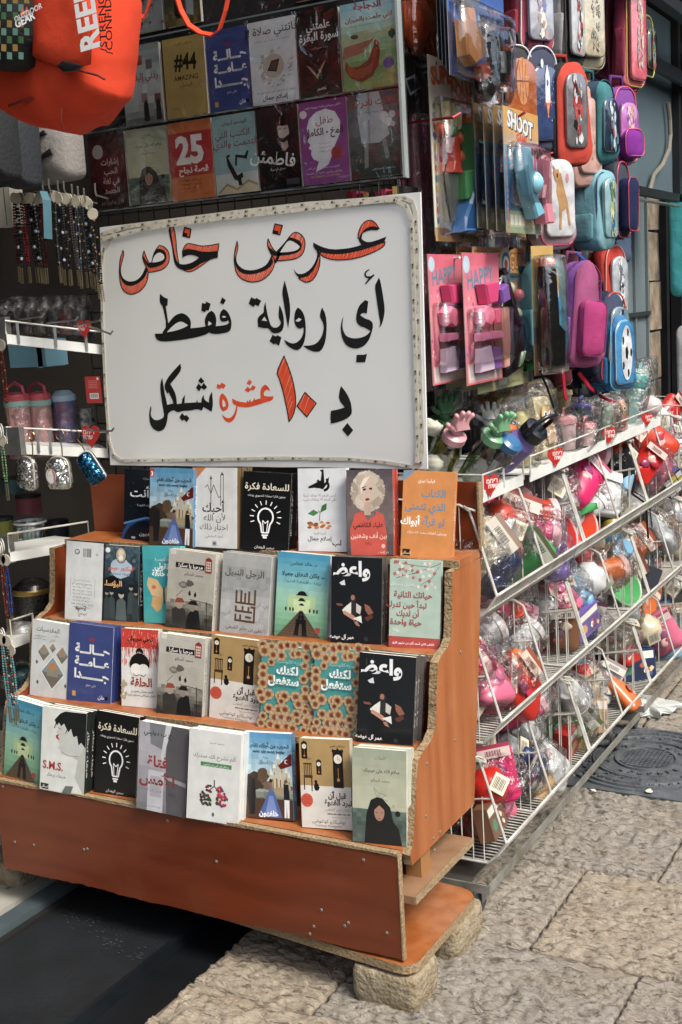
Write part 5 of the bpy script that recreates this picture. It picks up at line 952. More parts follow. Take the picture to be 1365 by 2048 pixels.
# ------------------------------------------------------------------ bags at the top left
m_orange = mat('orange_canvas', 'c8432a', rough=.8, col2='b83c25', scale=6, bump=.6, bscale=11, spec=.15)
ob_ = thing('drawstring_bag', 'large orange sports backpack hanging at the top left with white printed lettering', 'backpack', tuple(on(130, 30, 1, 2.0)))
Bo = on(130, 30, 1, 2.0)
def outl(pts, y): return [((on(x, y_, 1, y) - Bo).x, (on(x, y_, 1, y) - Bo).z) for x, y_ in pts]
body = outl([(10, -90), (-40, 60), (-20, 180), (12, 215), (60, 245), (125, 262), (180, 245), (232, 190), (236, 160), (243, 115), (245, 0), (235, -90)], 2.0)
dn = []
for i in range(len(body)):
    a, b = body[i], body[(i + 1) % len(body)]
    for k in range(4): dn.append((a[0] + (b[0] - a[0]) * k / 4, a[1] + (b[1] - a[1]) * k / 4))
MB().pad(dn, .13, y0=.07, puff=.3, rough=.011).build('bag_body', m_orange, ob_, True)
# seams and pockets
def seam(pts, y, r=.0022, name='seam', m=None, par=None, base=None):
    return MB().tube([(on(x, y_, 1, y) - (base or Bo)) + V((0, -.0, 0)) for x, y_ in pts], r, 5).build(name, m or mat('dark_orange_seam', '7a2414', rough=.8), par or ob_, True)
seam([(125, -60), (130, 60), (133, 130), (165, 142), (196, 150), (210, 158)], 1.905, .0028); seam([(18, 212), (70, 195), (132, 155)], 1.925, .003); seam([(124, 215), (122, 240), (128, 262)], 1.925, .002)
fold = MB().pad(outl([(133, -80), (136, 128), (170, 140), (200, 150), (236, 140), (240, -80)], 2.0), .035, y0=-.075, puff=.1); fold.build('front_pocket', m_orange, ob_, True)
MB().pad(outl([(194, 148), (206, 160), (230, 158), (243, 148), (225, 142), (205, 138)], 2.0), .008, y0=-.11).build('zip_gap', m_dark, ob_)
def ptext(s_, px, py, size, c, rot, sc=1.0, bold=.02, y=1.878, parent=None, base=None, sx=1, nm='printed_lettering'):
    a = Art('000', 1, 1); a.mb = MB(); a.h = 0; a.text(s_, 0, 0, size, c, 'l', bold, rot, sx); p = on(px, py, 1, y) - (base or Bo)
    a.w = 1; a.place(nm, m_matte, parent or ob_, 1, x0=p.x, z0=p.z, y=p.y)
ptext('REEBOK', 206, 94, .066, 'd8dcd8', 94, bold=.035, sx=.83)
ptext('/STRENGTH/POWER', 219, 104, .022, '1c1412', 87, bold=.01, sx=1.15); ptext('/CONFIDENCE/COURAGE', 231, 110, .022, '1c1412', 86, bold=.01, sx=1.1)
# orange straps looping over the books
MB().strap([on(x, y, 1, 2.35) - Bo for x, y in ((242, -10), (250, 12), (268, 30), (290, 34), (298, 10), (304, -12))], (.0, .012, .010), .003).build('strap', m_orange, ob_)
MB().strap([on(x, y, 1, 2.35) - Bo for x, y in ((352, -12), (362, 20), (378, 50), (402, 66), (425, 70), (440, 58), (452, 20), (458, -12))], (.0, .014, .008), .004).build('strap', m_orange, ob_)
# plaid bag
PB = on(30, 40, 1, 1.9); pb_ = thing('plaid_backpack', 'black and green plaid school bag in front of the orange bag', 'backpack', tuple(PB))
def outp(pts, y): return [((on(x, y_, 1, y) - PB).x, (on(x, y_, 1, y) - PB).z) for x, y_ in pts]
MB().pad(outp([(-80, -60), (-80, 110), (0, 140), (40, 140), (58, 130), (64, 90), (72, 80), (73, 0), (70, -60)], 1.9), .1, y0=.05, puff=.1).build('bag_body', mat('black_bag_cloth', '15161a', rough=.85, bump=.3, bscale=120), pb_, True)
pq = MB(); cols = ['6fa08e', '8a4a5c', '4c7a4c', '2c3c40', 'a88a4c', '5e8fa0']
for i in range(12):
    for j in range(11):
        if (i + j) % 2: continue
        x, y = -66 + i * 11.5, -40 + j * 16
        pts = [(x, y), (x + 10, y + 1), (x + 10, y + 15), (x, y + 14)]
        if max(p[0] for p in pts) > 66 or max(p[1] for p in pts) > 134 or (max(p[0] for p in pts) > 56 and max(p[1] for p in pts) > 88): continue
        pq.add([tuple(on(a, b, 1, 1.838) - PB) for a, b in pts], [(0, 3, 2, 1)], mixc(cols[(i * 3 + j * 5) % 6], '15161a', .25))
pq.build('plaid_print', m_matte, pb_)
ptext('OUTDOOR', 36, 46, .014, 'ddd', 12, y=1.834, parent=pb_, base=PB); ptext('GEAR', 38, 58, .02, 'eee', 12, bold=.03, y=1.834, parent=pb_, base=PB)
a_ = MB(); a_.add([tuple(on(x, y, 1, 1.834) - PB) for x, y in ((40, 32), (46, 14), (50, 26), (54, 12), (60, 34), (52, 26), (46, 30))], [(6, 5, 4, 3, 2, 1, 0)]); a_.build('emblem', mat('emblem_orange', 'd8622a', rough=.6), pb_)
# dark bags under them
for i, (x0, y0, x1, y1, c, y, lab) in enumerate(((0, 180, 50, 360, '14171c', 2.3, 'black school bag with pink band hanging under the plaid bag'), (45, 240, 90, 375, '1d2228', 2.4, 'charcoal school bag hanging beside the black one under the orange bag'), (88, 250, 178, 365, '7a7774', 2.5, 'grey and black printed bag hanging behind the bracelets'))):
    p = on((x0 + x1) / 2, y1, 1, y); a, b = on(x0, y1, 1, y), on(x1, y1, 1, y); hh = on(x0, y0, 1, y).z - p.z
    t_ = thing('school_bag', lab, 'backpack', tuple(p)); MB().pad(arch(b.x - a.x, hh, .3, .15), .08, puff=.2, rough=.006).build('bag_body', mat('bag_' + c, c, rough=.8, bump=.3, bscale=100), t_, True)
    MB().tube([(-.03, 0, hh - .01), (-.02, 0, hh + .05), (.02, 0, hh + .05), (.03, 0, hh - .01)], .004).build('handle', m_dark, t_)
    if i == 0: MB().box(-.045, -.1, .09, .05, -.095, .105).build('pink_band', mat('pink_band', 'c0566c', rough=.6), t_)
    if i == 2:
        for (a0, a1, b0, b1) in ((-.05, -.01, .02, .10), (.0, .045, .05, .075), (-.02, .03, .1, .12)): MB().pad([(a0, b0), (a1, b0 + .01), (a1 - .006, b1), (a0 + .01, b1 - .012)], .006, y0=-.088).build('black_patch', m_dark, t_)
for x, y, r in ((0, 215, 3), (2, 300, 2), (0, 250, 1)): pass
bxw = thing('wall_switch_box', 'white plastic box on the left edge beside the bracelets', 'box', tuple(on(12, 452, 1, 2.5)))
MB().box(-.05, 0, 0, .025, .05, .10).build('box_body', mat('old_white_plastic', 'a8a69a', rough=.5, var=.1), bxw); MB().box(.005, -.001, .002, .006, .0, .098).build('lid_seam', m_dark, bxw)

# ------------------------------------------------------------------ bracelets on hooks
def strand(n, c1, c2, r=.0035, L=.16, chain=True):
    root = thing('bracelet', '', 'bracelet')
    tg = MB(); tg.lathe([(0, .001), (.014, .001), (.0142, 0), (.0142, -.001), (0, -.001)], 12, mw=M.Rotation(rad(90), 4, 'X')); tg.build('tag', mat('kraft_tag', 'aaa594', rough=.8, var=.08), root)
    b = MB(); k = int(L / (r * 2.1))
    for s in range(2):
        for i in range(k):
            z = -.016 - i * r * 2.1; x = (-1) ** s * (.002 + .003 * sin(i / k * pi)); b.ball((x, 0, z), r * (.9 + .2 * ((i * 7) % 3) / 3), c1 if (i * 5 + s) % 7 else c2, n=5, m=3)
    b.build('bead_strand', mat('glass_bead', None, rough=.15, spec=.8), root)
    if chain:
        c = MB()
        for s in range(2):
            for i in range(9): c.box((-1) ** s * .003 - .0014, -.001, -.018 - L - i * .0045, (-1) ** s * .003 + .0014, .001, -.0145 - L - i * .0045, mw=None)
        c.build('chain', mat('brass_chain', '8f8468', rough=.35, metal=.8), root)
    return root
specs = [('red', '6c1418', '2a1012'), ('black', '0c0d10', '9aa0a8'), ('black and brass', '121214', '8a6a3a'), ('navy', '141c34', '3a4a70'), ('dark red and black', '3a0e12', '0c0c0e'), ('grey', '3a3e42', '8a8e92')]
protos = [strand(0, c1, c2, r=(.0034, .0046, .0028, .003, .003, .0028)[i]) for i, (nme, c1, c2) in enumerate(specs)]
used = set(); bi = 0
hooks = [(118, 388, 0), (88, 380, 5), (136, 372, 0), (150, 385, 0), (165, 388, 0), (190, 396, 8)]
strands = [(28, 396, 0), (34, 397, 1), (41, 396, 0), (47, 397, 0), (54, 396, 4), (60, 396, 1), (67, 397, 1), (74, 398, 2), (80, 396, 4), (106, 392, 2), (112, 393, 5), (118, 397, 1), (125, 398, 3), (132, 398, 2), (139, 399, 4), (146, 400, 1), (152, 402, 5), (158, 402, 2), (164, 402, 3), (171, 403, 1), (177, 408, 2), (182, 424, 5), (186, 428, 2)]
used_p = {}
for i, (px, py, k) in enumerate(strands):
    src = protos[k]; o = src if k not in used_p else copy_tree(src); used_p[k] = used_p.get(k, 0) + 1
    o.location = on(px, py, 1, 2.42 + rnd.uniform(-.012, .012) + (.0 if i % 3 else .015)); o.rotation_euler = (0, rnd.uniform(-.05, .05), rnd.uniform(-.5, .3)); o['group'] = 'beaded bracelets hung on the hook rail'
    nn = ('first', 'second', 'third', 'fourth', 'fifth', 'sixth', 'seventh')[used_p[k] - 1]
    o['label'] = '%s %s beaded bracelet from the left on the hook rail' % (nn, specs[k][0])
for i, (px, py) in enumerate(((88, 378), (100, 373), (118, 377), (130, 378), (146, 384), (158, 388), (170, 392), (192, 382))):
    p = on(px, py, 1, 2.42); hk = tag(MB().tube([(-.03, .08, -.012), (0, 0, -.010), (.008, -.012, .0), (.014, -.018, .016)], .0022, 6).build('display_hook', m_steel), 'chrome display hook holding bracelets, %s from the left' % ('first', 'second', 'third', 'fourth', 'fifth', 'sixth', 'seventh', 'eighth')[i], 'hook', 'chrome hooks holding the bracelets'); hk.location = p
tp = thing('blue_ribbon', 'pale blue paper ribbon hanging among the bracelets', 'ribbon', tuple(on(95, 400, 1, 2.40)))
MB().strap([(-.045, .02, .025), (-.01, 0, .022), (.002, -.004, 0), (.0, -.006, -.05), (-.004, -.006, -.095)], (.022, .004, -.004), .0015).build('ribbon_band', mat('blue_paper', '5b8796', rough=.7), tp)
# loose strands at the left frame edge
sp2 = [('green pearl', '4c6a4a', '6f8a60'), ('red and brown', '5c1c18', '7a5a3a'), ('dark blue', '1a2c5c', '2c3c70'), ('turquoise and coral', '4a7a80', 'b8604a'), ('mixed dark', '2a1c1c', '8a8a80')]
for i, (px, py, k, L, y) in enumerate(((4, 880, 0, .09, 2.1), (2, 690, 1, .13, 2.15), (3, 1118, 1, .13, 2.05), (12, 1120, 2, .12, 2.05), (4, 1278, 3, .15, 2.0), (14, 1282, 4, .15, 2.0), (22, 1300, 3, .12, 2.02))):
    o = strand(0, sp2[k][1], sp2[k][2], r=.003, L=L); o.location = on(px, py, 1, y); o['label'] = '%s beads hanging at the left photo edge, %s from the top' % (sp2[k][0], ('second', 'first', 'third', 'fourth', 'fifth', 'sixth', 'seventh')[i])
for j, (px, py) in enumerate(((4, 862), (6, 1092), (8, 1270))):
    t_ = thing('tag_bundle', 'bundle of round white price tags at the left edge %s' % ('beside the bottles', 'above the red beads', 'above the coral beads')[j], 'tags', tuple(on(px, py, 1, 2.04)), (0, 0, -.5))
    for k in range(6): MB().lathe([(0, .001), (.017, .001), (.017, -.001), (0, -.001)], 14, mw=M.Translation((.002 * k - .006, -.005 * k, -.003 * k)) @ M.Rotation(rad(90), 4, 'X')).build('tag', mat('white_tag', 'b4b2aa', rough=.7), t_)

# ------------------------------------------------------------------ left wall shelves
def rack(nm, pts, lab, tab, front=.026, back=.16):
    """white shelf: front lip, wire rail above, shelf plate running back; pts = front lip left, right (world), rail height"""
    a, b, rh = pts; t_ = thing('wall_shelf', lab, 'shelf', tuple(a)); d = (b - a); L = d.length; ang = atan2(d.y, d.x); dz = d.z
    f = lambda s, y, z: V((d.x * s - sin(ang) * y, d.y * s + cos(ang) * y, dz * s + z))
    q = MB(); q.add([f(s, y, z) for s in (0, 1) for y in (0, .003) for z in (0, -front)], [(0, 1, 5, 4), (2, 6, 7, 3), (0, 4, 6, 2), (1, 3, 7, 5), (0, 2, 3, 1), (4, 5, 7, 6)]); q.build('front_lip', m_white, t_)
    q = MB(); q.add([f(s, y, z) for s in (0, 1) for y in (.003, back) for z in (-.002, -.006)], [(0, 1, 5, 4), (2, 6, 7, 3), (0, 4, 6, 2), (1, 3, 7, 5), (0, 2, 3, 1), (4, 5, 7, 6)]); q.build('shelf_plate', m_white, t_)
    q = MB(); q.tube([f(0, .002, 0), f(0, .002, rh), f(1, .002, rh), f(1, .002, 0)], .0028, 6); q.build('wire_rail', m_wire, t_)
    for s in tab: q = MB(); q.tube([f(s, -.001, -.02), f(s, -.001, rh)], .005, 4); q.build('upright', m_steel, t_)
    return t_, f
W1 = lambda x, y, d: on(x, y, 1, d)
s1, f1 = rack('a', (W1(13, 668, 2.42), W1(207, 690, 2.62), .035), 'white shelf with wire rail below the bracelets', (.12, .5, .82))
s2, f2 = rack('b', (W1(16, 888, 2.42), W1(216, 897, 2.62), .045), 'white shelf with the pink bottles left of the sign', (.3, .42))
s3, f3 = rack('c', (W1(20, 1105, 2.35), W1(180, 1078, 2.62), .05), 'white wire railed shelf left of the second book row', ())
s4, f4 = rack('d', (W1(25, 1278, 2.28), W1(70, 1262, 2.45), .05), 'short white shelf at the left of the third book row', ())
MB().box(-.03, .0, -.03, .045, .02, .045).build('end_bracket', m_steel, s2)
MB().box(-.03, .0, -.03, .0, .02, .045).build('end_bracket', m_steel, s3)
MB().box(-.03, .0, -.03, .0, .02, .045).build('end_bracket', m_steel, s1)
m_red = mat('red_card', 'a82a24', rough=.45)
def heart(w_):
    return [(w_ * .5 * (16 * sin(t) ** 3) / 16, w_ * .55 * (13 * cos(t) - 5 * cos(2 * t) - 2 * cos(3 * t) - cos(4 * t)) / 16) for t in [2 * pi * k / 28 for k in range(28)]][::-1]
def heart_tag(p, w_, lab, yaw=0):
    t_ = thing('heart_label', lab, 'label', mw=xf(p, yaw)); o = heart(w_); n = len(o); vs = [(x, 0, z) for x, z in o] + [(x, .0015, z) for x, z in o]
    MB().add(vs, [tuple(range(n))[::-1], tuple(range(n, 2 * n))] + [(i, (i + 1) % n, n + (i + 1) % n, n + i) for i in range(n)]).build('card', m_red, t_)
    a = Art('000', 1, 1); a.mb = MB(); a.h = 0; a.text('מחיר', 0, -w_ * .06, w_ * .30, 'd8c8c4', bold=.02); a.text('חדש', 0, w_ * .14, w_ * .27, 'd8c8c4', bold=.02); a.w = 1; a.place('lettering', m_matte, t_, 1, y=-.0006)
heart_tag(W1(183, 655, 2.6) + V((0, -.03, 0)), .05, 'red heart shaped price label on the upper left shelf by the sign')
heart_tag(W1(196, 868, 2.6) + V((0, -.03, 0)), .065, 'red heart shaped price label on the shelf of pink bottles')
for i, (px, py, qx, qy) in enumerate(((30, 640, 85, 633), (95, 646, 152, 640), (148, 652, 200, 641), (178, 652, 222, 668), (175, 862, 224, 862))):
    a, b = on(px, py, 1, 2.5), on(qx, qy, 1, 2.44); tag(MB().tube([a, b, b + V((.008, 0, .008))], .0026, 6).build('display_hook', m_steel), ('empty chrome hook in front of the upper left shelf, first from the left', 'empty chrome hook in front of the upper left shelf, second from the left', 'empty chrome hook on the upper left shelf ending by the red heart', 'chrome hook crossing the red heart towards the sign edge', 'chrome hook holding the keyring bags beside the sign')[i], 'hook')
# glimpsed items on the shelves
def lathe_thing(nm, lab, cat, p, prof, col, bag=False, extra=None, rot=None, mats=None, grp=None, film_=None):
    t_ = thing(nm, lab, cat, tuple(p), rot, grp); MB().lathe(prof, 20, cols=col if isinstance(col, list) else [col] * (len(prof) - 1)).build('body', mats or m_plastic, t_, True)
    if extra: extra(t_)
    if bag:
        H = max(z for r, z in prof); R = max(r for r, z in prof) * 1.16; q = MB(); vs = []; n, m_ = 18, 12
        for j in range(m_ + 1):
            for k in range(n):
                f = j / m_; rr = R * (1 if f < .8 else 1 - (f - .8) * 3.2); th_ = 2 * pi * k / n; a = V((rr * cos(th_), rr * sin(th_), -.004 + f * (H * 1.16))); a += NZ.noise_vector(a * 28 + V(p) * 5) * .012; vs.append(a)
        q.add(vs, [(j * n + k, j * n + (k + 1) % n, (j + 1) * n + (k + 1) % n, (j + 1) * n + k) for j in range(m_) for k in range(n)]); q.build('clear_bag', film_ or m_bag, t_, True)
    return t_
m_pinkpr = mat('pink_floral_print', 'b07078', rough=.35, col2='a88a80', scale=40)
m_bluepr = mat('blue_print', '3c5a86', rough=.35, col2='7a4a60', scale=50)
def bot_lid(t_):
    MB().lathe([(.034, .16), (.036, .165), (.036, .175), (.034, .18), (.02, .185), (0, .187)], 20, 'a84a50').build('lid', m_plastic, t_, True)
    MB().tube([(-.03, 0, .178), (-.026, 0, .2), (0, 0, .212), (.026, 0, .2), (.03, 0, .178)], .005, 8, 'a84a50').build('handle', m_plastic, t_, True)
    MB().lathe([(.0345, .145), (.0365, .147), (.0365, .16), (.0345, .162)], 20, '7fa098').build('collar', m_plastic, t_, True)
bp = [(0, 0), (.032, 0), (.034, .01), (.034, .16)]
for i, (px, py, d, lab) in enumerate(((45, 915, 2.56, 'left pink flowered bottle with pink loop lid wrapped in clear film'), (88, 912, 2.62, 'right pink flowered bottle with pink loop lid wrapped in clear film'))):
    lathe_thing('drink_bottle', lab, 'bottle', on(px, py, 1, d), bp, 'b07078', True, bot_lid, mats=m_pinkpr)
def bl_lid(t_): MB().lathe([(.034, .16), (.037, .163), (.036, .176), (.02, .19), (0, .192)], 20, '8fa4b4').build('lid', m_plastic, t_, True)
lathe_thing('drink_bottle', 'blue patterned bottle in clear film beside the pink bottles', 'bottle', on(138, 912, 1, 2.68), bp, '3c5a86', True, bl_lid, mats=m_bluepr)
lathe_thing('drink_bottle', 'speckled black and white tumbler behind the red price card', 'bottle', on(176, 905, 1, 2.74), [(0, 0), (.026, 0), (.03, .12), (.028, .13), (0, .13)], '888', False, None, mats=mat('speckle', 'a8a8a4', rough=.3, col2='1a1a1c', scale=90))
rc = thing('price_card', 'red hanging price card with barcode beside the sign', 'card', tuple(W1(190, 806, 2.6))); MB().box(-.027, 0, 0, .025, .002, .072).build('card', m_red, rc)
a = Art('a82a24', 140); [a.rect(20, 22 + i * 9, 82, 25 + i * 9, 'c87a70') for i in range(5)]; a.rect(24, 88, 84, 118, 'ccc'); [a.rect(28 + i * 4, 92, 29 + i * 4 + (i % 3), 112, '222') for i in range(13)]; a.circ(86, 12, 7, 'ccc'); a.place('print', m_matte, rc, .052, x0=-.027, z0=0, y=-.0006)
for i, (px, w_, c) in enumerate(((45, .16, '6f9cb0'), (92, .05, '9fc0cc'))):
    t_ = thing('gift_box', ('pale blue box lying on top at the back of the bottle shelf', 'lighter blue box end next to the pale blue box')[i], 'box', tuple(on(px, 735, 1, 2.86))); MB().box(-.05 + i * .02, 0, 0, w_ - .06, .1, .085, c).build('carton', mat('box_' + c, c, rough=.6), t_)
    MB().box(-.05 + i * .02, -.001, .083, w_ - .06, .1, .086, c).build('lid', mat('boxlid_' + c, c, rough=.5), t_)
# packets on the shelf under the bracelets
for i in range(6):
    p = on(45 + i * 26, 668, 1, 2.7); c = ('2c2a2c', '3a3034', '4a4640', '22262a', '5c2a2a', '343a3c')[i]
    t_ = thing('bagged_trinket', '%s in crinkled wrap on the shelf below the bracelets, %s from left' % (('black pouch', 'plum pouch', 'khaki pouch', 'slate pouch', 'maroon pouch', 'grey pouch')[i], ('first', 'second', 'third', 'fourth', 'fifth', 'sixth')[i]), 'packet', tuple(p))
    MB().pad(arch(.055, .075, .3, .2), .03, puff=.4, rough=.008).build('pouch', mat('pouch_' + c, c, rough=.5), t_, True); MB().pad(arch(.072, .11, .3, .1), .05, y0=.01, puff=.3, rough=.02).build('clear_wrap', m_bag, t_, True)
# sequin keyring bags
def sequin(lab, px, py, w_, h_, c, yaw, tilt, pic=False):
    t_ = thing('sequin_keyring_bag', lab, 'keyring bag', mw=xf(on(px, py, 1, 2.38), yaw, 0, tilt)); me = _mats.get('seq' + c) or mat('seq' + c, c, rough=.22, metal=.85, var=.5, scale=60)
    if ('vor' + c) not in _mats:
        t = me.node_tree; vo = t.nodes.new('ShaderNodeTexVoronoi'); vo.inputs['Scale'].default_value = 240; tcn = [n for n in t.nodes if n.type == 'TEX_COORD'][0]; t.links.new(tcn.outputs['Object'], vo.inputs['Vector'])
        nm_ = t.nodes.new('ShaderNodeVectorMath'); nm_.operation = 'MULTIPLY_ADD'; t.links.new(vo.outputs['Color'], nm_.inputs[0]); nm_.inputs[1].default_value = (.9, .9, .9); nm_.inputs[2].default_value = (-.45, -.45, -.45)
        g = t.nodes.new('ShaderNodeNewGeometry'); ad = t.nodes.new('ShaderNodeVectorMath'); t.links.new(g.outputs['Normal'], ad.inputs[0]); t.links.new(nm_.outputs[0], ad.inputs[1]); nz = t.nodes.new('ShaderNodeVectorMath'); nz.operation = 'NORMALIZE'; t.links.new(ad.outputs[0], nz.inputs[0]); t.links.new(nz.outputs[0], t.nodes['Principled BSDF'].inputs['Normal']); _mats['vor' + c] = me
    MB().pad(arch(w_, h_, .4, .18, z0=-h_), .035, puff=.35, rough=.003).build('sequin_body', me, t_, True)
    MB().tube([(x * 1.0, -.018, z) for x, z in arch(w_, h_, .4, .18, z0=-h_)] , .0025, 5).build('piping', mat('pearl_piping', 'a8a6a0', rough=.3), t_, True)
    MB().tube([(0, 0, 0), (.002, 0, .02), (0, 0, .04)], .0018, 5).build('chain', mat('gold_ring', '9a8252', rough=.3, metal=.9), t_)
    q = MB(); q.tube([(.014 * cos(2 * pi * k / 16), 0, .054 + .014 * sin(2 * pi * k / 16)) for k in range(17)], .0014, 5); q.build('key_ring', _mats['gold_ring'], t_)
    if pic:
        a = Art('000', 1, 1); a.mb = MB(); a.h = 100; a.circ(50, 52, 26, 'c8c4c0', 28); a.poly([(36, 70), (30, 58), (40, 36), (56, 28), (66, 40), (64, 74), (44, 82)], 'e0dcd6'); a.poly([(56, 26), (64, 30), (72, 48), (70, 76), (60, 78), (62, 54)], 'b87880'); a.poly([(40, 36), (42, 14), (48, 32)], 'b89a5c'); a.circ(44, 50, 2, '222'); a.w = 100; a.place('unicorn_patch', m_matte, t_, w_ * 1.0, x0=-w_ / 2, z0=-h_ * .95, y=-.050)
sequin('silver sequin keyring bag hanging left of the unicorn one', 66, 912, .065, .085, 'a0a09c', -.3, .08)
sequin('silver sequin keyring bag with pink unicorn patch', 125, 912, .068, .082, 'a8a8a4', 0, -.02, True)
sequin('dark blue sequin keyring pouch hanging beside the sign corner', 172, 905, .045, .085, '1d4a66', .2, -.55)
# pot with plastic spoons, jars, basket of dark goods below
pt = thing('clear_bucket', 'clear plastic bucket holding white and pastel tubes on the left shelf', 'bucket', tuple(on(66, 1105, 1, 2.62)))
MB().lathe([(.036, 0), (.045, .09), (.048, .092), (.046, .094)], 22, '9aa4a4').build('bucket_wall', m_film, pt, True)
MB().lathe([(.047, .088), (.0495, .09), (.047, .095)], 22, 'a8b0b0').build('rim', m_plastic, pt, True)
for i, c in enumerate(('7fa4a0', '8fb0a4', 'b0b4b0', '7a98a8')): MB().tube([(-.02 + i * .014, 0, .004), (-.026 + i * .016, .005, .075)], .007, 8, c).build('tube', m_plastic, pt, True)
MB().box(-.035, -.043, .02, -.01, -.04, .065).build('printed_label', mat('bucket_label', '4a7a9a', rough=.5, col2='b0a050', scale=30), pt)
for i, (px, py, d, r, h_, c, lab) in enumerate(((118, 1098, 2.75, .036, .09, '22262a', 'dark jar with printed dots and black lid behind the bucket'), (60, 1026, 2.85, .04, .06, '6c3a40', 'dusky red tub behind the keyring bags'), (10, 1080, 2.6, .03, .07, '6a6c30', 'olive green patterned cup at the left edge shelf'), (28, 985, 2.8, .035, .05, '2c4a50', 'teal dark cup under the silver keyring bag'))):
    lathe_thing('jar', lab, 'jar', on(px, py, 1, d), [(0, 0), (r, 0), (r, h_ * .85), (r * 1.05, h_ * .87), (r * 1.05, h_), (0, h_)], [c, c, c, '15171a', '15171a'])
jb = lathe_thing('sequin_basket', 'dark sequinned pot with gold band under the left shelf', 'pot', on(72, 1238, 1, 2.5), [(0, 0), (.05, 0), (.056, .02), (.056, .085), (.045, .105), (.03, .115), (0, .12)], '1c1e20', mats=mat('dark_glitter', '1a1c1e', rough=.25, metal=.6, var=.8, scale=200, col2='4a4844'))
MB().lathe([(.0575, .078), (.059, .082), (.059, .09), (.0575, .094)], 20, '8a7440').build('gold_band', mat('gold_band', '8a7440', rough=.3, metal=.6), jb, True)
lathe_thing('bagged_toy', 'silver foil packet on the short shelf by the third book row', 'packet', on(44, 1282, 1, 2.42), [(0, 0), (.035, .01), (.04, .03), (.03, .05), (0, .055)], '8a8c8c', True)
lathe_thing('bagged_toy', 'teal wrapped toy on the lowest left shelf', 'packet', on(38, 1365, 1, 2.45), [(0, 0), (.04, .01), (.045, .03), (.03, .045), (0, .05)], '2f6a70', True)
t_ = thing('low_shelf_stock', 'dark cloth bundle under the lowest left shelf beside the white book', 'bundle', tuple(on(40, 1450, 1, 2.45))); MB().pad(arch(.12, .07, .3, .3), .06, puff=.3, rough=.02).build('bundle', mat('dim_cloth', '2a3032', rough=.9), t_, True)

# ------------------------------------------------------------------ toy wall on the street side
dg = thing('display_grid', 'black wire grid on the street wall behind the toys and school bags', 'wire grid', (-1.47, 2.72, .95))
q = MB()
for i in range(60): q.tube([(0, i * .035, 0), (0, i * .035, 1.5)], .0018, 4)
for i in range(30): q.tube([(.004, 0, i * .05), (.004, 2.1, i * .05)], .0018, 4)
tag(q.build('wires', m_dark, dg), kind='stuff')
def hook(pa, pb, X0, X1, m, lab):
    a = on(pa[0], pa[1], 0, X0); b = on(pb[0], pb[1], 0, X1); q = MB().tube([a, a.lerp(b, .8), b], .0036, 6); o = q.build('display_hook', m, None); tag(o, lab, 'hook'); return o
m_rhook = mat('red_hook_paint', '8c1c1c', rough=.4); m_whook = mat('white_hook_paint', 'b8b8b4', rough=.4); m_khook = mat('black_hook_tip', '18181a', rough=.5)
hook((806, 247), (912, 234), -1.36, -1.17, m_rhook, 'long red hook sticking out beside the lollipop toy card'); hook((905, 236), (921, 226), -1.175, -1.165, m_rhook, 'turned up tip of the long red hook')
hook((940, 137), (995, 125), -1.3, -1.12, m_whook, 'white hook under the police toy card'); hook((846, 525), (920, 515), -1.36, -1.22, m_whook, 'white hook carrying the left pink doll card')
hook((1034, 235), (1052, 224), -1.12, -1.09, m_rhook, 'short red hook tip over the front light blue gun card'); hook((958, 524), (974, 514), -1.24, -1.2, m_rhook, 'red hook tip over the right pink doll card'); hook((1000, 503), (1026, 496), -1.26, -1.2, m_khook, 'black hook tip on the shotgun toy card'); hook((1062, 503), (1076, 494), -1.24, -1.2, m_rhook, 'red hook tip above the narrow black gun card')
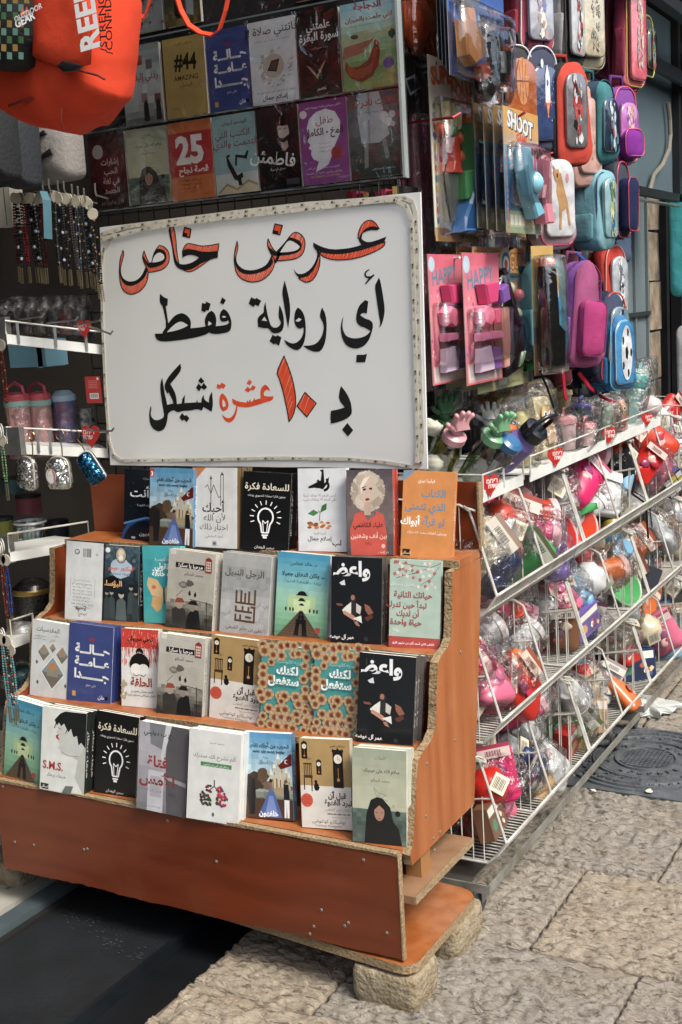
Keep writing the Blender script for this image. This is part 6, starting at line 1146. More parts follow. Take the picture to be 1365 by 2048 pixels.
class Card:
    def __init__(s, name, label, cat, tl, tr, bl, X, base, corner=.05, grp=None, yaw=0, back='9a9a90'):
        p0 = on(bl[0], bl[1], 0, X); pt = on(tl[0], tl[1], 0, X); pr = on(tr[0], tr[1], 0, X); s.w = abs(pr.y - pt.y); s.h = abs(pt.z - p0.z)
        s.t = thing(name, label, cat, mw=xf((X, pt.y, p0.z), rad(90 + yaw)), group=grp); s.H = s.h / s.w * 100
        MB().box(0, 0, 0, s.w, .0015, s.h, back).build('backing_card', m_matte, s.t); s.a = Art(base, s.H)
        s.k = s.w / 100; s.toys = []; s.zs = 1
    def done(s, film_=None, d=.035):
        s.a.place('card_print', m_print, s.t, s.w, y=-.0004)
        for nm, mb, m in s.toys: mb.build(nm, m, s.t, True)
        if film_:
            x0, y0, x1, y1 = film_; q = MB().pad([((a) * s.k, (s.H - b) * s.k) for a, b in [(x0, y1), (x1, y1), (x1, (y0 + y1) / 2), (x1, y0), ((x0 + x1) / 2, y0 - 1), (x0, y0), (x0, (y0 + y1) / 2)]], d, puff=.05, rough=.004); q.build('blister', m_blister, s.t, True)
        return s.t
    def toy(s, nm, pts, d, col, y0=-.004, m=None, puff=.1):
        o = [(x * s.k, (s.H - y * s.zs) * s.k) for x, y in pts]
        ar = sum(o[i - 1][0] * o[i][1] - o[i][0] * o[i - 1][1] for i in range(len(o)))
        if ar < 0: o = o[::-1]
        # concave-safe prism with a bevelled face
        n = len(o); vs = [(x, y0, z) for x, z in o] + [(x, y0 - d * .8, z) for x, z in o]; cx = sum(p[0] for p in o) / n; cz = sum(p[1] for p in o) / n
        ins = []
        for i in range(n):
            a, b, c = o[i - 1], o[i], o[(i + 1) % n]; v1 = V((b[0] - a[0], b[1] - a[1])).normalized(); v2 = V((c[0] - b[0], c[1] - b[1])).normalized(); nn = V((-(v1.y + v2.y), v1.x + v2.x)); nn = nn.normalized() if nn.length > .01 else V((0, 0)); ins.append((b[0] + nn.x * d * .15, b[1] + nn.y * d * .15))
        vs += [(x, y0 - d, z) for x, z in ins]
        fs = [(r * n + i, r * n + (i + 1) % n, (r + 1) * n + (i + 1) % n, (r + 1) * n + i) for r in (0, 1) for i in range(n)] + [tuple(range(2 * n, 3 * n))]
        mb = MB().add(vs, fs, col); me = mb; o_ = me.build(nm, m or m_plastic, s.t); return o_
    def ball(s, nm, x, y, r, col, y0=-.01): MB().ball((x * s.k, y0, (s.H - y * s.zs) * s.k), r * s.k, col, 12, 8).build(nm, m_plastic, s.t, True)

c = Card('toy_card', 'tall cream toy card with blue and green lollipop rifle and toy knife', 'toy', (855, 108), (945, 130), (850, 470), -1.25, 'c9c4ae')
a = c.a; a.grad(0, 0, 100, 40, ['c8b8a8', 'c9c4ae'], .1, 4, 4)
for i in range(34): a.circ(rnd.uniform(4, 96), rnd.uniform(2, 150), rnd.uniform(1.5, 3.4), rnd.choice(('b03c2c', '3f5f9a', '4a8a4a', 'c89030', '8a4a8a')), n=10)
for r_ in range(12):
    for x in (8, 92): a.circ(x, 50 + r_ * 9, 3.2, ('9a7aa8', 'c05a3a', '4a6aa0', 'c8a050')[r_ % 4], n=10)
a.text('SUPER', 34, 20, 20, 'c2582a', bold=.06, rot=8); a.text('&', 52, 24, 12, 'c2582a', bold=.04); a.text('LOLLI', 72, 28, 19, 'c2582a', bold=.06, rot=10); a.text('POP', 74, 46, 24, 'b8542a', bold=.07, rot=8); a.rect(0, 146, 100, 158, 'b08850'); [a.circ(60 + i * 10, 152, 3, ('333', 'a33', '282', '333')[i], n=10) for i in range(4)]; a.text('C E', 56, 155, 7, '222')
c.toy('gun_barrel', [(62, 48), (84, 48), (82, 100), (66, 100)], .035, '4f9a5c'); c.toy('barrel_ring', [(60, 46), (86, 46), (86, 52), (61, 52)], .040, 'c8642c'); c.toy('trigger_ring', [(48, 96), (70, 92), (74, 112), (66, 124), (50, 120)], .03, '4f9a5c')
c.toy('gun_stock', [(62, 94), (78, 94), (74, 130), (66, 150), (34, 150), (40, 136), (52, 124), (60, 112)], .035, '3a6ea8'); c.toy('side_tube', [(82, 96), (94, 92), (96, 124), (86, 130)], .03, '5aa068')
c.toy('knife_handle', [(28, 68), (42, 66), (44, 92), (48, 98), (24, 98), (30, 88)], .022, 'b03a2a'); c.toy('knife_blade', [(22, 98), (46, 98), (44, 120), (34, 140), (26, 120)], .010, 'a0a4a4', m=m_steel)
for i, (x, col) in enumerate(((20, 'c9b888'), (34, 'c9b888'), (46, 'c9b888'))): c.toy('lolly_tube', [(x, 38), (x + 7, 36), (x + 12 - i * 4, 58), (x + 6 - i * 4, 60)], .02, col)
for x, y, col in ((22, 62, 'c8b494'), (36, 60, '5f9a5c'), (50, 66, 'c05a3a'), (50, 82, 'c05a3a'), (12, 62, 'b8502c')): c.ball('lolly_ball', x, y, 6, col)
c.done((4, 36, 98, 152), .045)
# shoot cards
def shoot(i, tl, tr, bl, X, lab, full):
    c = Card('toy_card', lab, 'toy', tl, tr, bl, X, '3c78a0', grp='light blue gun cards on one hook')
    a = c.a; H = c.H; a.grad(0, 0, 100, H, ['b08a4c', 'b8905c', '3f86a8', '2f5f86', '2a5578', '8a946c'], .06, 10, 3)
    a.circ(88, 38, 9, 'b0443a'); a.circ(88, 38, 6, 'c8c8c0'); a.circ(88, 38, 3, 'b0443a'); a.text('SHOOT', 48, 22, 22, '2a3a4c', bold=.09, rot=-6, sx=.95); a.text('SHOOT', 47, 21.5, 22, 'c8ced0', bold=.04, rot=-6, sx=.95); a.text('GAME', 50, 32, 11, 'b8482c', bold=.06, rot=-4)
    [a.rect(4, H * .35 + j * 6, 7.5, H * .35 + j * 6 + 3.6, 'a84a30') for j in range(14)]
    a.rect(10, H - 22, 90, H - 6, '98a07c'); [a.rect(12 + j * 11, H - 18, 20 + j * 11, H - 8, 'c4c8b8') for j in range(4)]
    z = H / 235
    if full:
        c.toy('light_blue_gun', [(20, 76 * z), (34, 74 * z), (44, 120 * z), (58, 124 * z), (66, 150 * z), (52, 168 * z), (72, 196 * z), (50, 208 * z), (32, 164 * z), (24, 120 * z)], .035, '6fa6b8'); c.ball('drum', 44, 140 * z, 12, '7fb2c4', -.03)
        for j in range(7): c.toy('dart', [(34 + j * 7, (72 + j * 3) * z), (40 + j * 7, (72 + j * 3) * z), (46 + j * 5, (120 + j * 3) * z), (42 + j * 5, (121 + j * 3) * z)], .012, 'b85878' if j % 2 else '86a8b8')
        c.toy('pink_gun', [(76, 90 * z), (98, 92 * z), (94, 140 * z), (92, 166 * z), (102, 214 * z), (80, 216 * z), (70, 166 * z), (76, 140 * z)], .035, 'c07888')
    else:
        c.toy('light_blue_gun', [(34, 120 * z), (70, 128 * z), (72, 160 * z), (86, 200 * z), (60, 206 * z), (40, 160 * z)], .03, '6a9eb2')
    return c.done((8, 66 * z, 98, H - 26), .042)
for i in range(4):
    k = 3 - i; dx = k * 19.5
    shoot(i, (1005 - dx, 210 - k * 2), (1076 - dx, 250 - k * 2), (1029 - dx, 466 - k * 3), -1.115 - k * .03, ('front blue and tan gun card with light blue and pink toy guns', 'second gun card directly behind the front light blue one', 'third gun card in the row of light blue ones', 'rearmost gun card, leftmost of the light blue row')[k], i == 3)
# shotgun cards
for k in (2, 1, 0):
    c = Card('toy_card', ('wide tan card with a black toy shotgun and target print', 'tan shotgun card behind the front one, mostly hidden by pink cards', 'rearmost tan shotgun card at the left beside the sign')[k], 'toy', (945 - k * 32, 493), (1048 - k * 32, 492), (943 - k * 34, 792 - k * 4), -1.215 - k * .05, '99936e', grp='tan shotgun toy cards')
    a = c.a; H = c.H; a.grad(0, 0, 100, H, ['b07a3c', 'a89a6c', '98966e', '8f9270'], .06, 8, 4); a.rect(0, 0, 100, 16, 'b8803c'); a.text('SHOOT', 26, 14, 15, '6a2018', bold=.09, sx=.9); a.text('SHOOT', 26, 14, 15, 'd09848', bold=.03, sx=.9); a.circ(62, 12, 12, 'a8a49c'); a.circ(62, 12, 9, '3a5a7a'); a.circ(62, 12, 6, 'c0beb4'); a.circ(62, 12, 3.4, 'b03a2a'); a.text('GUN', 84, 15, 15, '6a2018', bold=.09, sx=.9); a.text('GUN', 84, 15, 15, 'd09848', bold=.03, sx=.9)
    a.poly([(50, 22), (80, 18), (84, 22), (56, 26)], '4a78a0'); a.poly([(56, 28), (96, 24), (96, 30), (58, 30)], 'c0702c'); a.circ(66, 70, 20, 'a8a890'); a.circ(66, 70, 15, '3e6a8a'); a.text('20', 74, 56, 8, '333'); a.fit('This is a very funny game!', 93, 74, 74, '8a4a5a', bold=.02, rot=90); a.text('C E', 62, H - 8, 7, '222'); a.fit('MADE IN CHINA NO.336', 66, H - 2.5, 34, '222'); a.rect(40, H - 12, 56, H - 3, 'c8c4b0')
    if k == 0:
        c.zs = H / 152
        c.toy('gun_barrel', [(32, 24), (40, 22), (68, 86), (60, 90)], .03, '1a1a1c', m=mat('gunmetal', '2c2a28', rough=.22, metal=.6, var=.4, scale=40)); c.toy('gun_fore_end', [(54, 78), (70, 74), (92, 112), (82, 122)], .04, '1e1c1a', m=_mats['gunmetal']); c.toy('gun_body', [(52, 84), (62, 88), (82, 118), (76, 126), (62, 122), (56, 132), (30, 138), (28, 128), (42, 116), (46, 104)], .04, '2a2420', m=_mats['gunmetal']); c.toy('green_grip', [(56, 112), (64, 112), (56, 128), (48, 130)], .045, '7a9a70')
        for x, y, col in ((48, 36, 'b8c4a4'), (60, 44, 'b8c0a4'), (78, 52, 'b85a60'), (56, 62, 'b85a60'), (72, 72, 'b8c4a4'), (68, 88, '6aa07a')): c.ball('foam_ball', x, y, 4.6, col)
        c.done((26, 20, 92, H - 20), .045)
    else: c.done()
# pink doll cards
def doll(tl, tr, bl, X, lab, bag):
    c = Card('doll_card', lab, 'toy', tl, tr, bl, X, 'c06a78', grp='pink doll cards'); a = c.a; H = c.H
    a.grad(0, 0, 100, H, ['b8586a', 'c0707e', 'c4808a', 'b86a78', 'bc5c60'], .08, 10, 4); a.text('HAPPY', 48, 34, 26, '4a7a90', bold=.02, rot=6, sx=.95); a.circ(10, 12, 9, 'a0b8c4'); a.rect(4, H - 22, 96, H - 2, 'c8a4a4'); [a.rect(6 + 22 * i, H - 20, 25 + 22 * i, H - 5, 'd0c0bc') for i in range(4)]
    for i in range(50): a.circ(rnd.uniform(2, 98), rnd.uniform(40, H - 26), rnd.uniform(1, 2.6), rnd.choice(('8a3a6a', 'd0a0b0', '7a5a9a', 'd8b0a0')), n=7)
    z = H / 290
    c.toy('toy_bucket', [(28, 70 * z), (66, 66 * z), (60, 112 * z), (36, 114 * z)], .03, 'b8406a'); c.toy('round_purse', [(18, 130 * z), (30, 116 * z), (46, 122 * z), (52, 144 * z), (40, 164 * z), (22, 156 * z)], .03, 'c86880'); c.toy('pink_cup', [(54, 128 * z), (74, 124 * z), (70, 160 * z), (58, 160 * z)], .025, 'c45c78'); c.toy('roller', [(20, 176 * z), (72, 176 * z), (72, 194 * z), (20, 194 * z)], .03, 'c47898')
    c.toy('doll_hair', [(70, 84 * z), (92, 70 * z), (98, 108 * z), (76, 116 * z)], .03, '6a4a8a'); c.toy('doll_body', [(76, 124 * z), (94, 124 * z), (96, 200 * z), (90, 262 * z), (80, 262 * z), (76, 200 * z)], .028, 'b8887c'); c.toy('doll_dress', [(20, 212 * z), (46, 206 * z), (56, 262 * z), (18, 264 * z)], .02, 'b8a4b8'); c.toy('doll_skirt', [(54, 210 * z), (74, 214 * z), (76, 262 * z), (52, 262 * z)], .02, '6c4a88')
    c.done((6, 58, 98, H - 24), .045)
doll((855, 508), (922, 512), (856, 774), -1.24, 'left pink doll card hanging beside the sign', 0); doll((924, 505), (997, 526), (917, 776), -1.185, 'right pink doll card hanging over the shotgun card', 1)
# narrow black gun card
c = Card('toy_card', 'narrow clear pack with a long black toy gun seen edge on', 'toy', (1062, 492), (1084, 506), (1072, 752), -1.10, 'a89a70', yaw=-24); H = c.H
c.a.grad(0, 0, 100, H, ['a88a50', '8f8a68', '3a3a38', '6a4c30'], .2, 8, 3); c.toy('black_gun', [(10, H * .16), (60, H * .16), (70, H * .6), (96, H * .66), (90, H * .96), (30, H * .96), (20, H * .6)], .04, '1a1a1b', m=_mats['gunmetal']); c.toy('gun_tip', [(14, H * .1), (56, H * .1), (58, H * .16), (12, H * .16)], .04, 'b8603a'); c.done((4, H * .08, 98, H * .98), .055)
# police cards at the top
for k in (3, 2, 1, 0):
    c = Card('toy_card', ('blue police toy card with tan holster and black revolver', 'blue police card behind the front one', 'third blue police card from the front', 'rearmost blue police card')[k], 'toy', (892 - k * 7, -60), (1004 - k * 7, -75), (896 - k * 7, 148 - k * 10), -1.16 - k * .03, '3f5f9a', grp='blue police toy cards'); a = c.a; H = c.H
    a.grad(0, 0, 100, H, ['30508a', '4a68a4', '3a5890'], .15, 8, 5); a.poly([(0, H), (0, H - 40), (30, H - 30), (60, H), ], '2c3c60')
    if k == 0:
        z = H / 82
        c.toy('tan_holster', [(8, 38 * z), (24, 36 * z), (40, 50 * z), (40, 62 * z), (22, 72 * z), (10, 66 * z)], .03, 'b07a48'); c.toy('tan_strap', [(18, 26 * z), (30, 24 * z), (34, 42 * z), (20, 40 * z)], .02, 'b07a48'); a.rect(52, 24 * z, 84, 42 * z, 'b8bcb4'); a.text('POLICE DEPT', 68, 28 * z, 4.6, '333', bold=.04); a.circ(60, 35 * z, 4, '2a3a5a')
        c.toy('revolver_barrel', [(72, 52 * z), (90, 48 * z), (94, 78 * z), (74, 80 * z)], .03, '16181a', m=_mats['gunmetal']); c.toy('orange_tip', [(76, 46 * z), (88, 45 * z), (89, 50 * z), (76, 51 * z)], .03, 'c8502c'); c.toy('handcuff_ring', [(10, 4 * z), (34, 2 * z), (40, 18 * z), (26, 26 * z), (10, 20 * z)], .02, '9a9ca0', m=m_steel)
        c.toy('orange_truss', [(36, 70 * z), (52, 64 * z), (60, 80 * z), (44, 82 * z)], .02, 'c8502c')
        c.done((2, 20 * z, 98, H - 1), .045)
    else: c.done()
t_ = thing('toy_revolver', 'black chrome toy revolver in clear pack hanging below the police card', 'toy', mw=xf(on(948, 200, 0, -1.16), rad(90)))
q = MB(); q.pad([(0, 0), (.05, .0), (.13, .06), (.14, .16), (.10, .17), (.09, .08), (.03, .05), (-.01, .03)], .03); q.build('revolver_frame', _mats['gunmetal'], t_, True); MB().lathe([(0, 0), (.022, 0), (.022, .05), (0, .05)], 12, mw=M.Translation((.115, -.02, .07))).build('cylinder', m_steel, t_, True); MB().pad(arch(.17, .19, .2, .2, x0=-.02, z0=-.01), .055, puff=.1, rough=.006).build('blister', m_blister, t_, True)
# black and orange robot weapon pack
t_ = thing('toy_pack', 'black and orange toy pack with tan gun shape at the top beside the hanging books', 'toy', mw=xf(on(806, 215, 0, -1.32), rad(90)))
MB().box(0, 0, .0, .2, .002, .62).build('backing_card', mat('black_card', '17171a', rough=.5), t_); a = Art('1a1616', 310); a.grad(0, 0, 100, 150, ['6a2018', 'b0502c', '2a1814'], .6, 10, 6); a.text('ATTACK', 44, 244, 30, 'a89a80', bold=.06, sx=.8, rot=6); a.poly([(10, 276), (40, 266), (52, 282), (22, 294)], '8a96a4'); a.poly([(14, 277), (40, 270), (48, 281), (23, 290)], '1c2026'); a.poly([(60, 262), (88, 254), (98, 268), (72, 278)], '8a96a4'); a.poly([(64, 263), (88, 258), (94, 267), (72, 274)], '1c2026'); a.place('card_print', m_print, t_, .2, y=-.0004)
MB().pad([(.03, .30), (.08, .26), (.12, .30), (.15, .24), (.17, .22), (.18, .36), (.15, .42), (.09, .44), (.04, .38)], .03, y0=-.004).build('tan_gun', mat('tan_plastic', 'b07c4c', rough=.35), t_, True); MB().pad([(0, .24), (.0, .16), (.06, .13), (.1, .18), (.15, .13), (.16, .22), (.10, .26)], .03, y0=-.004).build('orange_mask', mat('orange_plastic', 'b8502a', rough=.3), t_, True); MB().lathe([(0, 0), (.035, .0), (.035, .08), (.03, .09), (0, .09)], 14, mw=M.Translation((.10, -.02, .42))).build('dark_barrel', mat('smoked_plastic', '3a3c3e', rough=.15), t_, True); MB().pad(arch(.19, .36, .15, .1, x0=.0, z0=.12), .055, puff=.1, rough=.006).build('blister', m_blister, t_, True)
MB().tube([(.03, -.02, .5), (.01, -.03, .46), (.012, -.03, .4), (.04, -.02, .37)], .012, 8, '2a2422').build('black_ring', m_plastic, t_, True)
# pink vanity pack
t_ = thing('toy_pack', 'hot pink flowered vanity toy pack squeezed between the sign and lollipop card', 'toy', mw=xf(on(806, 470, 0, -1.38), rad(90)))
a = Art('b02858', 150); a.grad(0, 0, 100, 150, ['b83060', 'a82458', 'b03468'], .1, 6, 4); [([a.circ(x + 8 * cos(k * .785), y + 8 * sin(k * .785), 4, 'd0c4bc', n=7) for k in range(8)], a.circ(x, y, 4, 'b89a30')) for x, y in ((50, 16), (76, 30))]; a.blob(62, 46, 12, '6a9a98', 9); a.circ(60, 84, 19, 'a89ab8'); a.text('VOGUE', 60, 86, 12, '3a3a5c', bold=.02); MB().box(0, 0, 0, .19, .002, .30).build('backing_card', m_matte, t_); a.place('card_print', m_print, t_, .19, y=-.0004)
for z, col in ((.2, 'c86a88'), (.12, 'c4607e'), (.05, 'c46a80')): MB().ball((.03, -.012, z), .03, col, 12, 8, (1, .5, 1)).build('pink_mirror', m_plastic, t_, True)
t_ = thing('toy_pack', 'pale pink bagged toy hanging behind the sign edge below the vanity pack', 'toy', mw=xf(on(842, 780, 0, -1.36), rad(90))); MB().pad(arch(.05, .75, .3, .2), .03, puff=.3, rough=.01).build('pink_body', mat('dusty_pink', 'a86a74', rough=.4, col2='8a4a58', scale=20), t_, True); MB().pad(arch(.07, .8, .2, .1), .05, rough=.01).build('clear_wrap', m_bag, t_, True)

# ------------------------------------------------------------------ school bags
def sbag(box, X, w_, d_, cols, lab, pic=None, yaw=0, tilt=0, trim=None, pocket=None, straps=True, front=.5):
    x0, y0, x1, y1 = box; cx = (x0 + x1) / 2
    d_ *= .85; p = on(cx, y1, 0, X - d_ / 2); top = on(cx, y0, 0, X - d_ / 2); h_ = top.z - p.z
    yaw = yaw * .9 - 4; d_ *= 1.12; x0 -= 12; y1 += 4; c_, s_ = cos(rad(90 + yaw)), sin(rad(90 + yaw)); zc = (p.z + top.z) / 2; yc = p.y
    for _ in range(14):
        pts = [proj((X - d_ + lx * c_ - ly * s_, yc + lx * s_ + ly * c_, zc))[0] for lx in (-w_ / 2, w_ / 2) for ly in (0, -d_ * 1.12)]; a, b = min(pts), max(pts)
        w_ = max(.11, min(.30, w_ * (1 + .7 * ((x1 - x0) / (b - a) - 1)))); d_ *= .93 if w_ <= .111 and b - a > (x1 - x0) * 1.05 else 1; yc += ((x0 + x1) / 2 - (a + b) / 2) * .0035
    t_ = thing('school_bag', lab, 'backpack', mw=xf((X - d_ , yc, p.z), rad(90 + yaw), 0, tilt)); main, side = cols[0], cols[1]; main = mixc(main, '6a6a68', .2); side = mixc(side, '505050', .2)
    m = m_fabric; o = arch(w_, h_, .42, .2, 6)
    o = [(x * (.9 + .16 * (1 - z / h_)) * (1 + .07 * NZ.noise(V((x * 20, z * 12, cx)))), z - .012 * cos(x / w_ * 3.1) * (z < h_ * .3)) for x, z in o]; MB().pad(o, d_, puff=.16, col=main, side=side, rough=.02, crisp=(cx % 3 > 1.4)).build('bag_body', m, t_, True)
    tr = trim or mixc(main, '000000', .5)
    for yy in (-d_ * .93,): MB().tube([(x * .955, yy, (z - h_ / 2) * .96 + h_ / 2) for x, z in o + o[:1]], .0024, 5, tr).build('piping', m_plastic, t_, True)
    if pocket:
        po = arch(w_ * .8, h_ * front, .3, .2, 5, z0=h_ * .06); MB().pad(po, .03, y0=-d_ * .98, puff=.2, col=pocket, rough=.007, crisp=1).build('front_pocket', m, t_, True)
        MB().tube([(x, -d_ * .98 - .03, z) for x, z in po + po[:1]], .0016, 5, tr).build('pocket_piping', m_plastic, t_, True)
    MB().tube([(-.03, -d_ * .2, h_ - .01), (-.025, -d_ * .2, h_ + .03), (.025, -d_ * .2, h_ + .03), (.03, -d_ * .2, h_ - .01)], .006, 6, mixc(main, '000000', .4)).build('carry_handle', m, t_, True)
    for s in (-1, 1): MB().strap([(s * w_ * .3, .004, h_ * .9), (s * w_ * .34, .03, h_ * .55), (s * w_ * .3, .02, h_ * .1), (s * w_ * .3, .01, -.02)], (.035, 0, 0), .005, mixc(main, '000000', .6)).build('shoulder_strap', m, t_)
    MB().box(-w_ * .25, -d_ * 1.06, h_ * .62, -w_ * .25 + .006, -d_ * 1.0, h_ * .62 + .03, 'a0a0a0').build('zip_pull', m_steel, t_)
    # seams and a side pocket on the flank that faces the street
    for yy in (-d_ * .5, -d_ * .56): MB().tube([(x * 1.008, yy, (z - h_ / 2) * 1.006 + h_ / 2) for x, z in o + o[:1]], .0011, 4, mixc(side, '000000', .55)).build('zip_seam', m, t_, True)
    q_ = M.Translation((-w_ / 2 * .99, -d_ * .5, h_ * .08)) @ M.Rotation(rad(-90), 4, 'Z'); MB().pad(arch(d_ * .74, h_ * .36, .12, .15, 4), .012, puff=.2, col=mixc(side, '000000', .22), rough=.006, mw=q_, crisp=1).build('side_pocket', m, t_, True)
    if pic: pic(t_, w_, h_, d_)
    return t_
m_foil = mat('shiny_vinyl', None, rough=.14, spec=.9, coat=.8, var=.25, scale=30, bump=.35, bscale=18)
def window(col, cols2, sc=(.74, .66), z0=.1, shapes=None, seed=0, yo=1.04):
    def f(t_, w_, h_, d_):
        o = arch(w_ * sc[0], h_ * sc[1], .42, .2, 5, z0=h_ * z0); MB().pad(o, .012, y0=-d_ * yo, puff=.3, col=col, crisp=1).build('front_panel', m_foil, t_, True)
        MB().tube([(x, -d_ * yo - .008, z) for x, z in o + o[:1]], .0015, 5, mixc(cols2[0], '555555', .5)).build('panel_piping', m_plastic, t_, True)
        a = Art('000', 1, 1); a.mb = MB(); a.h = 0; r = random.Random(seed); W_, H_ = w_ * sc[0] * .38, h_ * sc[1]
        if shapes: shapes(a, w_, h_)
        else:
            for i in range(46): a.blob(r.uniform(-W_, W_) * 1.05, -(h_ * z0 + H_ * r.uniform(.07, .92)), r.uniform(.004, .017), cols2[i % len(cols2)], j=.35, n=9, seed=i)
        a.w = 1; mb = MB(); mb.v = [(x, -d_ * yo - .0165 - k * .0006 * .02 + b * .02, z) for k, (x, b, z) in enumerate([(v[0], v[1], v[2]) for v in a.mb.v])]; mb.f = a.mb.f; mb.c = a.mb.c
        ks = min(1, w_ / .27); mb.v = [(max(-w_ * sc[0] * .46, min(w_ * sc[0] * .46, x * ks)), -d_ * yo - .0147 + b * .004, z) for x, b, z in a.mb.v]; mb.build('printed_picture', m_foil, t_)
    return f
def s_deer(a, w_, h_):
    c = 'a07848'; z = lambda v: -v * h_
    a.poly([(-.03, z(.72)), (.0, z(.76)), (.02, z(.62)), (.05, z(.44)), (.07, z(.2)), (.055, z(.2)), (.035, z(.38)), (.0, z(.34)), (-.005, z(.16)), (-.02, z(.16)), (-.02, z(.42)), (-.04, z(.56))], c); a.poly([(-.06, z(.78)), (-.02, z(.80)), (.0, z(.70)), (-.03, z(.64)), (-.05, z(.68))], c); a.poly([(-.07, z(.86)), (-.04, z(.80)), (-.05, z(.77))], c); a.poly([(.02, z(.88)), (-.01, z(.80)), (-.02, z(.78))], c); a.circ(-.03, z(.73), .006, '222'); a.circ(.05, z(.7), .012, 'c07a80'); a.circ(-.06, z(.3), .012, '8fa0a0')
def s_ball(a, w_, h_):
    a.circ(.0, -h_ * .55, .048, 'b8743c', .06, n=24)
    for pts in ([(-.048, -.55), (.048, -.55)], ): a.line([(x, y * h_) for x, y in pts], .003, '3a2416')
    a.line([(0, -h_ * .55 - .06), (0, -h_ * .55 + .06)], .003, '3a2416'); a.line([(-.03, -h_ * .55 - .045), (-.015, -h_ * .55), (-.03, -h_ * .55 + .045)], .003, '3a2416'); a.line([(.03, -h_ * .55 - .045), (.015, -h_ * .55), (.03, -h_ * .55 + .045)], .003, '3a2416')
def s_rocket(a, w_, h_):
    y = -h_ * .5; a.poly([(-.015, y - .05), (.0, y - .075), (.02, y - .05), (.022, y + .02), (-.018, y + .02)], 'c8ccd0'); a.circ(.002, y - .03, .009, '3a6aa0'); a.poly([(-.03, y + .03), (-.018, y), (-.016, y + .024)], 'a83a3a'); a.poly([(.034, y + .03), (.022, y), (.02, y + .024)], 'a83a3a'); a.poly([(-.014, y + .02), (.0, y + .06), (.018, y + .02)], 'd0702c'); a.circ(-.04, -h_ * .8, .012, 'b8c0c8', n=8)
    for i in range(16): a.circ(rnd.uniform(-.07, .07), -h_ * rnd.uniform(.15, .85), .0022, 'a8b4c8', n=5)
def s_foot(a, w_, h_):
    y = -h_ * .48; a.circ(0, y, .07, 'b8bcc0', .08, n=24); a.circ(0, y, .022, '1c2024', n=5); [a.circ(.055 * cos(k * 1.257), y + .062 * sin(k * 1.257), .014, '1c2024', n=5) for k in range(5)]
def s_fish(a, w_, h_):
    for yy, c in ((.68, 'b89a58'), (.42, '2a5a94')):
        y = -h_ * yy; a.circ(.0, y, .045, c, .055); a.circ(.008, y + .02, .03, 'c0c8cc', .026); a.circ(.014, y - .016, .012, 'd8dcdc'); a.circ(.016, y - .016, .006, '111'); a.poly([(-.012, y + .01), (.03, y + .006), (.012, y + .026)], '9a2a2a'); a.poly([(-.05, y), (-.075, y + .02), (-.045, y + .03)], c); a.poly([(-.01, y - .05), (.01, y - .075), (.02, y - .045)], c)
    a.circ(.0, -h_ * .18, .035, 'c0803c')
def s_text(tx, c, zz=.8, sz=.03):
    def f(a, w_, h_): a.text(tx, 0, -h_ * zz, sz, c, bold=.05)
    return f
def dots(cs, n=30, r0=.003, r1=.009, ring=False):
    def f(a, w_, h_):
        q = random.Random(len(cs) + n)
        for i in range(n):
            x, y = q.uniform(-w_ * .34, w_ * .34), -h_ * q.uniform(.16, .76); r = q.uniform(r0, r1); a.blob(x, y, r, cs[i % len(cs)], j=.3, n=8, seed=i)
            if ring: a.blob(x, y, r * .5, 'a89878', j=.2, n=6, seed=i)
    return f
sbag((1012, -70, 1112, 112), -1.13, .25, .13, ('b04a60', 'a83848'), 'pink and red school bag with silver picture window beside the police card', window('8a8c94', ['3a4a7a', 'b8b0a0', '8a6a5a', 'c0c4c8'], seed=1), trim='b8b8b8', yaw=-28)
sbag((1000, -110, 1055, 62), -1.22, .22, .10, ('8c201c', '7c1a18'), 'dark red school bag corner between the police card and the pink bag', None, trim='a0a0a0')
sbag((1112, -70, 1165, 152), -1.13, .22, .14, ('1a1a1c', '9a9c9e'), 'black and white school bag with glossy mouse print red skirt', window('9a9c9e', ['c2c2c0', '2a2a2c', 'a8302c'], seed=3), yaw=-4)
sbag((1150, -60, 1202, 152), -1.10, .22, .13, ('a09880', '8a836e'), 'beige leopard spotted school bag in the top row', window('a39b84', ['3a3428', '5a4e3c'], shapes=dots(['3a3428', '6a5e48'], 40, .004, .010, True)), yaw=-25)
sbag((1190, -40, 1262, 162), -1.17, .26, .17, ('3c2a4c', '7a2a5c'), 'large purple and magenta school bag in the top row', None, trim='8a6a8a', pocket='3a2a4a')
sbag((1240, -60, 1290, 186), -1.10, .24, .11, ('b85868', '8a2a48'), 'pink paisley school bag with crimson base at the top right', window('b85a68', ['b87a3a', 'a83a4a', 'c0a070'], sc=(.86, .9), z0=.05, shapes=dots(['b88a4a', 'a8344a', '6a8a8a', 'c8a88a'], 60, .005, .014, True)), trim='b09a4a', yaw=-10)
sbag((1275, 45, 1312, 162), -1.08, .20, .09, ('1c2024', '22262c'), 'small black bag with yellow and pink zigzag print at the far top right', window('1e2226', ['8a8a3c', 'a83a4c', '3a8a8c', 'b8602c'], seed=9), trim='9aa04a')
sbag((1000, 102, 1072, 268), -1.16, .24, .10, ('1e2022', '6a3418'), 'brown and black basketball school bag behind the gun cards', window('8a4a24', ['c0c0c0'], sc=(.92, .78), z0=.03, shapes=s_ball), trim='c0c0bc', yaw=-30)
sbag((1050, 104, 1118, 302), -1.12, .24, .10, ('1d2740', '263250'), 'navy starry school bag with a rocket picture', window('2c3a5c', ['c0c4c8'], sc=(.9, .72), z0=.06, shapes=s_rocket), trim='c0c4c8', yaw=-28)
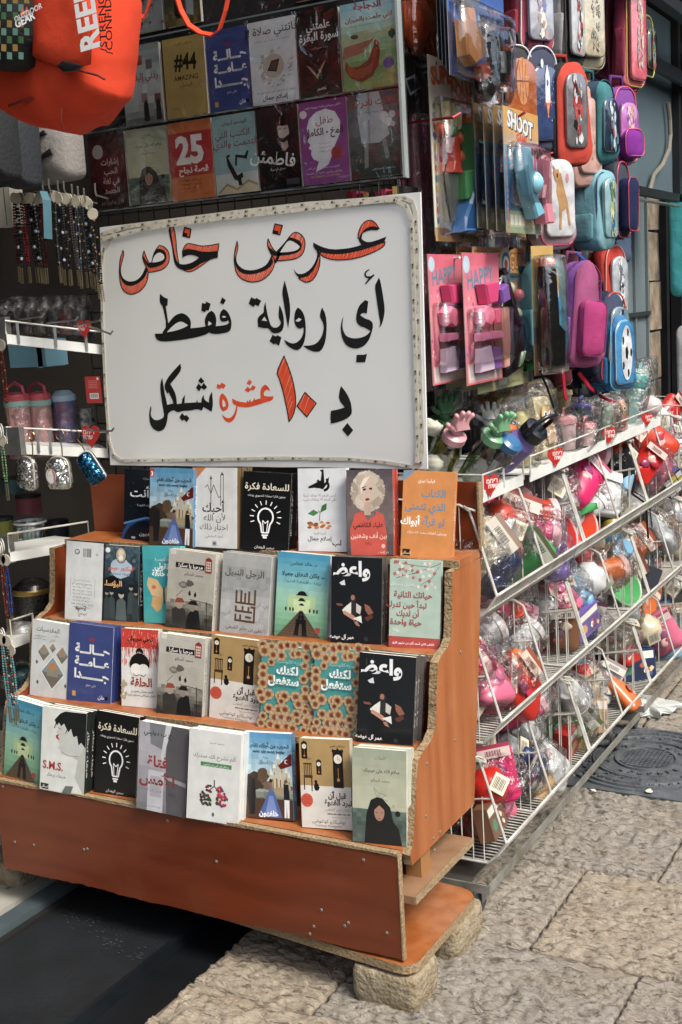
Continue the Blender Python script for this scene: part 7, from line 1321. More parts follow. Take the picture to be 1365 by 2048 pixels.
sbag((1100, 146, 1178, 332), -1.06, .25, .13, ('b0301c', '1a1a1a'), 'bright red school bag with glossy racing car window and black base', window('5a5a5c', ['8a1a1c', 'b0b0b0', '1a1a1c', 'a03028'], sc=(.72, .76), z0=.14, seed=12), trim='1c1c1c', yaw=-22)
sbag((1128, 196, 1198, 375), -1.09, .25, .15, ('b08a80', 'a07c72'), 'dusty pink school bag with faint unicorn outline', window('b08e84', ['8a6a64'], sc=(.8, .8), shapes=dots(['8a6a64', '9a7a70'], 12, .002, .006)), trim='8a5a5a', yaw=-15)
sbag((1163, 172, 1238, 330), -1.05, .24, .13, ('236a70', '1e3a4c'), 'teal school bag with dark glossy picture window', window('1a2838', ['3a7a8a', 'a8b0b8', '7a2a3a', '20405a'], seed=15), trim='123a40', yaw=-8)
sbag((1218, 186, 1278, 332), -1.05, .23, .12, ('6a2a80', '7a2a6a'), 'purple and pink glitter school bag', window('9a5a98', ['c07898', '7a4a98', 'c8a0b8', 'b08a5a'], seed=17), trim='c0506c', pocket='6a2a78', front=.35, yaw=-20)
sbag((1072, 312, 1150, 492), -1.09, .26, .13, ('a88c94', 'b8a8ac'), 'white and pink school bag with sparkly deer picture', window('b0b2b4', ['a07848'], sc=(.84, .82), z0=.08, shapes=s_deer), trim='a83a5c', yaw=-34)
sbag((1118, 320, 1152, 490), -1.14, .2, .12, ('9a2a50', 'b86878'), 'crimson bag half hidden behind the deer bag', None, trim='c0a0a8')
sbag((1148, 352, 1238, 494), -1.05, .25, .16, ('6f9ea8', '5f929c'), 'light blue school bag with green dinosaur print and navy base', window('7a9aa0', ['5a7a4a', '8aa060', '3a5a8a', 'b8b89a'], sc=(.7, .8), seed=22), trim='2a3a5c', yaw=-6)
sbag((1220, 330, 1264, 476), -1.05, .22, .11, ('1a2138', '161c30'), 'narrow navy school bag with coral zip trim', None, trim='b03a4a', pocket='1c2440', front=.7)
sbag((1196, 492, 1258, 628), -1.07, .24, .12, ('b0281c', '9c2218'), 'red school bag with silver sequin oval', window('9aa0a4', ['b8bcc0', '5a6066', 'd0d4d8', '3a4046'], sc=(.7, .72), seed=25), trim='c08a80', yaw=-16)
sbag((1052, 512, 1130, 700), -1.13, .24, .12, ('3a7a96', '5a94a4'), 'light blue school bag with two cartoon sea creatures', window('4a8aa8', ['fff'], sc=(.92, .9), z0=.05, shapes=s_fish), trim='2a4a78', yaw=-18)
sbag((1066, 560, 1104, 722), -1.16, .16, .12, ('2e7a46', '2a7042'), 'green school bag sandwiched between the black gun card and the blue bag', None, trim='8a9a4a', pocket='2e7a46')
sbag((1112, 526, 1202, 722), -1.06, .24, .13, ('8a3a68', '84509a'), 'magenta and purple school bag with front pocket', None, trim='6a2a5a', pocket='8c3460', front=.55, tilt=.10, yaw=-26)
sbag((1165, 582, 1252, 760), -1.04, .27, .15, ('1c2a48', '16203a'), 'navy school bag with red piping and a big shiny sequin window', window('6a7c84', ['a8b4ba', '2a4a6a', '4a7a8a', 'c8ccd0', '20304a'], sc=(.78, .62), z0=.2, seed=31), trim='b03028', tilt=.12, yaw=-16)
sbag((1196, 628, 1268, 770), -1.02, .26, .13, ('2a6a9a', '245e8c'), 'blue school bag with a football picture lowest at the right', window('3a7aa8', ['fff'], sc=(.86, .86), z0=.06, shapes=s_foot), trim='5aa0b0', yaw=-14)
for i, (pts, c, wv) in enumerate((([(1120, 700), (1126, 740), (1130, 790), (1135, 800)], '8a1c2c', .02), ([(1158, 745), (1180, 775), (1205, 795), (1230, 805)], '8c1828', .022), ([(1195, 760), (1198, 785), (1192, 800)], '3a7a8a', .015), ([(1080, 740), (1095, 775), (1108, 815)], '15171a', .006), ([(1153, 505), (1170, 520), (1180, 550)], '2a4a8a', .012))):
    tag(MB().strap([on(x, y, 0, -1.1 + .005 * i) for x, y in pts], (0, wv, .004), .003, c).build('hanging_strap', m_fabric), ('crimson bag strap hanging below the magenta bag', 'crimson strap curling down over the bottle shelf', 'turquoise strap end under the football bag', 'thin black cord hanging down to the bottles', 'blue strap dangling above the navy spider bag')[i], 'strap')
q = MB().strap([on(x, y, 0, -1.1) for x, y in ((1140, 162), (1165, 170), (1174, 166))], (0, .0, .02), .003, 'a8a490').build('loop', m_fabric); tag(q, 'cream webbing loop under the leopard bag', 'strap')

# bags hanging behind, seen in the gaps
for i, (box, cols, lab) in enumerate((((985, 250, 1040, 380), ('5a2a2c', '4a2426'), 'maroon bag hanging deep behind the basketball bag'), ((1085, 20, 1125, 160), ('2a2c34', '22242a'), 'charcoal bag in the gap beside the pink window bag'), ((1068, 250, 1110, 330), ('141618', '101214'), 'black bag under the rocket bag'), ((1140, 110, 1180, 230), ('8a7a6a', '6a5e54'), 'taupe bag peeping above the dusty pink bag'), ((1180, 130, 1225, 215), ('4a2038', '3a1a2c'), 'plum bag tucked under the purple and magenta bag'), ((1135, 300, 1180, 380), ('b07a88', '9a6a78'), 'pale rose bag peeping between the pink and teal bags'), ((1185, 300, 1230, 400), ('3a3a5c', '2c2c48'), 'dusky violet bag behind the light blue dinosaur bag'), ((1150, 470, 1200, 580), ('14202c', '101822'), 'dark slate bag in the gap left of the red sequin bag'), ((1120, 440, 1160, 545), ('7c3a4c', '6a3040'), 'brick pink bag under the deer bag'), ((1090, 640, 1150, 765), ('6c1a28', '5a1622'), 'wine red bag hanging low beneath the magenta bag'), ((1140, 690, 1200, 790), ('1a1c22', '16181c'), 'black bag low behind the crimson straps'), ((1235, 150, 1270, 240), ('8a2a3c', '782434'), 'raspberry bag corner below the paisley bag'), ((1228, 440, 1262, 520), ('28405a', '203448'), 'steel blue bag between the navy and red sequin bags'), ((1160, 0, 1205, 60), ('6a6058', '5a524a'), 'mushroom coloured bag at the top behind the leopard bag'))):
    sbag(box, -1.24, .22, .10, cols, lab, None, yaw=-10)
# small packs behind the front cards
for i, (tl, tr, bl, cs, lab) in enumerate((((846, 452), (905, 452), (848, 505), ('8a5a3a', 'b0a078'), 'brown and cream pack peeping under the lollipop card'), ((905, 462), (960, 462), (906, 512), ('7a8a8c', '4a6a5c'), 'grey green pack peeping under the light blue gun cards'), ((962, 462), (1020, 462), (964, 500), ('b06a80', '5a7a70'), 'rose and green pack above the shotgun card'), ((1015, 455), (1060, 460), (1018, 560), ('8a8460', 'b09058'), 'olive pack behind the narrow gun card'), ((945, 205), (990, 210), (946, 330), ('4a7a90', 'b09a60'), 'blue and tan pack left of the light blue gun cards'), ((806, 360), (850, 362), (810, 520), ('a03c5c', 'c08a98'), 'pink striped pack beside the sign corner'), ((856, 60), (900, 64), (858, 120), ('a84a2c', '6a7a4a'), 'orange and green pack above the lollipop card'), ((1020, 780), (1060, 785), (1022, 830), ('6a4a3a', '3a3a3c'), 'brown box behind the straw coloured tubs'), ((870, 780), (930, 782), (872, 830), ('38506a', '8a8c84'), 'slate blue pack above the pink figure bottle'), ((935, 782), (1000, 784), (938, 830), ('2c3034', '6a3a34'), 'black and red pack above the white glove'))):
    c = Card('toy_pack', lab, 'toy', tl, tr, bl, -1.37, cs[0]); a = c.a; H = c.H; r_ = random.Random(i)
    a.rect(0, 0, 100, H * .2, cs[1]); [a.blob(r_.uniform(8, 92), r_.uniform(H * .22, H * .95), r_.uniform(5, 14), mixc(cs[k % 2], ('d0ccc0', '303030', 'b04a3a', '3a6a8a')[r_.randrange(4)], .5), j=.4, n=9) for k in range(22)]
    c.done((6, H * .2, 94, H * .96), .03)
# ------------------------------------------------------------------ bottle shelf
m_shelf = m_white
def shelf_seg(y0, y1, lab):
    t_ = thing('bottle_shelf', lab, 'shelf', (-1.10, y0, 1.036)); L = y1 - y0
    MB().box(-.34, 0, .004, -.004, L, .008).build('shelf_plate', m_white, t_); MB().box(-.003, 0, -.014, 0, L, .014).build('front_lip', m_white, t_)
    q = MB().tube([(-.34, .0, .008), (-.34, 0, .052), (0, 0, .052), (0, L, .052), (-.34, L, .052)], .0026, 6); q.build('wire_rail', m_wire, t_)
    q = MB(); [q.tube([(0, s, 0), (0, s, .052)], .0026, 5) for s in (0.001, L * .5, L - .001)]; q.build('rail_post', m_wire, t_); return t_
shelf_seg(2.63, 2.90, 'short white shelf section under the glove bottles behind the stand'); shelf_seg(2.95, 4.26, 'long white wire railed shelf of wrapped bottles above the baskets')
heart_tag(V((-1.093, 2.66, 1.062)), .055, 'red heart price label on the shelf rail just right of the book stand', rad(60)); heart_tag(V((-1.093, 3.13, 1.065)), .055, 'red heart price label in the middle of the bottle shelf rail', rad(60)); heart_tag(V((-1.093, 3.62, 1.065)), .055, 'red heart price label on the third stretch of the shelf rail', rad(60)); heart_tag(V((-1.093, 4.06, 1.065)), .05, 'red heart price label at the far end of the shelf rail', rad(60))
def blob_mesh(parts, name, parent, m, col):
    q = MB(); [q.ball(c, r, col, 12, 9, sq) for c, r, sq in parts]; return q
def skin_fingers(t_, col, m=None, n=4, curl=.2, s=1.0, name='glove_hand'):
    """hand shaped stopper: one continuous skinned mesh"""
    vs = [(0, 0, 0), (0, 0, .03)]; r = [.020, .026]; es = [(0, 1)]; fingers = [(-.022, .062, .010), (-.007, .070, .010), (.009, .068, .010), (.023, .056, .009)][:n]
    vs.append((0, 0, .045)); r.append(.028); es.append((1, 2))
    for x, z, rr in fingers:
        k = len(vs); vs += [(x * 1.0, 0, .062), (x * 1.5, -curl * .03, .062 + (z - .03) * .9)]; r += [rr * 1.05, rr * .95]; es += [(2, k), (k, k + 1)]
    k = len(vs); vs += [(-.036, 0, .040), (-.052, -.004, .056)]; r += [.011, .009]; es += [(1, k), (k, k + 1)]
    me = bpy.data.meshes.new(name); me.from_pydata([(a * s, b * s, c * s) for a, b, c in vs], es, []); o = link(bpy.data.objects.new(name, me), t_)
    sk = o.modifiers.new('skin', 'SKIN'); me.skin_vertices
    for i, rr in enumerate(r): me.skin_vertices[0].data[i].radius = (rr * s, rr * s * .8)
    me.skin_vertices[0].data[0].use_root = True; sb = o.modifiers.new('sub', 'SUBSURF'); sb.levels = 1; sb.render_levels = 1
    dgx = bpy.context.evaluated_depsgraph_get(); m2 = bpy.data.meshes.new_from_object(o.evaluated_get(dgx)); m2.materials.clear(); m2.materials.append(m); m2.polygons.foreach_set('use_smooth', [True] * len(m2.polygons)); o.modifiers.clear(); o.data = m2; return o
def leaning(px, py, X, yaw, lean): return M.Translation(on(px, py, 0, X)) @ M.Rotation(rad(yaw), 4, 'Z') @ M.Rotation(rad(lean), 4, 'X')
# local z = bottle axis; lean tips it; px,py is the base
def gbottle(lab, px, py, X, yaw, lean, bodycol, handcol, L=.15, r=.034, clear=True, nm='glove_bottle', hand=True):
    t_ = thing(nm, lab, 'bottle', mw=leaning(px, py, X, yaw, lean)); prof = [(0, 0), (r * .95, 0), (r, .006), (r, L * .8), (r * .8, L * .95), (r * .8, L)]
    MB().lathe(prof, 20, bodycol).build('body', film('tinted_' + bodycol, tint=bodycol, amt=.12, rough=.05, bump=.1) if clear else m_plastic, t_, True)
    if clear: MB().lathe([(0, .004), (r * .9, .004), (r * .9, L * .45), (0, L * .45)], 16, mixc(bodycol, '8a9a8a', .5)).build('inner_print', m_matte, t_, True)
    MB().lathe([(r * .84, L), (r * .9, L + .004), (r * .9, L + .02), (r * .6, L + .026), (0, L + .026)], 20, handcol).build('cap', m_plastic, t_, True)
    if hand: h = skin_fingers(t_, handcol, s=.85, m=mat('rubber_' + handcol, handcol, rough=.5, bump=.05)); h.location = (0, 0, L + .015)
    return t_
gbottle('clear bottle with pale green hand shaped stopper leaning beside the sign', 925, 985, -1.22, 70, 38, 'b8c4a8', '6a9a74', L=.17)
gbottle('clear bottle with dark green fist stopper behind the sign edge', 870, 900, -1.34, 60, 25, 'a8b498', '2e5a38', L=.07)
gbottle('yellowish bottle with pink figure shaped stopper', 872, 960, -1.30, 62, 36, 'b8b488', 'b8888c', L=.13)
gbottle('stars and flags printed bottle with blue cap leaning on the shelf', 950, 965, -1.19, 75, 48, 'a8b0b8', '2f5a80', L=.14, hand=False)
gbottle('bottle topped with an upright white glove hand', 985, 905, -1.30, 20, 4, '50607a', 'b8bcbc', L=.05)
lathe_thing('drink_bottle', 'purple metal flask with black loop lid leaning over the shelf rail', 'bottle', on(1000, 925, 0, -1.15), [(0, 0), (.034, 0), (.037, .01), (.037, .09), (.030, .105), (.030, .12), (0, .12)], '6a5c94', rot=(rad(52), 0, rad(78)), extra=lambda t_: (MB().lathe([(.031, .115), (.033, .118), (.033, .145), (.02, .15), (0, .15)], 18, '15161a').build('lid', m_plastic, t_, True), MB().tube([(-.03, 0, .14), (-.034, 0, .17), (-.02, 0, .195), (.02, 0, .195), (.034, 0, .17), (.03, 0, .14)], .006, 8, '15161a').build('loop_handle', m_plastic, t_, True)))
for i, (px, py) in enumerate(((862, 855), (866, 925), (880, 990))): tag(MB().ball(on(px, py, 0, -1.28), .024, 'a8a89c', 12, 9, (1.3, 1, .8), .5).build('knotted_plush', m_fabric, None, True), ('white knotted plush paw at the sign edge, upper one', 'white knotted plush paw at the sign edge, lower one', 'grey plush paw low behind the orange book')[i], 'plush toy')
tag(MB().ball(on(1012, 858, 0, -1.18), .03, 'b85a34', 14, 10, (1, 1, .5)).build('striped_disc_toy', m_plastic, None, True), 'orange flying disc toy above the purple flask', 'toy')
bdef = [  # px, py, X, size, colour, kind label
    (1045, 930, -1.17, .15, 'b0a878', 'yellow cartoon face drink pack', 'pack'), (1085, 915, -1.17, .17, 'c0b48c', 'clear pack with orange bear print', 'pack'), (1030, 835, -1.30, .07, 'a89a50', 'pale yellow lunch box', 'tub'), (1078, 828, -1.28, .075, 'b0a468', 'cream tub with handle', 'tub'), (1115, 835, -1.27, .08, 'a89868', 'straw coloured tub', 'tub'), (1090, 800, -1.36, .05, 'a83028', 'red ball shaped lid', 'ball'), (1020, 815, -1.36, .05, 'b03a24', 'red toy spade', 'ball'),
    (1132, 905, -1.16, .10, 'b88488', 'pink flip top cup', 'cup'), (1152, 885, -1.18, .09, '2f8a54', 'green lidded cup', 'cup'), (1166, 870, -1.20, .10, '4a4a8c', 'blue lidded cup', 'cup'), (1168, 890, -1.13, .07, 'b87a7c', 'pink folding handle toy', 'cup'), (1145, 800, -1.33, .07, 'b03a24', 'red topped wrapped bottle', 'cup'), (1172, 835, -1.28, .13, 'b04028', 'left of the two tall red lidded wrapped bottles', 'cup'), (1200, 840, -1.26, .13, 'b8442c', 'right of the two tall red lidded wrapped bottles', 'cup'), (1195, 895, -1.15, .11, '8a9a8a', 'silver green wrapped bottle', 'pack'), (1228, 880, -1.15, .10, 'a88078', 'crinkled wrapped toy with red stripe', 'pack'), (1255, 862, -1.18, .17, '4f9a94', 'turquoise straw cup in a tall clear bag', 'cup'), (1275, 855, -1.24, .16, '9ab0a4', 'pale mint cup behind the turquoise one', 'cup'), (1300, 852, -1.16, .07, 'b8a8a8', 'small white plush at the far end', 'ball'), (1215, 815, -1.34, .09, '5a8a84', 'teal cup at the back', 'cup')]
for px, py, X, s, c, lab, kd in bdef:
    p = on(px, py, 0, X); t_ = thing('wrapped_bottle' if kd == 'cup' else 'wrapped_toy', lab + ' on the long bottle shelf', 'bottle' if kd == 'cup' else 'toy', (p.x, p.y, max(p.z, 1.046)), (rad(rnd.uniform(-14, 14)), 0, rad(rnd.uniform(60, 110))))
    if kd == 'cup':
        r = .036; MB().lathe([(0, 0), (r * .8, 0), (r, s * .75)], 18, mixc(c, 'b0b8b4', .45)).build('cup_wall', m_plastic, t_, True); MB().lathe([(r, s * .75), (r * 1.1, s * .76), (r * 1.1, s * .9), (r * .7, s), (0, s)], 18, c).build('lid', m_plastic, t_, True); MB().tube([(0, 0, s * .95), (.004, 0, s * 1.15), (.02, 0, s * 1.2)], .005, 6, c).build('straw', m_plastic, t_, True)
    elif kd == 'pack':
        MB().pad(arch(.09, s, .15, .1), .03, puff=.4, rough=.006, col=c).build('pack_body', m_plastic, t_, True)
        a = Art('000', 1, 1); a.mb = MB(); a.h = 0; a.circ(0, -s * .68, .028, mixc(c, 'c09030', .6)); a.circ(-.01, -s * .7, .008, 'ddd'); a.circ(.012, -s * .7, .008, 'ddd'); a.circ(-.01, -s * .7, .004, '111'); a.circ(.012, -s * .7, .004, '111'); a.line([(-.01, -s * .62), (.01, -s * .62)], .002, '311'); a.rect(-.02, -s * .5, .02, -s * .2, mixc(c, 'a04a3a', .4)); mb = MB(); mb.v = [(x, -.044 + y * .1, z) for x, y, z in a.mb.v]; mb.f = a.mb.f; mb.c = a.mb.c; mb.build('printed_face', m_print, t_)
    elif kd == 'tub': MB().lathe([(0, 0), (.042, 0), (.05, s * .8), (.056, s * .82), (.056, s), (0, s)], 20, c).build('tub', m_plastic, t_, True); MB().tube([(-.05, 0, s * .9), (-.04, .0, s * 1.3), (.04, 0, s * 1.3), (.05, 0, s * .9)], .004, 6, c).build('handle', m_plastic, t_, True)
    else: MB().ball((0, 0, s * .5), s * .6, c, 14, 10, (1, 1, .9), .15).build('toy_body', m_plastic, t_, True)
    if kd != 'ball': MB().pad(arch(.105, s * 1.25, .3, .12), .09, y0=.045, puff=.2, rough=.03).build('clear_bag', m_bag, t_, True)
# ------------------------------------------------------------------ wire baskets and their cart
def basket_proto(L):
    t_ = thing('wire_basket', '', 'basket'); R, r = .0035, .0018
    sp_ = [(-.34, .0), (-.05, .0), (-.028, .02), (0, .06), (-.052, .235), (-.062, .262), (-.085, .275), (-.34, .29)]
    def side(y, nm):
        q = MB(); q.tube([(x, y, z) for x, z in sp_] + [(-.34, y, 0)], R, 6); q.tube([(-.34, y, .15), (-.18, y, .145), (-.035, y, .17)], R * .75, 5)
        for k in range(10):
            x = -.32 + k * .029; zt = .29 - (x + .34) * .06 if x < -.085 else .275 - (x + .085) * 4.0
            z0 = 0 if x < -.05 else (x + .05) * 1.1; q.tube([(x, y, z0), (x, y, min(zt, .275))], r, 4, caps=False)
        q.build(nm, m_wire, t_)
    side(0, 'side_panel'); side(L * .5, 'divider'); side(L, 'side_panel')
    q = MB(); n = int(L / .0165)
    for k in range(n + 1):
        y = L * k / n; q.tube([(-.34, y, -.003), (-.050, y, -.003), (-.028, y, .018), (-.002, y, .06)], r, 4, caps=False)
    tag(q.build('floor_rods', m_wire, t_), kind='stuff')
    q = MB(); n = int(L / .03)
    for k in range(n + 1): q.tube([(-.34, L * k / n, 0), (-.34, L * k / n, .29)], r, 4, caps=False)
    tag(q.build('back_rods', m_wire, t_), kind='stuff')
    for x, z in ((0.002, .062), (-.026, .022), (-.2, -.006)): MB().tube([(x, 0, z), (x, L, z)], R, 6).build('rail', m_wire, t_)
    for x, z in ((-.342, .29), (-.342, .15)): MB().tube([(x, 0, z), (x, L, z)], R, 6).build('back_rail', m_wire, t_)
    for y in (.0, L * .98):
        MB().tube([(-.06 + .014 * cos(a), y + .014 * sin(a) * .6, .262 + .01 * sin(a * .5)) for a in [k * .6 for k in range(14)]], .003, 5).build('hook_loop', m_wire, t_)
    return t_
BL = .655; cols_y = [2.60, 3.27, 3.94, 4.61]; tiers = [.745, .435, .125]; pr = basket_proto(BL); first = True
tn = ('top', 'middle', 'bottom'); cn = ('nearest the book stand', 'second from the stand', 'third from the stand', 'farthest from the stand')
for j, y in enumerate(cols_y):
    for i, z in enumerate(tiers):
        o = pr if first else copy_tree(pr); first = False; o.location = (-1.062, y, z); o['label'] = 'white wire basket, %s tier, %s' % (tn[i], cn[j]); o['group'] = 'white wire baskets stacked in tiers'
ct = [thing('basket_cart', ('grey steel cart base on castors under the nearer baskets', 'grey steel cart base on castors under the farther baskets')[k], 'cart', (-1.085, y, 0)) for k, y in ((0, 2.53), (1, 3.92))]
for k, t_ in enumerate(ct):
    L = 1.33; m = mat('worn_grey_steel', '80817c', rough=.45, col2='5a564c', scale=16, bump=.2)
    MB().box(0, 0, .080, .004, L, .102).build('side_rail', m, t_); MB().box(-.34, -.002, .080, 0.004, .002, .102).build('end_rail', m, t_); MB().box(-.34, L - .002, .068, .004, L + .002, .102).build('end_rail', m, t_); MB().box(-.345, 0, .068, -.341, L, .102).build('side_rail', m, t_); MB().box(-.30, .04, .074, -.07, L - .04, .077).build('tray', mat('tray_metal', '3a3832', rough=.7, col2='24221e', scale=12), t_)
    for x in (-.05, -.30):
        for y in (.06, L - .1):
            w_ = MB().lathe([(0, -.011), (.020, -.011), (.026, -.008), (.026, .008), (.020, .011), (0, .011)], 16, mw=M.Translation((x, y, .026)) @ M.Rotation(rad(90), 4, 'Y') if False else M.Translation((x, y, .026)) @ M.Rotation(rad(90), 4, 'Y')).build('castor_wheel', m_rubber, t_, True)
            MB().box(x - .016, y - .02, .03, x - .013, y + .012, .066).build('castor_fork', m_steel, w_); MB().box(x + .013, y - .02, .03, x + .016, y + .012, .066).build('castor_fork', m_steel, w_)
    for zc in (.42, .73): pass
    for y in (.18, L - .02): MB().box(-.36, y, .07, -.34, y + .02, 1.1).build('upright', m, t_)
# ---- goods in the baskets
def it_ball(t_, c, s):
    MB().ball((0, 0, 0), s * .42, c, 16, 12, (1, 1, 1), .18).build('ball', m_plastic, t_, True); a = Art('c8c0a8', 110); [a.rect(14 + i * 9, 20, 18 + i * 9 + i % 3, 90, '4a463c') for i in range(8)]; a.place('barcode_label', m_matte, t_, s * .36, x0=-s * .18, z0=-s * .1, y=-s * .49)
def it_tumbler(t_, c, s):
    mw = M.Rotation(rad(90), 4, 'Y') @ M.Translation((0, 0, -s * .6)); MB().lathe([(0, 0), (s * .27, 0), (s * .3, s * .9)], 18, c, mw=mw).build('cup_wall', m_plastic, t_, True); MB().lathe([(s * .31, s * .9), (s * .33, s * .92), (s * .33, s * 1.05), (s * .2, s * 1.12), (0, s * 1.12)], 18, mixc(c, 'd8d0d0', .5), mw=mw).build('lid', m_plastic, t_, True)
def it_box(t_, c, s):
    MB().box(-s * .6, -s * .18, -s * .4, s * .6, s * .18, s * .4, c).build('carton', m_matte, t_); a = Art(c, 66); a.rect(4, 4, 96, 20, 'c8c4b8'); r_ = random.Random(int(s * 1e5)); a.blob(28, 42, 14, r_.choice(('b8904a', 'a8403a', '3f7a5a', 'b86a80')), j=.3); a.rect(50, 26, 94, 60, mixc(c, '202020', .35)); [a.blob(r_.uniform(54, 90), r_.uniform(30, 56), 5, r_.choice(('3a5a80', 'c8b080', 'a84a3a', 'd0d0c8')), j=.3, n=8) for _ in range(9)]; a.place('carton_print', m_print, t_, s * 1.2, x0=-s * .6, z0=-s * .4, y=-s * .18 - .001)
def it_packet(t_, c, s):
    MB().pad(arch(s * .9, s * 1.3, .2, .2, z0=-s * .65), s * .34, y0=s * .2, puff=.5, rough=.02, col=c).build('packet_body', m_plastic, t_, True)
    a = Art(mixc(c, 'd0ccc0', .75), 40); a.rect(0, 0, 100, 12, mixc(c, '701818', .5)); [a.rect(24 + j * 4, 18, 26 + j * 4 + j % 2, 34, mixc(c, '202020', .7)) for j in range(12)]; a.place('header_card', m_print, t_, s * .8, x0=-s * .4, z0=s * .40, y=-s * .24)
    for k in range(3): MB().ball((rnd.uniform(-.2, .2) * s, -s * .235, rnd.uniform(-.35, .2) * s), s * .15, mixc(c, ('d8d0c0', '2a3a6a', '8a2a4a')[k], .5), 9, 6, (1.2, .25, .9), .4).build('printed_spot', m_plastic, t_, True)
def it_cube(t_, c, s):
    h = s * .36; MB().box(-h, -h, -h, h, h, h, '15161a').build('cube_core', m_plastic, t_); q = MB(); r_ = random.Random(int(s * 9999)); cs = ('b0b4b4', 'b84a28', '2a4a8a', 'a89a3a', '2f7a48')
    for f in range(3):
        for i in range(3):
            for j in range(3):
                a0, b0 = -h + .1 * h + i * h * .64, -h + .1 * h + j * h * .64; a1, b1 = a0 + h * .56, b0 + h * .56; e = h + .0008
                P4 = {0: [(a0, -e, b0), (a1, -e, b0), (a1, -e, b1), (a0, -e, b1)], 1: [(e, a0, b0), (e, a1, b0), (e, a1, b1), (e, a0, b1)], 2: [(a0, b0, e), (a1, b0, e), (a1, b1, e), (a0, b1, e)]}[f]; q.add(P4, [(0, 1, 2, 3)], cs[f] if r_.random() < .7 else cs[r_.randrange(5)])
    tag(q.build('coloured_tiles', m_plastic, t_), kind='stuff')
def it_gun(t_, c, s):
    MB().pad([(x * s, z * s) for x, z in ((-.6, .1), (-.3, -.05), (-.25, -.45), (-.02, -.45), (.0, -.08), (.7, .02), (.7, .2), (-.5, .28))], s * .18, puff=.2, col=c).build('gun_body', m_plastic, t_, True); MB().lathe([(0, 0), (s * .16, 0), (s * .16, s * .3), (0, s * .3)], 12, mixc(c, '6aa070', .8), mw=M.Translation((0, -s * .08, .2 * s))).build('tank', m_plastic, t_, True)
def it_bowl(t_, c, s):
    MB().lathe([(0, 0), (s * .35, 0), (s * .6, s * .3), (s * .66, s * .31), (s * .66, s * .34), (s * .58, s * .33), (s * .34, s * .04), (0, s * .04)], 24, c).build('bowl', m_plastic, t_, True); MB().tube([(s * .62 * cos(k * .4), s * .62 * sin(k * .4), s * .33) for k in range(17)], s * .03, 6, mixc(c, 'c8c0bc', .5)).build('rim', m_plastic, t_, True)
def it_book(t_, c, s):
    for k in range(3): MB().box(-s * .7 + k * .004, -s * .5, k * .012, s * .7, s * .5, k * .012 + .009, (c, 'b8b4a4', mixc(c, '8a3a2a', .6))[k]).build('booklet', m_print, t_)
    a = Art('b0a898', 71); a.rect(5, 5, 95, 66, mixc(c, 'b0b0a0', .3)); a.blob(50, 36, 26, 'b0604a', 18); q = MB(); k_ = s * 1.4 / 100; q.v = [(x * k_ - s * .7, (z * k_) - s * .5, .034 - y * .01) for x, y, z in a.mb.v]; q.f = a.mb.f; q.c = a.mb.c; q.build('cover_print', m_print, t_)
def it_pouch(t_, c, s):
    MB().pad(arch(s * 1.1, s * 1.5, .35, .2, z0=-s * .5), s * .5, y0=s * .2, puff=.4, rough=.014, col=c).build('pouch_body', m_fabric, t_, True); MB().pad(arch(s * 1.0, s * .22, .3, .3, z0=s * .84), s * .4, y0=s * .16, rough=.012, col='b8402a').build('red_top', m_fabric, t_, True)
    MB().strap([(0, -s * .3, -s * .4), (.01, -s * .7, -s * .7), (.01, -s * .75, -s * 1.7)], (.012, 0, 0), .003, '111214').build('drawstring', m_fabric, t_); MB().tube([(.03, -s * .3, -s * .4), (.07, -s * .6, -s * .7), (.08, -s * .66, -s * 1.5)], .002, 5, '111214').build('drawstring', m_fabric, t_)
KD = {'ball': (it_ball, 'toy ball'), 'tumbler': (it_tumbler, 'lidded cup'), 'box': (it_box, 'toy box'), 'packet': (it_packet, 'wrapped toy'), 'cube': (it_cube, 'puzzle cube'), 'gun': (it_gun, 'water pistol'), 'bowl': (it_bowl, 'bowl'), 'book': (it_book, 'booklet stack'), 'pouch': (it_pouch, 'drawstring pouch')}
COLN = {'pink': 'b83c6a', 'rose': 'b8607a', 'hot pink': 'b8285c', 'red': 'a8241e', 'scarlet': 'b03a24', 'orange': 'b8602c', 'yellow': 'b09c48', 'cream': 'b0a890', 'green': '3f8a50', 'mint': '86a890', 'teal': '2f7a80', 'sky blue': '6a9ab8', 'blue': '2f5a94', 'navy': '1e2c50', 'purple': '5c4a8c', 'white': 'b4b8b8', 'silver': '9aa0a2', 'black': '1a1b1e', 'brown': '6a4a34', 'tan': 'a08660'}
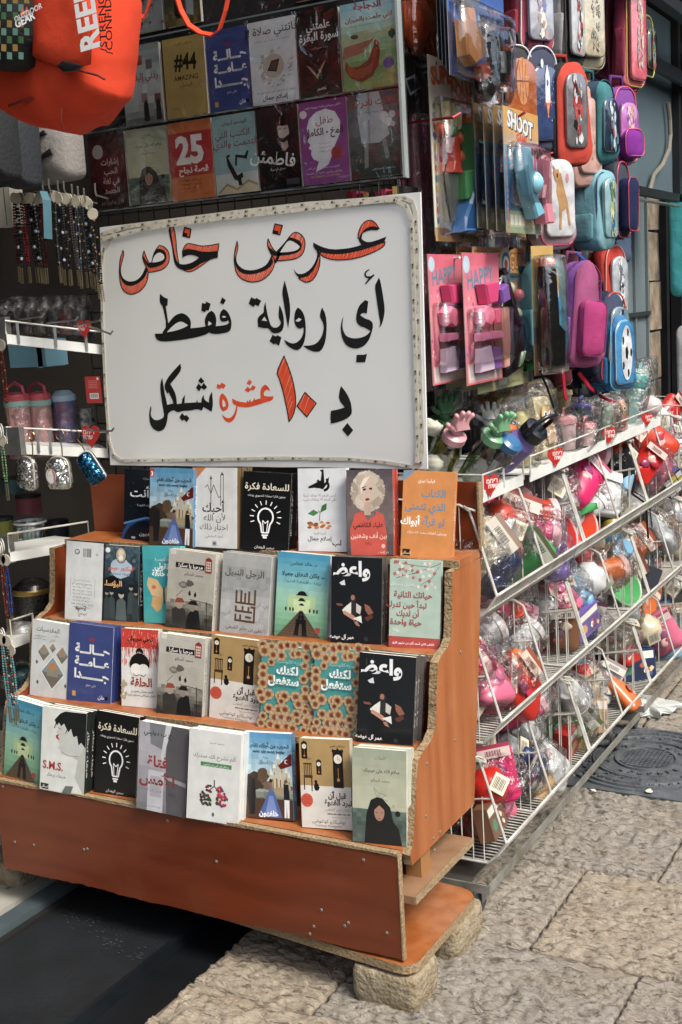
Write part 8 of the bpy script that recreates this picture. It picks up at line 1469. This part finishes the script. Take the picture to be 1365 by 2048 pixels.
goods = {(0, 0): 'hot pink ball|rose packet|pink packet|pink ball|sky blue packet|purple packet|blue box|mint tumbler|cream tumbler|scarlet gun|green packet|teal box|rose ball|navy packet|white packet|yellow packet', (1, 0): 'red ball|hot pink ball|red packet|pink ball|yellow packet|rose tumbler|cream packet|navy tumbler|orange packet|scarlet ball|pink packet|black packet|red tumbler|rose packet', (2, 0): 'red tumbler|scarlet packet|rose packet|orange packet|tan packet|white packet|brown box|red packet|cream packet|navy packet|pink ball|orange tumbler',
         (0, 1): 'red bowl|red tumbler|scarlet bowl|yellow cube|orange gun|yellow tumbler|cream packet|silver packet|green gun|white tumbler|scarlet packet|black packet|tan packet|rose packet', (1, 1): 'hot pink packet|pink tumbler|navy packet|orange packet|white packet|silver packet|brown packet|purple box|hot pink tumbler|rose ball|tan packet|cream packet', (2, 1): 'red box|yellow packet|tan box|teal packet|brown box|orange packet|green packet|blue packet|navy box|cream packet|silver packet',
         (0, 2): 'black pouch|silver packet|white packet|sky blue packet|orange cube|cream packet|mint packet|white tumbler|silver tumbler|tan packet|sky blue tumbler', (1, 2): 'green bowl|blue cube|orange cube|white book|pink book|brown packet|cream box|rose packet|sky blue packet|silver box', (2, 2): 'white packet|navy box|orange box|blue packet|sky blue packet|red box|green book|silver packet|mint book|brown packet',
         (0, 3): 'white packet|silver packet|sky blue packet|cream packet|silver tumbler|blue packet|white tumbler', (1, 3): 'green book|white book|pink book|cream packet|sky blue book|silver packet', (2, 3): 'orange book|blue box|red book|white book|mint box|green book|cream book'}
wherew = ('left back', 'left front', 'middle back', 'middle front', 'right back', 'right front')
for (ti, ci), s_ in goods.items():
    L_ = s_.split('|'); pool = [c + ' ' + k for k in ('packet', 'packet', 'tumbler', 'ball', 'packet', 'ball') for c in (('hot pink', 'rose', 'red', 'white', 'pink', 'scarlet', 'silver', 'cream') if ci == 0 or ti == 0 else ('white', 'silver', 'red', 'cream', 'sky blue', 'rose', 'orange', 'tan'))]; rq = random.Random(ti * 7 + ci); rq.shuffle(pool); L_ = [g for g in L_ if not (ci < 2 and g.endswith(' box') and rq.random() < .5)]
    for g in pool:
        if g not in L_ and len(L_) < (30, 28, 22, 13)[ci]: L_.append(g)
    n = len(L_); rr = random.Random(ti * 10 + ci + 3)
    ysl = [(.07 + (BL - .14) * ((k * 2.0) % n) / max(1, n - 1)) for k in range(n)]
    for k, g in enumerate(L_):
        cn_, kd = g.rsplit(' ', 1); f, nm = KD[kd]; s = rr.uniform(.10, .14) * (1 if kd != 'cube' else .95)
        lay = k * 5 // n; yy = .05 + (BL - .10) * ((k % ((n + 4) // 5)) + rr.uniform(.2, .8)) / ((n + 4) // 5); xx = -(.065 + (.02 if kd in ('ball', 'book', 'bowl') else 0) + .19 * rr.random() - .0 * lay)
        if kd == 'book': s = .11; rot = (rad(rr.uniform(-6, 6)), rad(rr.uniform(4, 12)), rad(90 + rr.uniform(-25, 25))); xx = -.17
        elif kd == 'pouch': s = .12; rot = (0, 0, rad(85)); xx, yy, lay = -.12, .1, 2
        elif kd in ('bowl',): rot = (rad(60), 0, rad(70)); s = .13; xx = -.14
        elif kd == 'box': rot = (rad(rr.uniform(-25, 10)), rad(rr.uniform(-20, 20)), rad(90 + rr.uniform(-50, 20)))
        else: rot = (rad(rr.uniform(-50, 30)), rad(rr.uniform(-60, 60)), rad(90 + rr.uniform(-70, 30)))
        zz = .05 + lay * (.046 if xx < -.13 else .034) + (xx + .3) * -.0
        if kd == 'book': zz = .015 + lay * .036
        fr = 'front' if xx > -.17 else 'back'; sd3 = 'left' if yy < .2 else 'middle' if yy < .42 else 'right'
        nmx = {'ball': 'toy_ball', 'tumbler': 'lidded_cup', 'box': 'toy_box', 'packet': 'wrapped_toy', 'cube': 'puzzle_cube', 'gun': 'water_pistol', 'bowl': 'plastic_bowl', 'book': 'booklet_stack', 'pouch': 'drawstring_pouch'}[kd]
        t_ = thing(nmx, '%s %s at the %s %s of the %s basket %s' % (cn_, nm, fr, sd3, tn[ti], cn[ci]), 'toy', (-1.062 + xx, cols_y[ci] + yy, tiers[ti] + zz), rot)
        f(t_, COLN[cn_], s)
        if kd in ('packet', 'ball', 'tumbler', 'gun', 'cube') and rr.random() < .72:
            q = MB(); q.ball((0, 0, 0), s * .62, None, 18, 12, (1.15, .8, 1.05)); q.v = [tuple(V(v) * (1 + .22 * NZ.noise(V(v) * 45 + V((k, ti, ci))) + .25 * NZ.noise(V(v) * 15 + V((k, ti, ci))))) for v in q.v]; q.build('clear_bag', m_bag, t_, False)
